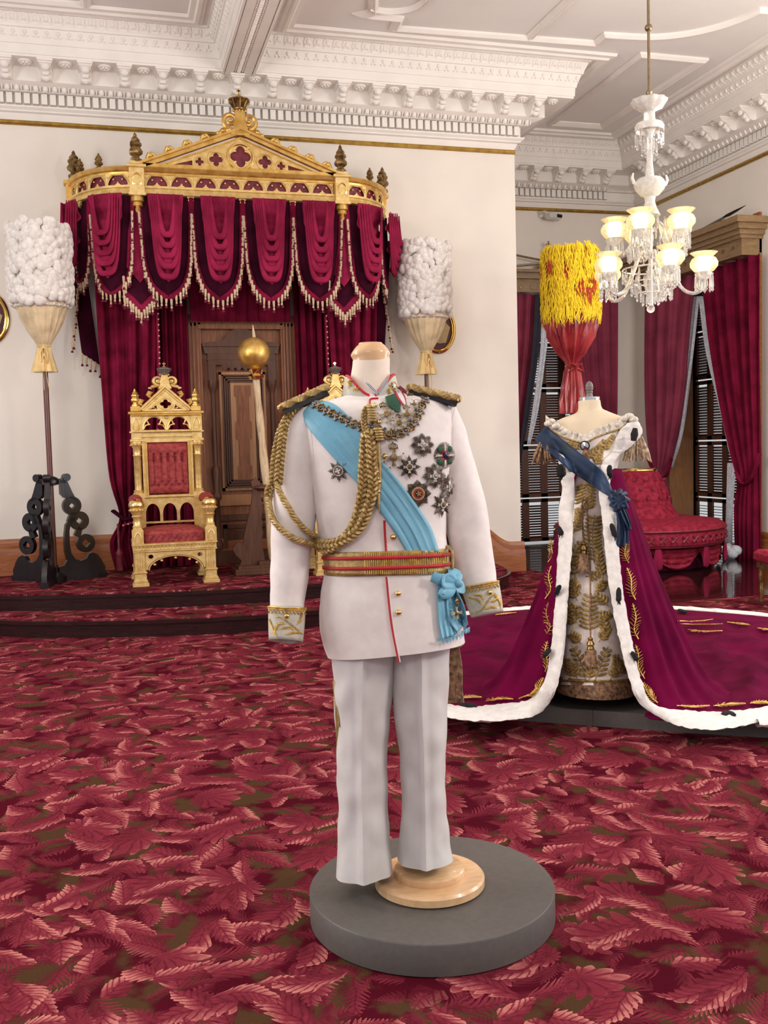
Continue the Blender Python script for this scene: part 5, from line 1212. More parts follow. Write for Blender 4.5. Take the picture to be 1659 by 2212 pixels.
# collar
def band(el, er, nu, nv, bvh=None, off=.003, w=None, D=None):
    """strip between two photo edge lines, laid on a garment"""
    A, B = psm(el, nv), psm(er, nv); rows = []
    for j in range(nv):
        pts = [(lerp(A[j][0], B[j][0], i/(nu-1)), lerp(A[j][1], B[j][1], i/(nu-1))) for i in range(nu)]
        rows.append(pts)
    flat = [q for r in rows for q in r]; H = hitp(flat, bvh, 0) if bvh else [at(x, y, D=D) for x, y in flat]; out = []
    for k, p in enumerate(H):
        j, i = divmod(k, nu); d = (CAM-p).normalized(); o = off(i/(nu-1), j/(nv-1)) if callable(off) else off
        out.append(p+d*o)
    return MB().add(out, [(j*nu+i, j*nu+i+1, (j+1)*nu+i+1, (j+1)*nu+i) for j in range(nv-1) for i in range(nu-1)])
def cring(rx, y0, D=2.87): pass
CC = at(801, 845, D=2.87); cdir = (CAM-CC); cdir.z = 0; cdir.normalize()
def collar_mesh(a0, a1):
    """half of the stand collar round the neck; angle 0 faces the viewer, + to the right"""
    def fn(u, v):
        a = lerp(a0, a1, u); fr = max(0, cos(a)); f = min(1, abs(a)/.5)
        zt = .046-.062*fr**3; zb = -.012-.055*fr**1.5
        r = lerp(.079, .066, v); z = lerp(zb, zt, v)
        d = cdir*cos(a)*1.02+ROW*sin(a)*1.0
        return CC+d*r*(.97+.10*abs(sin(a)))+V(0, 0, z)
    return MB().grid(26, 9, fn)
for a0, a1 in ((-pi+.02, -.10), (.22, pi)): 
    mbc = collar_mesh(a0, a1); co = ob('collar', mbc, M_CUFFC, jacket, True, solid=.004)
    top = [mbc.v[8*26+i] for i in range(26)]; fe = [mbc.v[j*26+(25 if a0 < 0 else 0)] for j in range(9)]
    edge = (top+[*reversed(fe)]) if a0 < 0 else (list(reversed(top))+list(reversed(fe)))
    ob('red_piping', MB().tube(edge, .0042, 6), M_RED, co, True)
    bc = mkbvh(mbc); rnd = random.Random(5)
    em = MB()
    spots = [(762, 812), (758, 822), (775, 828), (790, 838), (800, 850), (785, 846), (770, 840), (756, 832)] if a0 < 0 else [(846, 826), (851, 834), (843, 840), (849, 846), (838, 852)]
    for (x, y) in spots:
        p, n = hit(x, y, bc, .004)
        if p is None: continue
        for k in range(6):
            a = rnd.uniform(0, 6.28); M = frame(p, n); em.M = M
            em.tube([(0, 0, 0), (.006*cos(a), .006*sin(a), .002), (.012*cos(a+.5), .012*sin(a+.5), 0)], [.0018, .0016, .0008], 4)
    ob('gold_embroidery', em, M_THREAD, co, True)
    p, n = hit(767, 826, bc, .006) if a0 < 0 else hit(848, 834, bc, .006)
    if p is not None: ob('silver_star', MB(frame(p, n)).prism([((.011 if i % 2 == 0 else .005)*cos(i*pi/6), (.011 if i % 2 == 0 else .005)*sin(i*pi/6)) for i in range(12)], 0, .002), M_ENAM, co, True)
# striped neck ribbon
m_rib = stripes('striped_neck_ribbon', [(0, (.62, .64, .70))], 2); 
def ribbon(l, r, cols, par, nm='ribbon'):
    n = len(cols)
    for i, m_ in enumerate(cols):
        f0, f1 = i/n, (i+1)/n
        el = [(lerp(a[0], b[0], f0), lerp(a[1], b[1], f0)) for a, b in zip(l, r)]; er = [(lerp(a[0], b[0], f1), lerp(a[1], b[1], f1)) for a, b in zip(l, r)]
        ob(nm, band(el, er, 3, 12, None, 0, D=2.775), m_, par, True, solid=.002)
M_RIBB = mat('slate_blue_stripe', (.10, .14, .24), .5); M_RIBW = mat('white_stripe', (.72, .72, .74), .5)
ribbon(c6([(655, 285), (690, 330), (738, 372)]), c6([(690, 300), (722, 330), (750, 362)]), [M_RIBW, M_RIBB, M_RIBW, M_RIBB, M_RIBW], jacket, 'neck_ribbon')
ribbon(c6([(820, 245), (795, 310), (750, 378)]), c6([(790, 275), (770, 315), (738, 360)]), [M_RIBW, M_RIBB, M_RIBW, M_RIBB, M_RIBW], jacket, 'neck_ribbon')
ob('green_ribbon', band(c6([(790, 385), (800, 430), (845, 470), (875, 485)]), c6([(850, 365), (880, 410), (888, 440), (890, 470)]), 6, 12, BT, .012), M_GRNRIB, jacket, True, solid=.003)
RWH = mat('white_ribbon_stripe', (.78, .72, .72), .5); RRD = mat('red_ribbon_stripe', (.42, .02, .04), .5)
ribbon2 = [(c6([(848, 352), (870, 395), (905, 440)]), c6([(858, 345), (882, 390), (915, 438)]), RRD), (c6([(858, 345), (882, 390), (915, 438)]), c6([(885, 338), (912, 385), (925, 430)]), RWH), (c6([(885, 338), (912, 385), (925, 430)]), c6([(895, 335), (920, 385), (930, 430)]), RRD)]
for l, r, m_ in ribbon2: ob('red_white_ribbon', band(l, r, 3, 8, BT, .014), m_, jacket, True, solid=.002)
ob('maroon_ribbon', band(c6([(865, 325), (900, 350), (925, 366)]), c6([(890, 312), (920, 335), (935, 350)]), 4, 8, BT, .012), M_MAROON, jacket, True, solid=.002)
# front edge, buttons
def line(pts, r, bvh=BT, off=.002, n=40, seg=6): return MB().tube(hitp(psm(pts, n), bvh, off), r, seg)
ob('red_piping', line([(830, 1124), (832, 1160), (834, 1192)], .0032), M_RED, jacket, True); ob('red_piping', line([(835, 1246), (839, 1290), (847, 1355), (862, 1431)], .0034), M_RED, jacket, True); ob('red_piping', line(c6([(745, 396), (700, 400), (690, 415), (692, 450)]), .003), M_RED, jacket, True)
ob('front_edge', line([(838, 1246), (842, 1290), (850, 1355), (864, 1430)], .0022, off=.003), M_WHITE, jacket, True)
def button(x, y, bvh=BT, r=.0085, par=None):
    p, n = hit(x, y, bvh, .003)
    if p is None: return
    ob('button', MB(frame(p, n)).lathe([(r*.8, -.003), (r, 0), (r*.95, .003), (r*.6, .006), (0, .007)], 14), M_GOLDB, par or jacket, True)
for q in ((809, 877), (818, 912), (832, 986), (849, 1160), (860, 1282), (861, 1323)): button(*q)
for i, q in enumerate(((620, 1331), (1057, 1280))): button(*q, BCUFF[i], .0075)
for i, (pts) in enumerate((([(582, 1311), (620, 1314), (658, 1314)]), ([(999, 1270), (1040, 1263), (1075, 1256)]))):
    em = MB(); em.tube(hitp(psm(pts, 20), BCUFF[i], .004), .0028, 5); em.tube(hitp(psm([(x, y+4) for x, y in pts], 20), BCUFF[i], .004), .002, 5)
    zz_ = pline(pts, 23); em.tube(hitp([(x, y+(7 if k % 2 else 13)) for k, (x, y) in enumerate(zz_)], BCUFF[i], .004), .0018, 4)
    def sprig(path, lf, s=1):
        P = psm(path, 14); em.tube(hitp(P, BCUFF[i], .003), .0010, 4)
        for k in range(2, 14):
            x, y = P[k]; dx, dy = P[k][0]-P[k-1][0], P[k][1]-P[k-1][1]; l_ = hypot(dx, dy) or 1; dx /= l_; dy /= l_
            for sg in (-1, 1): em.tube(hitp([(x, y), (x+lf*(dx*.8-sg*dy*.7), y+lf*(dy*.8+sg*dx*.7))], BCUFF[i], .003), [.0011, .0005], 4)
    if i == 0:
        sprig([(652, 1370), (635, 1355), (612, 1336), (600, 1332)], 4); sprig([(600, 1380), (592, 1362), (584, 1340)], 5); sprig([(594, 1366), (600, 1350), (612, 1346)], 5); sprig([(640, 1350), (648, 1338), (650, 1325)], 4); sprig([(604, 1358), (625, 1356), (632, 1358)], 4); sprig([(616, 1371), (632, 1367), (645, 1366)], 4)
    else:
        sprig([(1020, 1325), (1040, 1318), (1056, 1295), (1066, 1284)], 4); sprig([(1080, 1315), (1078, 1300), (1068, 1286)], 5); sprig([(1047, 1300), (1040, 1288), (1028, 1284)], 4); sprig([(1044, 1308), (1032, 1296), (1016, 1290)], 4); sprig([(1046, 1316), (1058, 1312), (1070, 1312)], 4); sprig([(1058, 1300), (1066, 1298), (1074, 1292)], 4)
    ob('gold_embroidery', em, M_THREAD, cuffo[i], True)
# armhole seams
for pts in ([(667, 905), (675, 960), (680, 1040), (681, 1110)], [(983, 880), (975, 920), (972, 980), (970, 1040)]): ob('armhole_seam', line(pts, .0015, BALL, 0), M_WHITE, jacket, True)
# belt
def ringat(t):
    k = lerp(0, 1, t); return (lerp(697, 700, k), lerp(1191, 1241, k), lerp(968, 973, k), lerp(1183, 1233, k), lerp(.129, .132, k))
belt = ob('belt', loft([ringat(0), ringat(.5), ringat(1)], 88, 8, .86), M_BRAID, uni, True, solid=.006, off=1)
for t0, t1 in ((.19, .33), (.61, .75)):
    q = [list(ringat(t)) for t in (t0, t1)]
    for w_ in q: w_[0] -= 3; w_[2] += 3; w_[4] += .0055
    ob('red_stripe', loft([tuple(w_) for w_ in q], 88, 3, .86), M_RED, belt, True, solid=.003, off=1)
BBELT = mkbvh(loft([ringat(0), ringat(.5), ringat(1)], 88, 8, .86))
ribm = MB()
for i in range(58):
    x = 701+i*4.6; 
    P = hitp([(x, 1192), (x+.6, 1200), (x+1.5, 1240)], BBELT, .0035); ribm.tube([P[0], P[2]], .0016, 4)
ob('belt_ribbing', ribm, M_THREAD, belt, True, kind='stuff')
ob('belt_end', MB().tube([at(966, 1180, D=2.83), at(977, 1190, D=2.80), at(978, 1225, D=2.80), at(968, 1240, D=2.83)], .005, 6), M_BRAID, belt, True)
# sash
EU = c6([(335, 408), (400, 412), (470, 440), (560, 520), (650, 640), (760, 790), (900, 960), (1010, 1110), (1090, 1240), (1142, 1395)])
EL = c6([(232, 490), (250, 520), (300, 600), (400, 720), (500, 830), (620, 960), (740, 1110), (820, 1220), (880, 1310), (935, 1400)])
sash = ob('sash', band(EU, EL, 26, 80, BT, lambda u, v: .0065+(.0010*sin(u*31+1.5*sin(v*5))+.0010*sin(u*13+2*v)+.0006*sin(u*57-3*v))*(.3+v)), M_SASH, uni, True, solid=.002)
# sash bow and tails below the belt
def c9(pts): return [(900+.13566*x, 1200+.13566*y) for x, y in pts]
BF = mkbvh(torso)
t1_ = band(c9([(330, 400), (320, 650), (335, 900), (350, 1100), (400, 1340)]), c9([(520, 420), (560, 650), (600, 900), (640, 1100), (650, 1250)]), 16, 30, BF, lambda u, v: .014+.004*sin(u*22)*v)
t2_ = band(c9([(440, 420), (470, 640), (480, 850), (520, 1050), (640, 1230)]), c9([(575, 380), (640, 560), (740, 760), (790, 960), (800, 1060)]), 16, 30, BF, lambda u, v: .022+.004*sin(u*20)*v)
for t_ in (t1_, t2_): ob('sash_tail', t_, M_SASH, sash, True, solid=.002)
fg = MB()
for pts in (c9([(290, 1330), (420, 1345), (520, 1310), (600, 1290), (655, 1255)]), c9([(640, 1230), (740, 1170), (800, 1060)])):
    for (x, y) in pline(pts, 22): P = hitp([(x, y-2), (x+random.uniform(-1, 2), y+random.uniform(4, 9))], BF, .018); fg.tube(P, [.0022, .0006], 4)
ob('sash_fringe', fg, M_SASH, sash, True, kind='stuff')
bw = MB(); bo = hitp(c9([(430, 470)]), BF, .03)[0]
def loopp(pts, r, fl=.35): bw.tube(cat(hitp(c9(pts), BF, .028), 18), r, 9, flat=fl, up=tuple(CAM-bo))
loopp([(480, 470), (400, 370), (345, 400), (350, 480), (460, 500)], .014); loopp([(480, 470), (520, 330), (560, 260), (580, 330), (500, 480)], .014); loopp([(480, 490), (380, 560), (320, 640), (430, 620), (490, 510)], .013); loopp([(180, 345), (260, 380), (340, 400), (470, 470)], .016, .3); loopp([(500, 480), (570, 500), (590, 580), (520, 560), (490, 500)], .011)
bw.ball(hitp(c9([(500, 490)]), BF, .036)[0], .013, 10, 7); ob('sash_bow', bw, M_SASH, sash, True)
# epaulettes: black boards edged with twisted gold rope
def rope(path, r, turns, strands=3, seg=6):
    mb = MB(); P = [Vector(p) for p in path]; n = len(P)
    for s in range(strands):
        Q = []
        for i, p in enumerate(P):
            t = (P[min(i+1, n-1)]-P[max(i-1, 0)]).normalized(); b = t.cross(V(0, 0, 1)); b = b.normalized() if b.length > 1e-4 else V(1, 0, 0); c = b.cross(t)
            a = 2*pi*(turns*i/(n-1)+s/strands); Q.append(p+(b*cos(a)+c*sin(a))*r*.55)
        mb.tube(Q, r*.62, seg)
    return mb
for (x0, y0, x1, y1), D0, D1 in (((612, 886, 706, 842), 2.84, 2.90), ((884, 842, 987, 867), 2.90, 2.84)):
    a, b_ = at(x0, y0, D=D0), at(x1, y1, D=D1); t = (b_-a).normalized(); w = DEP*.05; up_ = t.cross(DEP).normalized(); up_ = up_ if up_.z > 0 else -up_
    bd_ = MB(); m_ = 12; tp_ = []
    for k in (0, -.012): 
        for sg in (-1, 1): tp_ += [a+w*sg+up_*k, b_+w*sg*.8+up_*k]
    bd_.add([p-up_*.004 for p in tp_], [(0, 1, 3, 2), (4, 6, 7, 5), (0, 4, 5, 1), (2, 3, 7, 6), (0, 2, 6, 4), (1, 5, 7, 3)]); ep = ob('epaulette_board', bd_, M_BLACK, jacket, True)
    lp = even([a-w, a-w+t*.01, b_-w*.8, b_+w*.8, a+w, a-w], 90); ob('gold_rope', rope([p+up_*.006 for p in lp], .010, 26), M_BRAID, ep, True)
    ob('gold_rope', rope([p+up_*.010 for p in even([a, b_], 40)], .010, 9), M_BRAID, ep, True)
# aiguillette braids
def braid(pts, r, per, n=None):
    mb = MB(); L = sum((Vector(q)-Vector(p)).length for p, q in zip(pts, pts[1:])); n = int(L/per*14); P = even(pts, n)
    for s in range(3):
        Q = []
        for i, p in enumerate(P):
            t = (P[min(i+1, n-1)]-P[max(i-1, 0)]).normalized(); v = (CAM-p).normalized(); b = t.cross(v).normalized(); a = 2*pi*(i/14+s/3)
            Q.append(p+b*(sin(a)*r*.80)+v*(sin(2*a)*r*.5))
        mb.tube(Q, r*.43, 6)
    return mb
def twist(pts, r, per): 
    L = sum((Vector(q)-Vector(p)).length for p, q in zip(pts, pts[1:])); n = int(L/per*10); return rope(even(pts, n), r, L/per)
def c7(pts): return [(560+.20801*x, 800+.20795*y) for x, y in pts]
A1 = c7([(430, 370), (340, 440), (265, 540), (215, 660), (185, 790), (160, 940), (150, 1080), (150, 1200), (150, 1320)])
A2 = c7([(150, 1320), (160, 1430), (190, 1560), (260, 1670), (370, 1760), (500, 1800), (620, 1830), (700, 1850)])
A3 = c7([(700, 1860), (800, 1830), (900, 1750), (980, 1640), (1030, 1500), (1060, 1380), (1080, 1250), (1085, 1080), (1095, 900), (1105, 760), (1120, 660)])
B1 = c7([(440, 380), (370, 460), (310, 580), (285, 720), (265, 850), (250, 980), (240, 1100), (235, 1180)])
B2 = c7([(235, 1180), (260, 1290), (310, 1420), (370, 1550), (450, 1660), (550, 1730), (650, 1770)])
B3 = c7([(650, 1780), (780, 1800), (900, 1760), (1000, 1690), (1080, 1590), (1130, 1450), (1165, 1330), (1175, 1180), (1170, 1020), (1170, 860), (1165, 740), (1140, 650)])
def fl(p, off=.014): return hitp(psm(p, 50), BALL, off)
def sm3(P): return [P[0]]+[(P[i-1]+P[i]*2+P[i+1])/4 for i in range(1, len(P)-1)]+[P[-1]]
def fl2(p, off=.016):
    P = fl(p, off)
    for _ in range(6): P = sm3(P)
    return P
agu = ob('aiguillette', braid(fl2(A1), .0115, .038), M_BRAID, uni, True)
ob('braided_cord', braid(fl2(A3), .0135, .042), M_BRAID, agu, True); ob('braided_cord', braid(fl2(B1), .0115, .038), M_BRAID, agu, True); ob('braided_cord', braid(fl2(B3, .02), .0135, .042), M_BRAID, agu, True)
ob('twisted_cord', twist(fl2(A2), .0085, .032), M_BRAID, agu, True); ob('twisted_cord', twist(fl2(B2, .02), .0085, .032), M_BRAID, agu, True)
# knots and ferrules at the top button
def coil(x0, y0, x1, y1, r, n, off=.02):
    P = hitp(pline([(x0, y0), (x1, y1)], 12), BT, off); P = even(P, n*12); t = (P[-1]-P[0]).normalized(); v = (CAM-P[0]).normalized(); b = t.cross(v).normalized(); Q = []
    for i, p in enumerate(P): a = 2*pi*i/12; Q.append(p+b*cos(a)*r+v*sin(a)*r)
    return MB().tube(Q, .0036, 6)
ob('coiled_knot', coil(*c6([(695, 470)])[0], *c6([(712, 565)])[0], .0095, 6), M_BRAID, agu, True); ob('coiled_knot', coil(*c6([(738, 605)])[0], *c6([(756, 680)])[0], .0105, 5), M_BRAID, agu, True)
ob('cord_loop', braid(cat(hitp(c6([(690, 640), (660, 590), (655, 520), (668, 480), (695, 470), (705, 500)]), BT, .014), 40), .008, .03), M_BRAID, agu, True)
for pts in (c6([(748, 690), (752, 780), (756, 870), (750, 960), (745, 1010), (752, 1140)]), c6([(742, 690), (736, 760), (735, 850), (742, 950), (746, 1020)])):
    P = hitp(psm(pts, 30), BT, .014); ob('metal_ferrule', MB().tube(P, [.0045 if i < 14 else .0052 for i in range(24)]+[.005, .0045, .0038, .003, .002, .001], 8), M_BRAID, agu, True)
    ob('ferrule_ring', MB().ball(P[16], .0075, 8, 6).ball(P[20], .0068, 8, 6), M_GOLDB, agu, True)
# collar chain of the order
CH = c6([(310, 430), (380, 465), (450, 500), (560, 555), (640, 585), (720, 590), (790, 630), (830, 645), (900, 620), (960, 580), (1000, 510), (1030, 440), (1070, 388)])
lk1 = MB(); lk1.ring((0, 0, 0), .0105, .0026, 14, 6); lk1.ball((0, 0, .001), .005, 8, 5)
for i in range(6): lk1.ball((.0105*cos(i*pi/3), .0105*sin(i*pi/3), .001), .0038, 6, 4)
lk2 = MB(); lk2.ring((0, 0, 0), .008, .003, 12, 6)
for i in range(4): lk2.ball((.012*cos(i*pi/2), .012*sin(i*pi/2), 0), .005, 6, 5)
lk2.ball((0, 0, .002), .0045, 6, 4)
chain = ob('order_chain', MB().tube(fl2(CH, .008), .0022, 5), M_DKGOLD, uni, True)
CP = pline(psm(CH, 60), 25)
for i, (x, y) in enumerate(CP):
    p, n = hit(x, y, BT, .009)
    if p is None: continue
    x2, y2 = CP[min(i+1, 24)]; d_ = hitp([(x2, y2)], BT, .009)[0]-p
    key = 'lk%d' % (i % 2); M = frame(p-ROOT[uni.name], n, d_ if d_.length > 1e-5 else (0, 0, 1))
    if key not in FE: o = FE[key] = ob('chain_link', lk1 if i % 2 == 0 else lk2, M_SILVER if i % 2 else M_DKGOLD, chain)
    else: o = inst(FE[key], chain)
    o.matrix_local = M
# stars and crosses
def starpoly(n, r0, r1, sub=0, ph=pi/2): return [((r0 if i % 2 == 0 else r1)*cos(ph+i*pi/n), (r0 if i % 2 == 0 else r1)*sin(ph+i*pi/n)) for i in range(2*n)]
def facet(mb, n, r0, r1, h, ph=pi/2):
    """faceted star, raised to the centre"""
    P = starpoly(n, r0, r1, 0, ph); vs = [(0, 0, h)]+[(x, y, h*.35 if i % 2 == 0 else 0) for i, (x, y) in enumerate(P)]+[(x, y, -.001) for x, y in P]; m_ = 2*n
    return mb.add(vs, [(0, 1+i, 1+(i+1) % m_) for i in range(m_)]+[(1+i, 1+m_+i, 1+m_+(i+1) % m_, 1+(i+1) % m_) for i in range(m_)])
def rays(mb, n, r0, h, jag, w=.0016):
    for i in range(n):
        a = 2*pi*i/n; L = r0*jag(a); mb.tube([(r0*.25*cos(a), r0*.25*sin(a), h), (L*cos(a), L*sin(a), h*.3)], [w, w*.5], 4)
def cross(mb, r, w0, w1, h, n=4, ph=0):
    for i in range(n):
        a = ph+i*2*pi/n; c, s = cos(a), sin(a); q = [(w0*-.5, .0), (w0*.5, 0), (w1*.5, r), (0, r*.90), (-w1*.5, r)]
        mb.prism([(x*c-y*s, x*s+y*c) for x, y in q], h, h+.002)
def medal(px, py, rpx, kind, par=uni, off=.004, rz=0):
    p, n = hit(px, py, BT, off)
    if p is None: p = hitp([(px, py), (px-14, py)], BT, off)[0]; n = (CAM-p).normalized()
    v = (CAM-p).normalized(); nn = (n*.75+v*.25).normalized(); r = rpx*2.8/FPX; M = frame(p, nn) @ RZ(rz)
    a = MB(M); h = .004
    if kind in ('leafstar', 'silver8'):
        facet(a, 8, r, r*.50, h)
        rays(a, 40, r*.92, h, lambda t: .62+.36*abs(cos(4*(t-pi/2)))**2)
    elif kind == 'burst': facet(a, 8, r, r*.62, h); rays(a, 64, r, h, lambda t: .72+.26*abs(cos(4*(t-pi/2))))
    elif kind == 'round': rays(a, 56, r, h, lambda t: .86+.14*abs(cos(2*(t-pi/2))), .0022); a.lathe([(r*.8, 0), (r*.7, .002), (0, .003)], 28)
    elif kind == 'lobed': facet(a, 8, r, r*.74, h); rays(a, 72, r*.96, h, lambda t: .78+.2*abs(cos(4*(t-pi/2)))**1.5, .0014)
    elif kind == 'cross': facet(a, 4, r*.55, r*.35, .001, 0)
    st_ = ob('medal', a, M_SILVD if kind in ('lobed', 'leafstar') else M_SILVER, par, True, ang=15)
    if kind == 'silver8': ob('medal_ring', MB(M).ring((0, 0, h+.001), r*.40, r*.06, 24, 6), M_ENAM, st_, True); ob('medal_centre', MB(M).lathe([(r*.36, h), (r*.34, h+.003), (0, h+.004)], 20), M_SILVD, st_, True); c_ = MB(M); cross(c_, r*.26, r*.08, r*.16, h+.003, 4, .4); ob('medal_device', c_, M_ENAM, st_, True)
    if kind == 'burst': c_ = MB(M); cross(c_, r*.46, r*.12, r*.26, h); ob('medal_cross', c_, M_ENAM, st_, True); ob('medal_centre', MB(M).lathe([(r*.24, h), (r*.22, h+.004), (0, h+.005)], 18), M_SILVER, st_, True); ob('medal_ring', MB(M).ring((0, 0, h+.004), r*.22, r*.035, 18, 5), M_ENAM, st_, True)
    if kind == 'leafstar': c_ = MB(M); cross(c_, r*.52, r*.08, r*.24, h); ob('medal_cross', c_, M_ENAM, st_, True); ob('medal_centre', MB(M).lathe([(r*.25, h), (r*.23, h+.004), (0, h+.005)], 18), M_DKGOLD, st_, True); ob('medal_ring', MB(M).ring((0, 0, h+.004), r*.24, r*.04, 18, 5), M_ENAM, st_, True)
    if kind == 'round':
        c_ = MB(M); cross(c_, r*.95, r*.08, r*.20, h); ob('medal_cross', c_, M_ENAM, st_, True); g_ = MB(M)
        for q in range(4): t = pi/4+q*pi/2; g_.lathe([(r*.24, .003), (r*.2, .006), (0, .007)], 12, (r*.66*cos(t), r*.66*sin(t), 0))
        ob('green_leaf_field', g_, M_ENGRN, st_, True); rr = MB(M); rays(rr, 26, r*.62, h+.003, lambda t: 1, .0017); ob('red_rays', rr, M_ENRED, st_, True); ob('medal_centre', MB(M).lathe([(r*.25, h+.003), (r*.22, h+.007), (0, h+.009)], 18), M_ENBLUE, st_, True)
    if kind == 'lobed': ob('medal_ring', MB(M).ring((0, 0, h), r*.42, r*.07, 28, 6), M_BRAID, st_, True); ob('red_band', MB(M).lathe([(r*.40, h), (r*.38, h+.003), (r*.3, h+.003)], 24), M_ENRED, st_, True); ob('medal_centre', MB(M).lathe([(r*.27, h), (r*.25, h+.004), (0, h+.005)], 20), M_BLACK, st_, True); c_ = MB(M); cross(c_, r*.20, r*.05, r*.10, h+.004, 5, .2); ob('medal_device', c_, M_BRAID, st_, True)
    if kind == 'cross':
        c_ = MB(M); cross(c_, r*.85, r*.12, r*.46, .001); ob('medal_cross', c_, M_ENSOFT, st_, True); ob('medal_centre', MB(M).lathe([(r*.30, .002), (r*.28, .005), (0, .006)], 18), M_DKGOLD, st_, True)
        for q in range(8): ob('cross_tip', MB(M).ball((r*1.0*cos(pi/8+q*pi/4+.0), r*1.0*sin(pi/8+q*pi/4), .002), r*.09, 6, 4), M_DKGOLD, st_, True)
    return st_
def crownlet(px, py, s, off=.008):
    p, n = hit(px, py, BT, off)
    if p is None: return
    a = MB(frame(p, n)); s *= 2.8/FPX
    a.tube([(-.8*s, -.5*s, 0), (0, -.65*s, .003), (.8*s, -.5*s, 0)], .15*s, 5)
    for k in (-1, -.5, 0, .5, 1): a.tube([(k*.75*s, -.5*s, 0), (k*1.05*s, .15*s, .003), (k*.4*s, .6*s, .002), (0, .7*s, 0)], .13*s, 5); a.ball((k*.75*s, -.5*s, .003), .17*s, 6, 4)
    a.ball((0, .95*s, 0), .24*s, 6, 5); ob('crown_pendant', a, M_DKGOLD, uni, True)
def ml(pts): return c6([pts])[0]
medal(*ml((490, 865)), 25, 'silver8'); medal(*ml((1030, 700)), 26, 'burst'); medal(*ml((1168, 765)), 29, 'round'); medal(*ml((945, 840)), 26, 'leafstar'); medal(*ml((1105, 900)), 28, 'burst'); medal(*ml((1000, 1015)), 30, 'lobed'); medal(*ml((1182, 965)), 26, 'burst', off=.008); medal(*ml((1148, 1085)), 28, 'leafstar', off=.006)
medal(*ml((845, 780)), 22, 'cross', off=.008); crownlet(*ml((838, 710)), 9); crownlet(*ml((828, 630)), 10, .012)
medal(*ml((800, 512)), 20, 'cross', off=.012, rz=.3); crownlet(*ml((775, 455)), 8, .012); medal(*ml((880, 565)), 18, 'cross', off=.012, rz=.5); crownlet(*ml((872, 525)), 6, .012); medal(*ml((928, 512)), 17, 'cross', off=.012); crownlet(*ml((920, 470)), 6, .012); medal(*ml((975, 448)), 11, 'cross', off=.012); crownlet(*ml((945, 395)), 7, .012)
mb_ = medal(*c9([(500, 930)])[0], 16, 'cross', off=.034); crownlet(*c9([(500, 760)])[0], 8, .034)
# trousers
def leg_disp(cx):
    def f(u, v, p):
        d = .005*nz((p.x*7, p.y*7, p.z*4.5), 1, cx)+.010*max(0, -sin(2*pi*u))*nz((p.x*12+p.z*7, p.y*12, p.z*8-p.x*10), 1, cx+3)+.005*nz((p.x*22, p.y*22, p.z*16), 1, cx+5)
        return d*min(1, v*3)
    return f
def leg(rings, seed):
    def dsp(u, v, p):
        crease = .013*math.exp(-((u-.75)/.018)**2)+.008*math.exp(-((u-.25)/.02)**2)
        return leg_disp(seed)(u, v, p)+crease
    return loft(rings, 72, 70, .92, dsp)
tr_ = ob('trousers', leg([(716, 1350, 862, 1346, .105), (716, 1410, 857, 1408, .105), (718, 1460, 852, 1458, .102), (722, 1520, 846, 1518, .096), (727, 1600, 839, 1598, .090), (729, 1680, 836, 1676, .086), (730, 1750, 839, 1746, .086), (728, 1830, 844, 1824, .088), (725, 1888, 849, 1880, .090)], 1), M_TROUS, uni, True)
ob('trouser_leg', leg([(838, 1346, 978, 1336, .105, 2.88), (844, 1408, 972, 1398, .104, 2.88), (848, 1460, 969, 1452, .102, 2.88), (851, 1520, 966, 1512, .096, 2.88), (862, 1605, 963, 1598, .090, 2.88), (867, 1690, 962, 1684, .086, 2.88), (866, 1750, 966, 1744, .086, 2.88), (861, 1820, 973, 1812, .088, 2.88), (859, 1858, 977, 1850, .090, 2.88)], 4), M_TROUS, tr_, True)
ob('gold_side_stripe', MB().tube(cat([at(721, 1470, D=2.84), at(725, 1520, D=2.83), at(728, 1570, D=2.83), at(729, 1610, D=2.85)], 20), .004, 6), M_BRAID, tr_, True); ob('gold_side_stripe', MB().tube(cat([at(725, 1470, D=2.83), at(729, 1520, D=2.82), at(732, 1570, D=2.82)], 20), .003, 6), M_BRAID, tr_, True)
# sword-knot cords hanging at the right hip
tc_ = MB()
for i in range(15):
    x = 970+i*1.9; tc_.tube(cat([at(x*.45+984*.55, 1396, D=2.93), at(x, 1440, D=2.92), at(x-1+random.uniform(-2, 3), 1480, D=2.92), at(x+random.uniform(-5, 6)-3+i*.4, 1518, D=2.92)], 10), .0028, 5)
hc_ = ob('hip_tassel', tc_, M_FRINGE, uni, True); ob('tassel_head', MB().tube([at(975, 1394, D=2.93), at(990, 1390, D=2.93), at(999, 1387, D=2.94)], [.012, .014, .010], 8), M_BRAID, hc_, True)
# wooden base with its post inside the trouser leg
bc_ = at(928, 1893, Z=.115); wb = MB(T(bc_.x, bc_.y, .09)); wb.lathe([(.155, 0), (.163, .006), (.163, .026), (.157, .033), (.10, .034)], 64); b1_ = ob('wooden_base', wb, M_PALEW, uni, True)
ob('base_step', MB(T(bc_.x, bc_.y, .09)).lathe([(.104, .033), (.106, .04), (.104, .052), (.098, .057), (0, .058)], 56), M_PALEW, b1_, True)
ob('support_post', MB(T(bc_.x, bc_.y, .09)).tube([(0, 0, .055), (-.02, .03, .7)], .014, 10), M_CHROME, b1_, True)
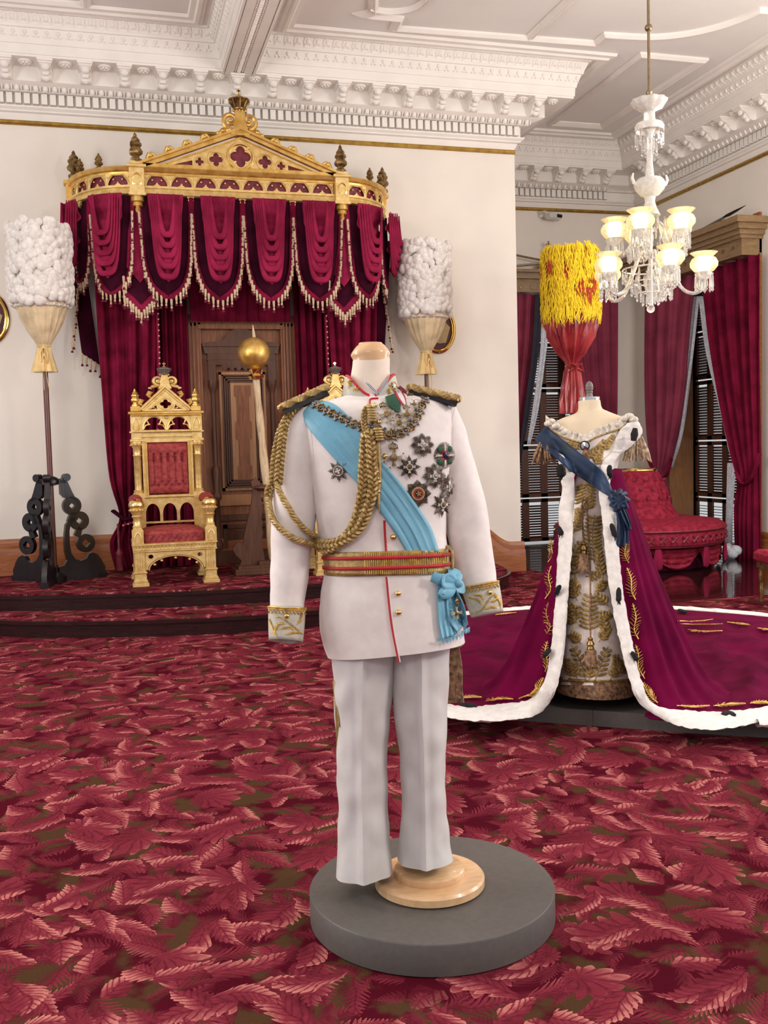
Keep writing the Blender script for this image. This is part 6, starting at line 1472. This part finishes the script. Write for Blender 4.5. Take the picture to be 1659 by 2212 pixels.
# ================================================================== the gown and burgundy mantle
GC = V(2.40, 4.50, 0); GF = V(-.59, -.81, 0).normalized(); GR = V(.81, -.59, 0).normalized()    # centre, facing, its right as seen
DG = (GC-CAM).dot(FW)+.06
gown = thing('gown_mannequin', 'dress form in gold fern gown with navy sash and ermine-edged burgundy mantle', 'mannequin', (GC.x, GC.y, .08))
gp = thing('display_platform', 'low dark grey platform under the gown and its spread train', 'platform', (GC.x, GC.y, 0))
def gl(u, v, z=0): return GC+GR*u-GF*v+V(0, 0, z)       # u to the right, v backwards
pl_o = [(-1.05, -.25), (-.45, -.285), (.0, -.285), (.45, -.285), (1.0, -.26), (1.25, .3), (1.35, 1.4), (1.15, 2.4), (.5, 2.62), (-.5, 2.62), (-1.15, 2.4), (-1.35, 1.4), (-1.25, .3)]
for k, half in enumerate((-1, 1)):
    P = [(u, v) for u, v in pl_o if u*half >= -.001]; P = P if half > 0 else [q for q in pl_o if q[0] <= .001]
    P = sorted(P, key=lambda q: atan2(q[1]-1.1, q[0]-.3*half)); P = [(gl(u-(.0 if abs(u) > .002 else -.001*half), v).x, gl(u, v).y) for u, v in P]
    if half > 0 or True:
        q = [(0, -.285)]+[x for x in ([(.45, -.285), (1.0, -.26), (1.25, .3), (1.35, 1.4), (1.15, 2.4), (.5, 2.62), (0, 2.62)])]
        q = [(gl(u*half+.001*half, v).x, gl(u*half+.001*half, v).y) for u, v in q]
        ob('platform_board', MB().prism(q, 0, .078), M_GREYP, gp, True)
# body + skirt
GR_ = [(1249, 868, 1296, 866, .055), (1250, 884, 1299, 882, .055), (1243, 893, 1312, 889, .06), (1212, 905, 1338, 899, .07), (1190, 920, 1360, 908, .08), (1190, 945, 1358, 935, .09), (1204, 975, 1345, 968, .105), (1210, 1010, 1334, 1005, .11), (1218, 1060, 1324, 1058, .10), (1224, 1100, 1318, 1100, .092), (1222, 1140, 1324, 1140, .10), (1218, 1220, 1334, 1220, .13), (1212, 1320, 1346, 1320, .165), (1206, 1420, 1358, 1420, .19), (1202, 1478, 1366, 1478, .20)]
GD = [(1060, 0), (1100, -.05), (1140, -.07), (1220, -.10), (1320, -.14), (1420, -.17), (1480, -.19)]
gbody = loft([(*q, DG+itp(GD, q[1])) for q in GR_], 72, 90, 1, lambda u, v, p: .004*sin(u*2*pi*9)*max(0, v-.55), DG)
gb_o = ob('gown', gbody, M_SATIN, gown, True)
bform = loft([(*q, DG) for q in [(1249, 867, 1296, 865, .056)]+[(a-1, b, c+1, d, e+.003) for a, b, c, d, e in GR_[1:6]]], 60, 30, 1, None, DG); ob('dress_form', bform, M_CREAM, gown, True)
BG = mkbvh(gbody)
ct_ = at(1273, 862, D=DG); ob('neck_cap', MB(T(*ct_)).lathe([(.052, -.02), (.054, -.018), (.054, .006), (.050, .010), (0, .011)], 32, sy=.95), M_CHROME, gown, True)
ob('finial', MB(T(*ct_)).lathe([(.02, .01), (.016, .03), (.020, .036), (.016, .042), (.021, .05), (.019, .055), (.021, .06), (.020, .074), (.012, .088), (0, .094)], 18), M_GREYK, gown, True)
# mantle: surface of revolution flaring on to the platform, then a train
ZF = .095
RZT = [(.10, .70), (.105, .62), (.13, .565), (.17, .52), (.27, .455), (.36, .415), (.455, .375), (.62, .312), (.78, .256), (.92, .214), (1.05, .172), (1.15, .138), (1.28, .10)]
OUT = [(0, .50), (.40, .53), (.50, .60), (.70, .72), (.94, .88), (1.27, 1.06), (1.75, 1.30), (2.2, 1.85), (2.55, 2.40), (2.8, 2.55), (3.15, 2.62)]
GCC = GC+V(-GF.x*.02, -GF.y*.02, 0)
def mpos(th, t):
    """th: angle from the front (+ to the right); t 0..1 down the fall, 1..2 out over the train"""
    a = abs(th); o = itp(OUT, a)*(.90 if th > 0 and a < 1.0 else lerp(.90, 1, min(1, (a-1.0)/.3)) if th > 0 and a < 1.3 else 1); rf = min(.62, o*.9)
    if t <= 1:
        z = lerp(1.25, .105, t**.85); r = itp(RZT, z); r = min(r, rf) if z < .2 else r
        r *= 1+(.035*sin(th*17+1.3*sin(th*3))+.02*sin(th*31))*min(1, t*1.6)
        lz = 0
    else:
        s = t-1; r = lerp(rf, o, s); r0 = rf
        q1, q2 = r*cos(th), r*sin(th); lz = (.030*(1-abs(nz((q1*2.2+q2*.6, q2*5-q1, .3), 1, 4))*2.2)+.022*(1-abs(nz((q1*4, q2*9+q1*2, .8), 1, 5))*2))*.8*max(0, min(1, (.86-s)*5))*min(1, s*5)*max(0, min(1, (a-.95)*2))
        z = lerp(.105, ZF+.012, min(1, s*3))
    d = GF*cos(th)+GR*sin(th)
    back = -GF*(.02*0)
    return GCC+d*r+V(0, 0, z+lz)
full = MB().grid(200, 110, lambda u, v: mpos(-pi+2*pi*u, 2*v), cu=True)
BM = mkbvh(full)
def c8(pts): return [(1140+.2079*x, 1100+.2079*y) for x, y in pts]
def c10(pts): return [(1130+.1748*x, 800+.1748*y) for x, y in pts]
# ermine edges (outer, inner) as seen; right and left
EL_o = c10([(430, 1020), (455, 1250), (480, 1420), (475, 1550)])+c8([(320, 0), (325, 300), (305, 600), (285, 950), (255, 1300), (235, 1460), (190, 1750), (100, 1900), (0, 1990)])
EL_i = c10([(505, 1060), (610, 1260), (640, 1450), (640, 1600)])+c8([(475, 0), (468, 250), (448, 550), (425, 800), (412, 1050), (385, 1400), (345, 1680), (250, 1980), (60, 2150)])
ER_i = c10([(960, 1180), (935, 1400), (930, 1520), (950, 1660)])+c8([(765, 0), (800, 400), (830, 700), (868, 900), (890, 1100), (940, 1300), (1010, 1600), (1085, 1850), (1170, 2030), (1380, 2170)])
ER_o = c10([(1110, 1200), (1080, 1380), (1090, 1500), (1145, 1700)])+c8([(920, 0), (940, 300), (965, 600), (995, 880), (1035, 1100), (1080, 1350), (1135, 1620), (1190, 1840), (1280, 2000), (1443, 2080)])
def thz(p): q = p-GCC; return atan2(q.dot(GR), q.dot(GF)), p.z
def edge_th(pts):
    tab = []
    for x, y in psm(pts, 24):
        h = hit(x, y, BM)[0]
        if h is not None: tab.append((h.z, thz(h)[0]))
    return sorted(tab)
TL, TR = edge_th(EL_o), edge_th(ER_o)
def th0(z, tab, lo): 
    return itp(tab, z) if z > tab[0][0] else lerp(lo, tab[0][1], max(0, min(1, (z-.1)/(tab[0][0]-.1))))
FL, FR = -.50, .60
def open_th(u, t):
    z = mpos(pi, min(t, 1)).z
    a, b = th0(z, TL, FL), th0(z, TR, FR)
    if t > 1: a, b = FL, FR
    a, b = a+.06, b-.06
    return lerp(b, 2*pi+a, u)
mant = MB().grid(200, 120, lambda u, v: mpos((lambda q: q if q <= pi else q-2*pi)(open_th(u, 2*v)), 2*v))
BMM = mkbvh(mant)
mo = ob('mantle', mant, M_MANTLE, gown, True, solid=.008)
# the ermine border: flat fur band with soft lumps
def fur(P, wv, h=.016, n=None, nm='ermine_border', closed=False):
    """P: centre points; wv: half-width vectors"""
    m_ = len(P); k = 12
    def fn(u, v):
        i = min(int(round(v*(m_-1))), m_-1); a = 2*pi*u; c = P[i]; w = wv[i]; t = P[min(i+1, m_-1)]-P[max(i-1, 0)]; nn = w.cross(t).normalized(); vv = (CAM-c)
        nn = nn if nn.dot(vv) > 0 else -nn
        p = c+w*cos(a)+nn*(h*sin(a))
        return p+nn*(.006*nz(p, 40, 2)+.004*nz(p, 90, 3))+w.normalized()*(.005*nz(p, 30, 5))
    return MB().grid(k, m_, fn, cu=True)
def onm(x, y, bvh=None):
    h = hit(x, y, bvh or BM)[0]; g = at(x, y, Z=ZF+.012)
    if y < 1440 and h is None: return at(x, y, D=DG-.17)
    return g if h is None or (0 < (g-CAM).dot(FW) < (h-CAM).dot(FW)) else h
def furband(eo, ei, n=60, off=.016, bvh=None):
    A, B = psm(eo, n), psm(ei, n); P, W_ = [], []
    if bvh:
        Pa = hitp(A, bvh, 0)
        for j in range(n):
            D = (Pa[j]-CAM).dot(FW)-.02; a, b = at(*A[j], D=D), at(*B[j], D=D-.012); P.append((a+b)/2+(CAM-a).normalized()*off); W_.append((b-a)/2)
    else:
        for j in range(n):
            a, b = onm(*A[j]), onm(*B[j]); P.append((a+b)/2+(CAM-a).normalized()*off); W_.append((b-a)/2)
    for _ in range(4): P = sm3(P); W_ = sm3(W_)
    return fur(P, W_)
GLo = [(1060, 1524), (1010, 1527), (960, 1521), (900, 1503), (850, 1484)]; GLi = [(1060, 1558), (1010, 1556), (960, 1547), (900, 1529), (850, 1510)]
GRo = [(1490, 1536), (1560, 1538), (1659, 1527), (1720, 1505)]; GRi = [(1470, 1568), (1540, 1576), (1659, 1556), (1730, 1530)]
e1 = ob('ermine_border', furband(EL_o+GLo, EL_i+GLi, 130), M_ERM, mo, True); e2 = ob('ermine_border', furband(ER_o+GRo, ER_i+GRi, 130), M_ERM, mo, True)
def ground_fur(th_a, th_b, n, start_px):
    P, W_ = [], []
    for i in range(n):
        th = lerp(th_a, th_b, i/(n-1)); p = mpos(th, 2); d = GF*cos(th)+GR*sin(th); p.z = ZF+.014; P.append(p)
    for i in range(n):
        t = (P[min(i+1, n-1)]-P[max(i-1, 0)]).normalized(); W_.append(t.cross(V(0, 0, 1))*.042)
    return P, W_
for side, th_a in ((-1, -1.20), (1, 1.05)):
    P, W_ = ground_fur(th_a, side*3.14159, 120, None); ob('ermine_border', fur(P, W_, .020), M_ERM, mo, True)
# right shoulder ermine cape
SH_o = c10([(1415, 620), (1475, 720), (1465, 800), (1350, 925), (1200, 1040), (1120, 1140), (1110, 1260)]); SH_i = c10([(1290, 650), (1240, 700), (1190, 750), (1090, 900), (1015, 1050), (965, 1160), (950, 1260)])
ob('ermine_cape', furband(SH_o, SH_i, 40, .012, BG), M_ERM, mo, True)
def blob(px, bvh, off, r, nm, m_, par, sq=(1, 1, 1), rot=0):
    p, n = hit(*px, bvh, off)
    if p is None: p = hitp([px], bvh, off)[0]; n = (CAM-p).normalized()
    return p, n
# black ermine tails
def tail_(pts, Z=None, r=.018):
    P = [at(x, y, Z=Z) for x, y in pts] if Z else [q+(CAM-q).normalized()*.055 for q in hitp(pts, BM, 0)]
    P = cat(P, 8); mb = MB().tube(P, [r*.45, r*.9, r, r*1.05, r, r*1.1, r*1.0, r*.45], 8, flat=.6)
    for k in range(7): mb.tube([P[6], P[7]+V(random.uniform(-.012, .012), random.uniform(-.01, .01), random.uniform(-.02, .01))], [.006, .001], 4)
    ob('ermine_tail', mb, M_TAIL, mo, True)
for pts in (c10([(450, 1160), (470, 1240), (475, 1320)]), c8([(355, 130), (348, 200), (335, 270)]), c8([(335, 790), (310, 840), (290, 885)]), c8([(235, 1450), (200, 1490), (170, 1525)]), c10([(1075, 1170), (1065, 1240), (1085, 1320)]), c8([(865, 150), (890, 220), (910, 290)]), c8([(945, 815), (945, 900), (945, 965)]), c8([(1085, 1480), (1110, 1530), (1145, 1575)])): tail_(pts)
pS = c10([(1385, 715), (1375, 790), (1365, 870)]); ob('ermine_tail', MB().tube([at(x, y, D=DG-.17) for x, y in pS], [.012, .02, .014], 8), M_TAIL, mo, True)
for pts in ([(1028, 1526), (1012, 1523), (996, 1522)], [(1160, 1518), (1145, 1524), (1128, 1528)], [(1425, 1530), (1438, 1528), (1450, 1536)], [(1563, 1545), (1572, 1540), (1585, 1547)], [(1466, 1317), (1474, 1320), (1482, 1322)]): tail_(pts, .13, .02)
# gold fern embroidery on the mantle
def fernmesh(P, lf, nl, bvh=None, w=.0036, nrm=None):
    """curved stem P (points), leaflets of length lf tapering to the tip"""
    mb = MB(); P = even(P, nl+2); v0 = None
    mb.tube(P, .0028, 5)
    for i in range(1, nl+1):
        p = P[i]; t = (P[i+1]-P[i-1]).normalized(); n = (nrm(p) if nrm else (CAM-p)).normalized(); b = t.cross(n).normalized(); L = lf*(1-.72*(i/nl)**1.6)*min(1, .45+i*.16)
        for s in (-1, 1):
            q = p+b*s*L*.80+t*L*.62; mid = p.lerp(q, .55)+t*L*.06
            mb.tube([p, mid, q], [w*.45, w, w*.4], 5, flat=.5)
    return mb
def fern(pts, lf=.042, nl=10):
    P = [q+(CAM-q).normalized()*.012 for q in hitp(psm(pts, 12), BM, 0)]
    ob('embroidered_fern', fernmesh(P, lf, nl), M_THREAD, mo, True)
for pts in (c8([(210, 550), (255, 480), (250, 400), (235, 310)]), c8([(180, 930), (240, 830), (215, 700), (245, 590)]), c8([(185, 1310), (235, 1220), (190, 1090), (215, 970)]), c8([(180, 1690), (205, 1590), (180, 1470), (205, 1370)]), c8([(40, 1960), (100, 1900), (130, 1820), (165, 1750)]),
            c8([(1050, 560), (1010, 480), (1015, 400), (1040, 320)]), c8([(1120, 940), (1080, 850), (1075, 720), (1030, 610)]), c8([(1150, 1350), (1105, 1250), (1125, 1120), (1090, 980)]), c8([(1215, 1760), (1150, 1640), (1150, 1510), (1120, 1410)]), c8([(1350, 2010), (1270, 1940), (1230, 1870), (1190, 1800)])): fern(pts)
def gfern(pts, Z, lf=.055, nl=11): ob('embroidered_fern', fernmesh([(hit(x, y, BMM, .012)[0] or at(x, y, Z=Z))+V(0, 0, .006) for x, y in psm(pts, 10)], lf, nl, nrm=lambda p: V(0, 0, 1)), M_THREAD, mo, True)
for pts in ([(985, 1516), (1010, 1512), (1040, 1513)], [(1050, 1522), (1075, 1516), (1110, 1517)], [(1125, 1515), (1145, 1505), (1160, 1490)], [(1460, 1530), (1500, 1532), (1530, 1531)], [(1540, 1532), (1570, 1530), (1610, 1527)], [(1620, 1527), (1640, 1525), (1659, 1524)], [(1570, 1349), (1595, 1352), (1620, 1356)], [(1070, 1333), (1090, 1330), (1115, 1328)], [(1635, 1362), (1650, 1364), (1665, 1367)]): gfern(pts, .128)
for pts in ([(1460, 1345), (1500, 1348), (1540, 1343)], [(1470, 1352), (1510, 1355), (1560, 1353)], [(1485, 1365), (1520, 1370), (1560, 1368)]): gfern(pts, .128, .07, 14)
# gold ferns on the gown front
def lfl(mb, p, q, w, n):
    b = (q-p).cross(n).normalized(); mb.tube([p, p.lerp(q, .3), p.lerp(q, .75), q], [w*.4, w, w*.95, w*.3], 6, flat=.35, up=tuple(n))
def gownfern(stem, L, n, side=(-1, 1), ang=.9, w=.0076, tap=.5, rev=False):
    mb = MB(); S = psm(stem, n+2)
    st_ = hitp(S, BG, .006); mb.tube(st_, .0026, 5)
    for i in range(1, n+1):
        (x0, y0), (x1, y1) = S[i-1], S[i+1]; dx, dy = x1-x0, y1-y0; l_ = hypot(dx, dy) or 1; dx /= l_; dy /= l_; Lx = L*(1-tap*(i/n))
        for s in side:
            ex, ey = S[i][0]+Lx*(dx*cos(ang)-s*dy*sin(ang)), S[i][1]+Lx*(dy*cos(ang)+s*dx*sin(ang))
            P = hitp([S[i], (ex, ey)], BG, .008); nn = (CAM-P[0]).normalized(); lfl(mb, P[0], P[1], w, nn)
    ob('gold_fern', mb, M_FERN, gb_o, True)
gownfern(c8([(650, 1290), (640, 1050), (660, 880)]), 26, 8, ang=1.15, tap=.35); gownfern(c8([(600, 700), (720, 690), (770, 640)]), 16, 4)
gownfern(c8([(690, 560), (670, 300), (690, 60)]), 22, 12, ang=1.25, tap=.15); gownfern(c8([(500, 720), (480, 520), (560, 330)]), 18, 8); gownfern(c8([(480, 260), (540, 100), (590, -40)]), 16, 7)
gownfern(c8([(610, 1790), (560, 1600), (470, 1420)]), 24, 6, ang=.95); gownfern(c8([(700, 1780), (760, 1620), (830, 1430)]), 24, 6, ang=.95); gownfern(c8([(640, 1790), (650, 1700), (660, 1620)]), 22, 3); gownfern(c8([(850, 1780), (910, 1640), (900, 1500)]), 18, 6); gownfern(c8([(450, 1760), (440, 1640), (420, 1540)]), 16, 5)
gownfern(c8([(830, 1330), (790, 1180), (760, 1050)]), 18, 6); gownfern(c8([(480, 1230), (450, 1080), (460, 960)]), 14, 6); gownfern(c8([(520, 950), (480, 860), (470, 780)]), 18, 4); gownfern(c8([(830, 1010), (760, 930), (690, 880)]), 18, 4); gownfern(c8([(780, 720), (745, 560), (740, 420)]), 18, 6, side=(1, -1))
gownfern(c10([(770, 1640), (775, 1500), (780, 1360)]), 25, 6, ang=2.0, tap=.1); gownfern(c10([(770, 1080), (900, 1000), (1020, 860)]), 16, 6); gownfern(c10([(700, 980), (620, 920), (560, 860)]), 14, 5); gownfern(c10([(880, 1180), (930, 1080), (960, 980)]), 14, 5); gownfern(c10([(990, 1000), (1050, 900), (1120, 800)]), 12, 6); gownfern(c10([(700, 1880), (690, 1780), (670, 1700)]), 14, 4)
for st_, L_, n_ in (([(520, 1180), (500, 1080), (520, 1000)], 16, 4), ([(560, 640), (540, 540), (560, 470)], 15, 4), ([(740, 1380), (790, 1300), (830, 1230)], 17, 4), ([(560, 1400), (500, 1330), (450, 1290)], 17, 4), ([(700, 860), (760, 800), (790, 740)], 16, 4), ([(960, 1740), (975, 1640), (960, 1560)], 14, 4), ([(520, 1760), (480, 1660), (470, 1600)], 16, 4), ([(720, 1180), (800, 1120), (860, 1080)], 16, 4), ([(560, 880), (500, 800), (470, 720)], 16, 4), ([(620, 20), (640, -60), (640, -120)], 15, 4)): gownfern(c8(st_), L_, n_, tap=.3)
# hem trims
hr = [(1203, 1460, 1367, 1460, .198, DG-.186), (1202, 1485, 1369, 1485, .205, DG-.19), (1201, 1492, 1370, 1492, .206, DG-.19)]
ob('hem_fringe', loft(hr, 160, 6, 1, lambda u, v, p: .003*sin(u*2*pi*80)*v), M_FRINGE, gb_o, True); ob('hem_braid', MB().tube([gbody.v[88*72+i] for i in range(72)], .007, 6, True), M_FERN, gb_o, True)
hz_ = at(1285, 1505, D=DG).z
# neckline
nk_ = c10([(280, 660), (400, 760), (540, 840), (720, 895), (800, 885), (900, 830), (1080, 760), (1200, 715), (1290, 640)])
ob('gold_neckline_cord', line(nk_, .006, BG, .010, 60), M_FERN, gb_o, True)
def ruffle(pts, w, amp, n=90):
    A = psm(pts, n); P = hitp(A, BG, .008); up_ = V(0, 0, 1)
    return MB().grid(n, 6, lambda u, v: P[min(int(round(u*(n-1))), n-1)]+up_*(w*v)+(CAM-P[min(int(round(u*(n-1))), n-1)]).normalized()*(.006+amp*v*sin(u*55+3*sin(u*17))))
ob('lace_ruffle', ruffle(nk_, .045, .012), M_LACE, gb_o, True, solid=.002)
lr = MB()
for x, y in c10([(310, 660), (350, 630), (400, 690), (1240, 600), (1310, 570), (1360, 610), (470, 720), (520, 760), (1150, 680)]): p = at(x, y, D=DG-.07); lr.ball(p, random.uniform(.018, .028), 9, 6, sz=.7)
ob('lace_puff', lr, M_LACE, gb_o, True, kind='stuff')
pb_ = hitp(c10([(762, 940)]), BG, .016)[0]; br_ = ob('brooch', MB(frame(pb_, CAM-pb_)).lathe([(.024, 0), (.026, .004), (.02, .006)], 20), M_BLACK, gb_o, True); ob('brooch_stones', MB(frame(pb_, CAM-pb_)).lathe([(.021, .003), (.019, .009), (0, .012)], 12), M_CHROME, br_, True)
tsl = MB()
for i in range(22): x = 735+i*3.5; tsl.tube(hitp(c10([(762+(x-762)*.3, 985), (x, 1060), (762+(x-762)*1.3, 1100+random.uniform(-15, 15))]), BG, .016), [.003, .003, .002], 4)
ob('brooch_tassel', tsl, M_FRINGE, br_, True)
# shoulder tassels
for cx, w, y0, y1, m_ in ((1175, 26, 962, 1000, M_FRINGE), (1376, 30, 950, 996, M_FRINGEP)):
    ts = MB()
    for i in range(46):
        f = random.uniform(-1, 1); d = random.uniform(-.04, .04); ts.tube([at(cx+f*w*.35, y0-6, D=DG-.02+d*.4), at(cx+f*w*.8, (y0+y1)/2, D=DG-.03+d), at(cx+f*w*1.05, y1+random.uniform(-5, 4), D=DG-.03+d)], [.005, .006, .003], 5)
    ob('sleeve_fringe', ts, m_, gb_o, True)
# navy sash with knot
SU = c10([(285, 680), (400, 790), (540, 900), (700, 1020), (880, 1160), (1000, 1270), (1110, 1490)]); SLo = c10([(138, 850), (230, 950), (400, 1080), (560, 1220), (760, 1360), (930, 1480), (1100, 1580)])
BGM = mkbvh(gbody, furband(ER_o, ER_i), furband(EL_o, EL_i))
def smband(mb, nu, nv):
    """relax a strip so that it bridges hollows"""
    for _ in range(10):
        o = [v.copy() for v in mb.v]
        for j in range(1, nv-1):
            for i in range(nu): 
                avg = (o[(j-1)*nu+i]+o[(j+1)*nu+i])/2; D0, D1 = (o[j*nu+i]-CAM).dot(FW), (avg-CAM).dot(FW)
                d = (o[j*nu+i]-CAM); mb.v[j*nu+i] = CAM+d*(min(D0, lerp(D0, D1, .5))/D0)
    return mb
ns = ob('navy_sash', smband(band(SU, SLo, 12, 50, BGM, lambda u, v: .016+.003*sin(u*12)*v+.09*v*v), 12, 50), M_NAVY, gown, True, solid=.003)
kp = at(1337, 1082, D=DG-.31); kn = MB(frame(kp, CAM-kp))
for i in range(9): a = i*.7; kn.tube([(.045*cos(a), .055*sin(a), -.01), (.025*cos(a+.5), .03*sin(a+.5), .02), (0, 0, .022)], [.012, .014, .01], 7)
kn.ball((0, 0, 0), .04, 14, 10, sz=.7); ob('sash_knot', kn, M_NAVY, ns, True)
for l_, r_ in ((c8([(915, 30), (935, 150), (925, 280), (915, 385)]), c8([(1000, 30), (1030, 150), (1050, 280), (1050, 385)])), (c8([(960, 10), (1000, 120), (1050, 220)]), c8([(1010, -10), (1060, 100), (1080, 215)]))):
    tb3 = drape([tuple(at(x, y, D=DG-.335)) for x, y in l_], [tuple(at(x, y, D=DG-.325)) for x, y in r_], 2, .008, tuple(CAM-kp) and tuple((CAM-kp).normalized()), nu=24, nv=14); ob('sash_tail', tb3, M_NAVY, ns, True, solid=.003)
# cords with tassels down the skirt
def tassel(px0, px1, wd, par):
    x, y0 = px0; _, y1 = px1; mb = MB()
    hp = hitp([(x, y0)], BG, .03)[0]; lo_ = hitp([(x, y1)], BG, .035)[0]
    hd = ob('tassel_head', MB(T(*hp)).lathe([(.012, -.03), (.018, -.02), (.014, -.008), (.02, 0), (.016, .012), (.010, .02), (.014, .028), (.006, .036)], 12), M_DKGOLD, par, True)
    for i in range(34):
        a = 2*pi*i/34; r0, r1 = .016, wd; mb.tube([hp+V(r0*cos(a), r0*sin(a)*.6, -.025), hp.lerp(lo_, .3)+V(r1*.85*cos(a), r1*.5*sin(a), 0), lo_+V(r1*cos(a), r1*.5*sin(a), random.uniform(-.006, .006))], [.004, .0045, .003], 5)
    ob('tassel_skirt', mb, M_FRINGE, hd, True)
cords = ob('waist_cord', MB().tube(hitp(psm(c8([(575, -110), (570, 100), (590, 400)]), 30), BG, .014), .005, 6), M_FRINGE, gb_o, True)
ob('waist_cord', MB().tube(hitp(psm(c8([(610, -110), (620, 150), (645, 500), (650, 900), (655, 1370)]), 50), BG, .014), .004, 6), M_FRINGE, gb_o, True)
tassel(c8([(592, 430)])[0], c8([(592, 680)])[0], .026, gb_o); tassel(c8([(658, 1410)])[0], c8([(658, 1650)])[0], .030, gb_o)
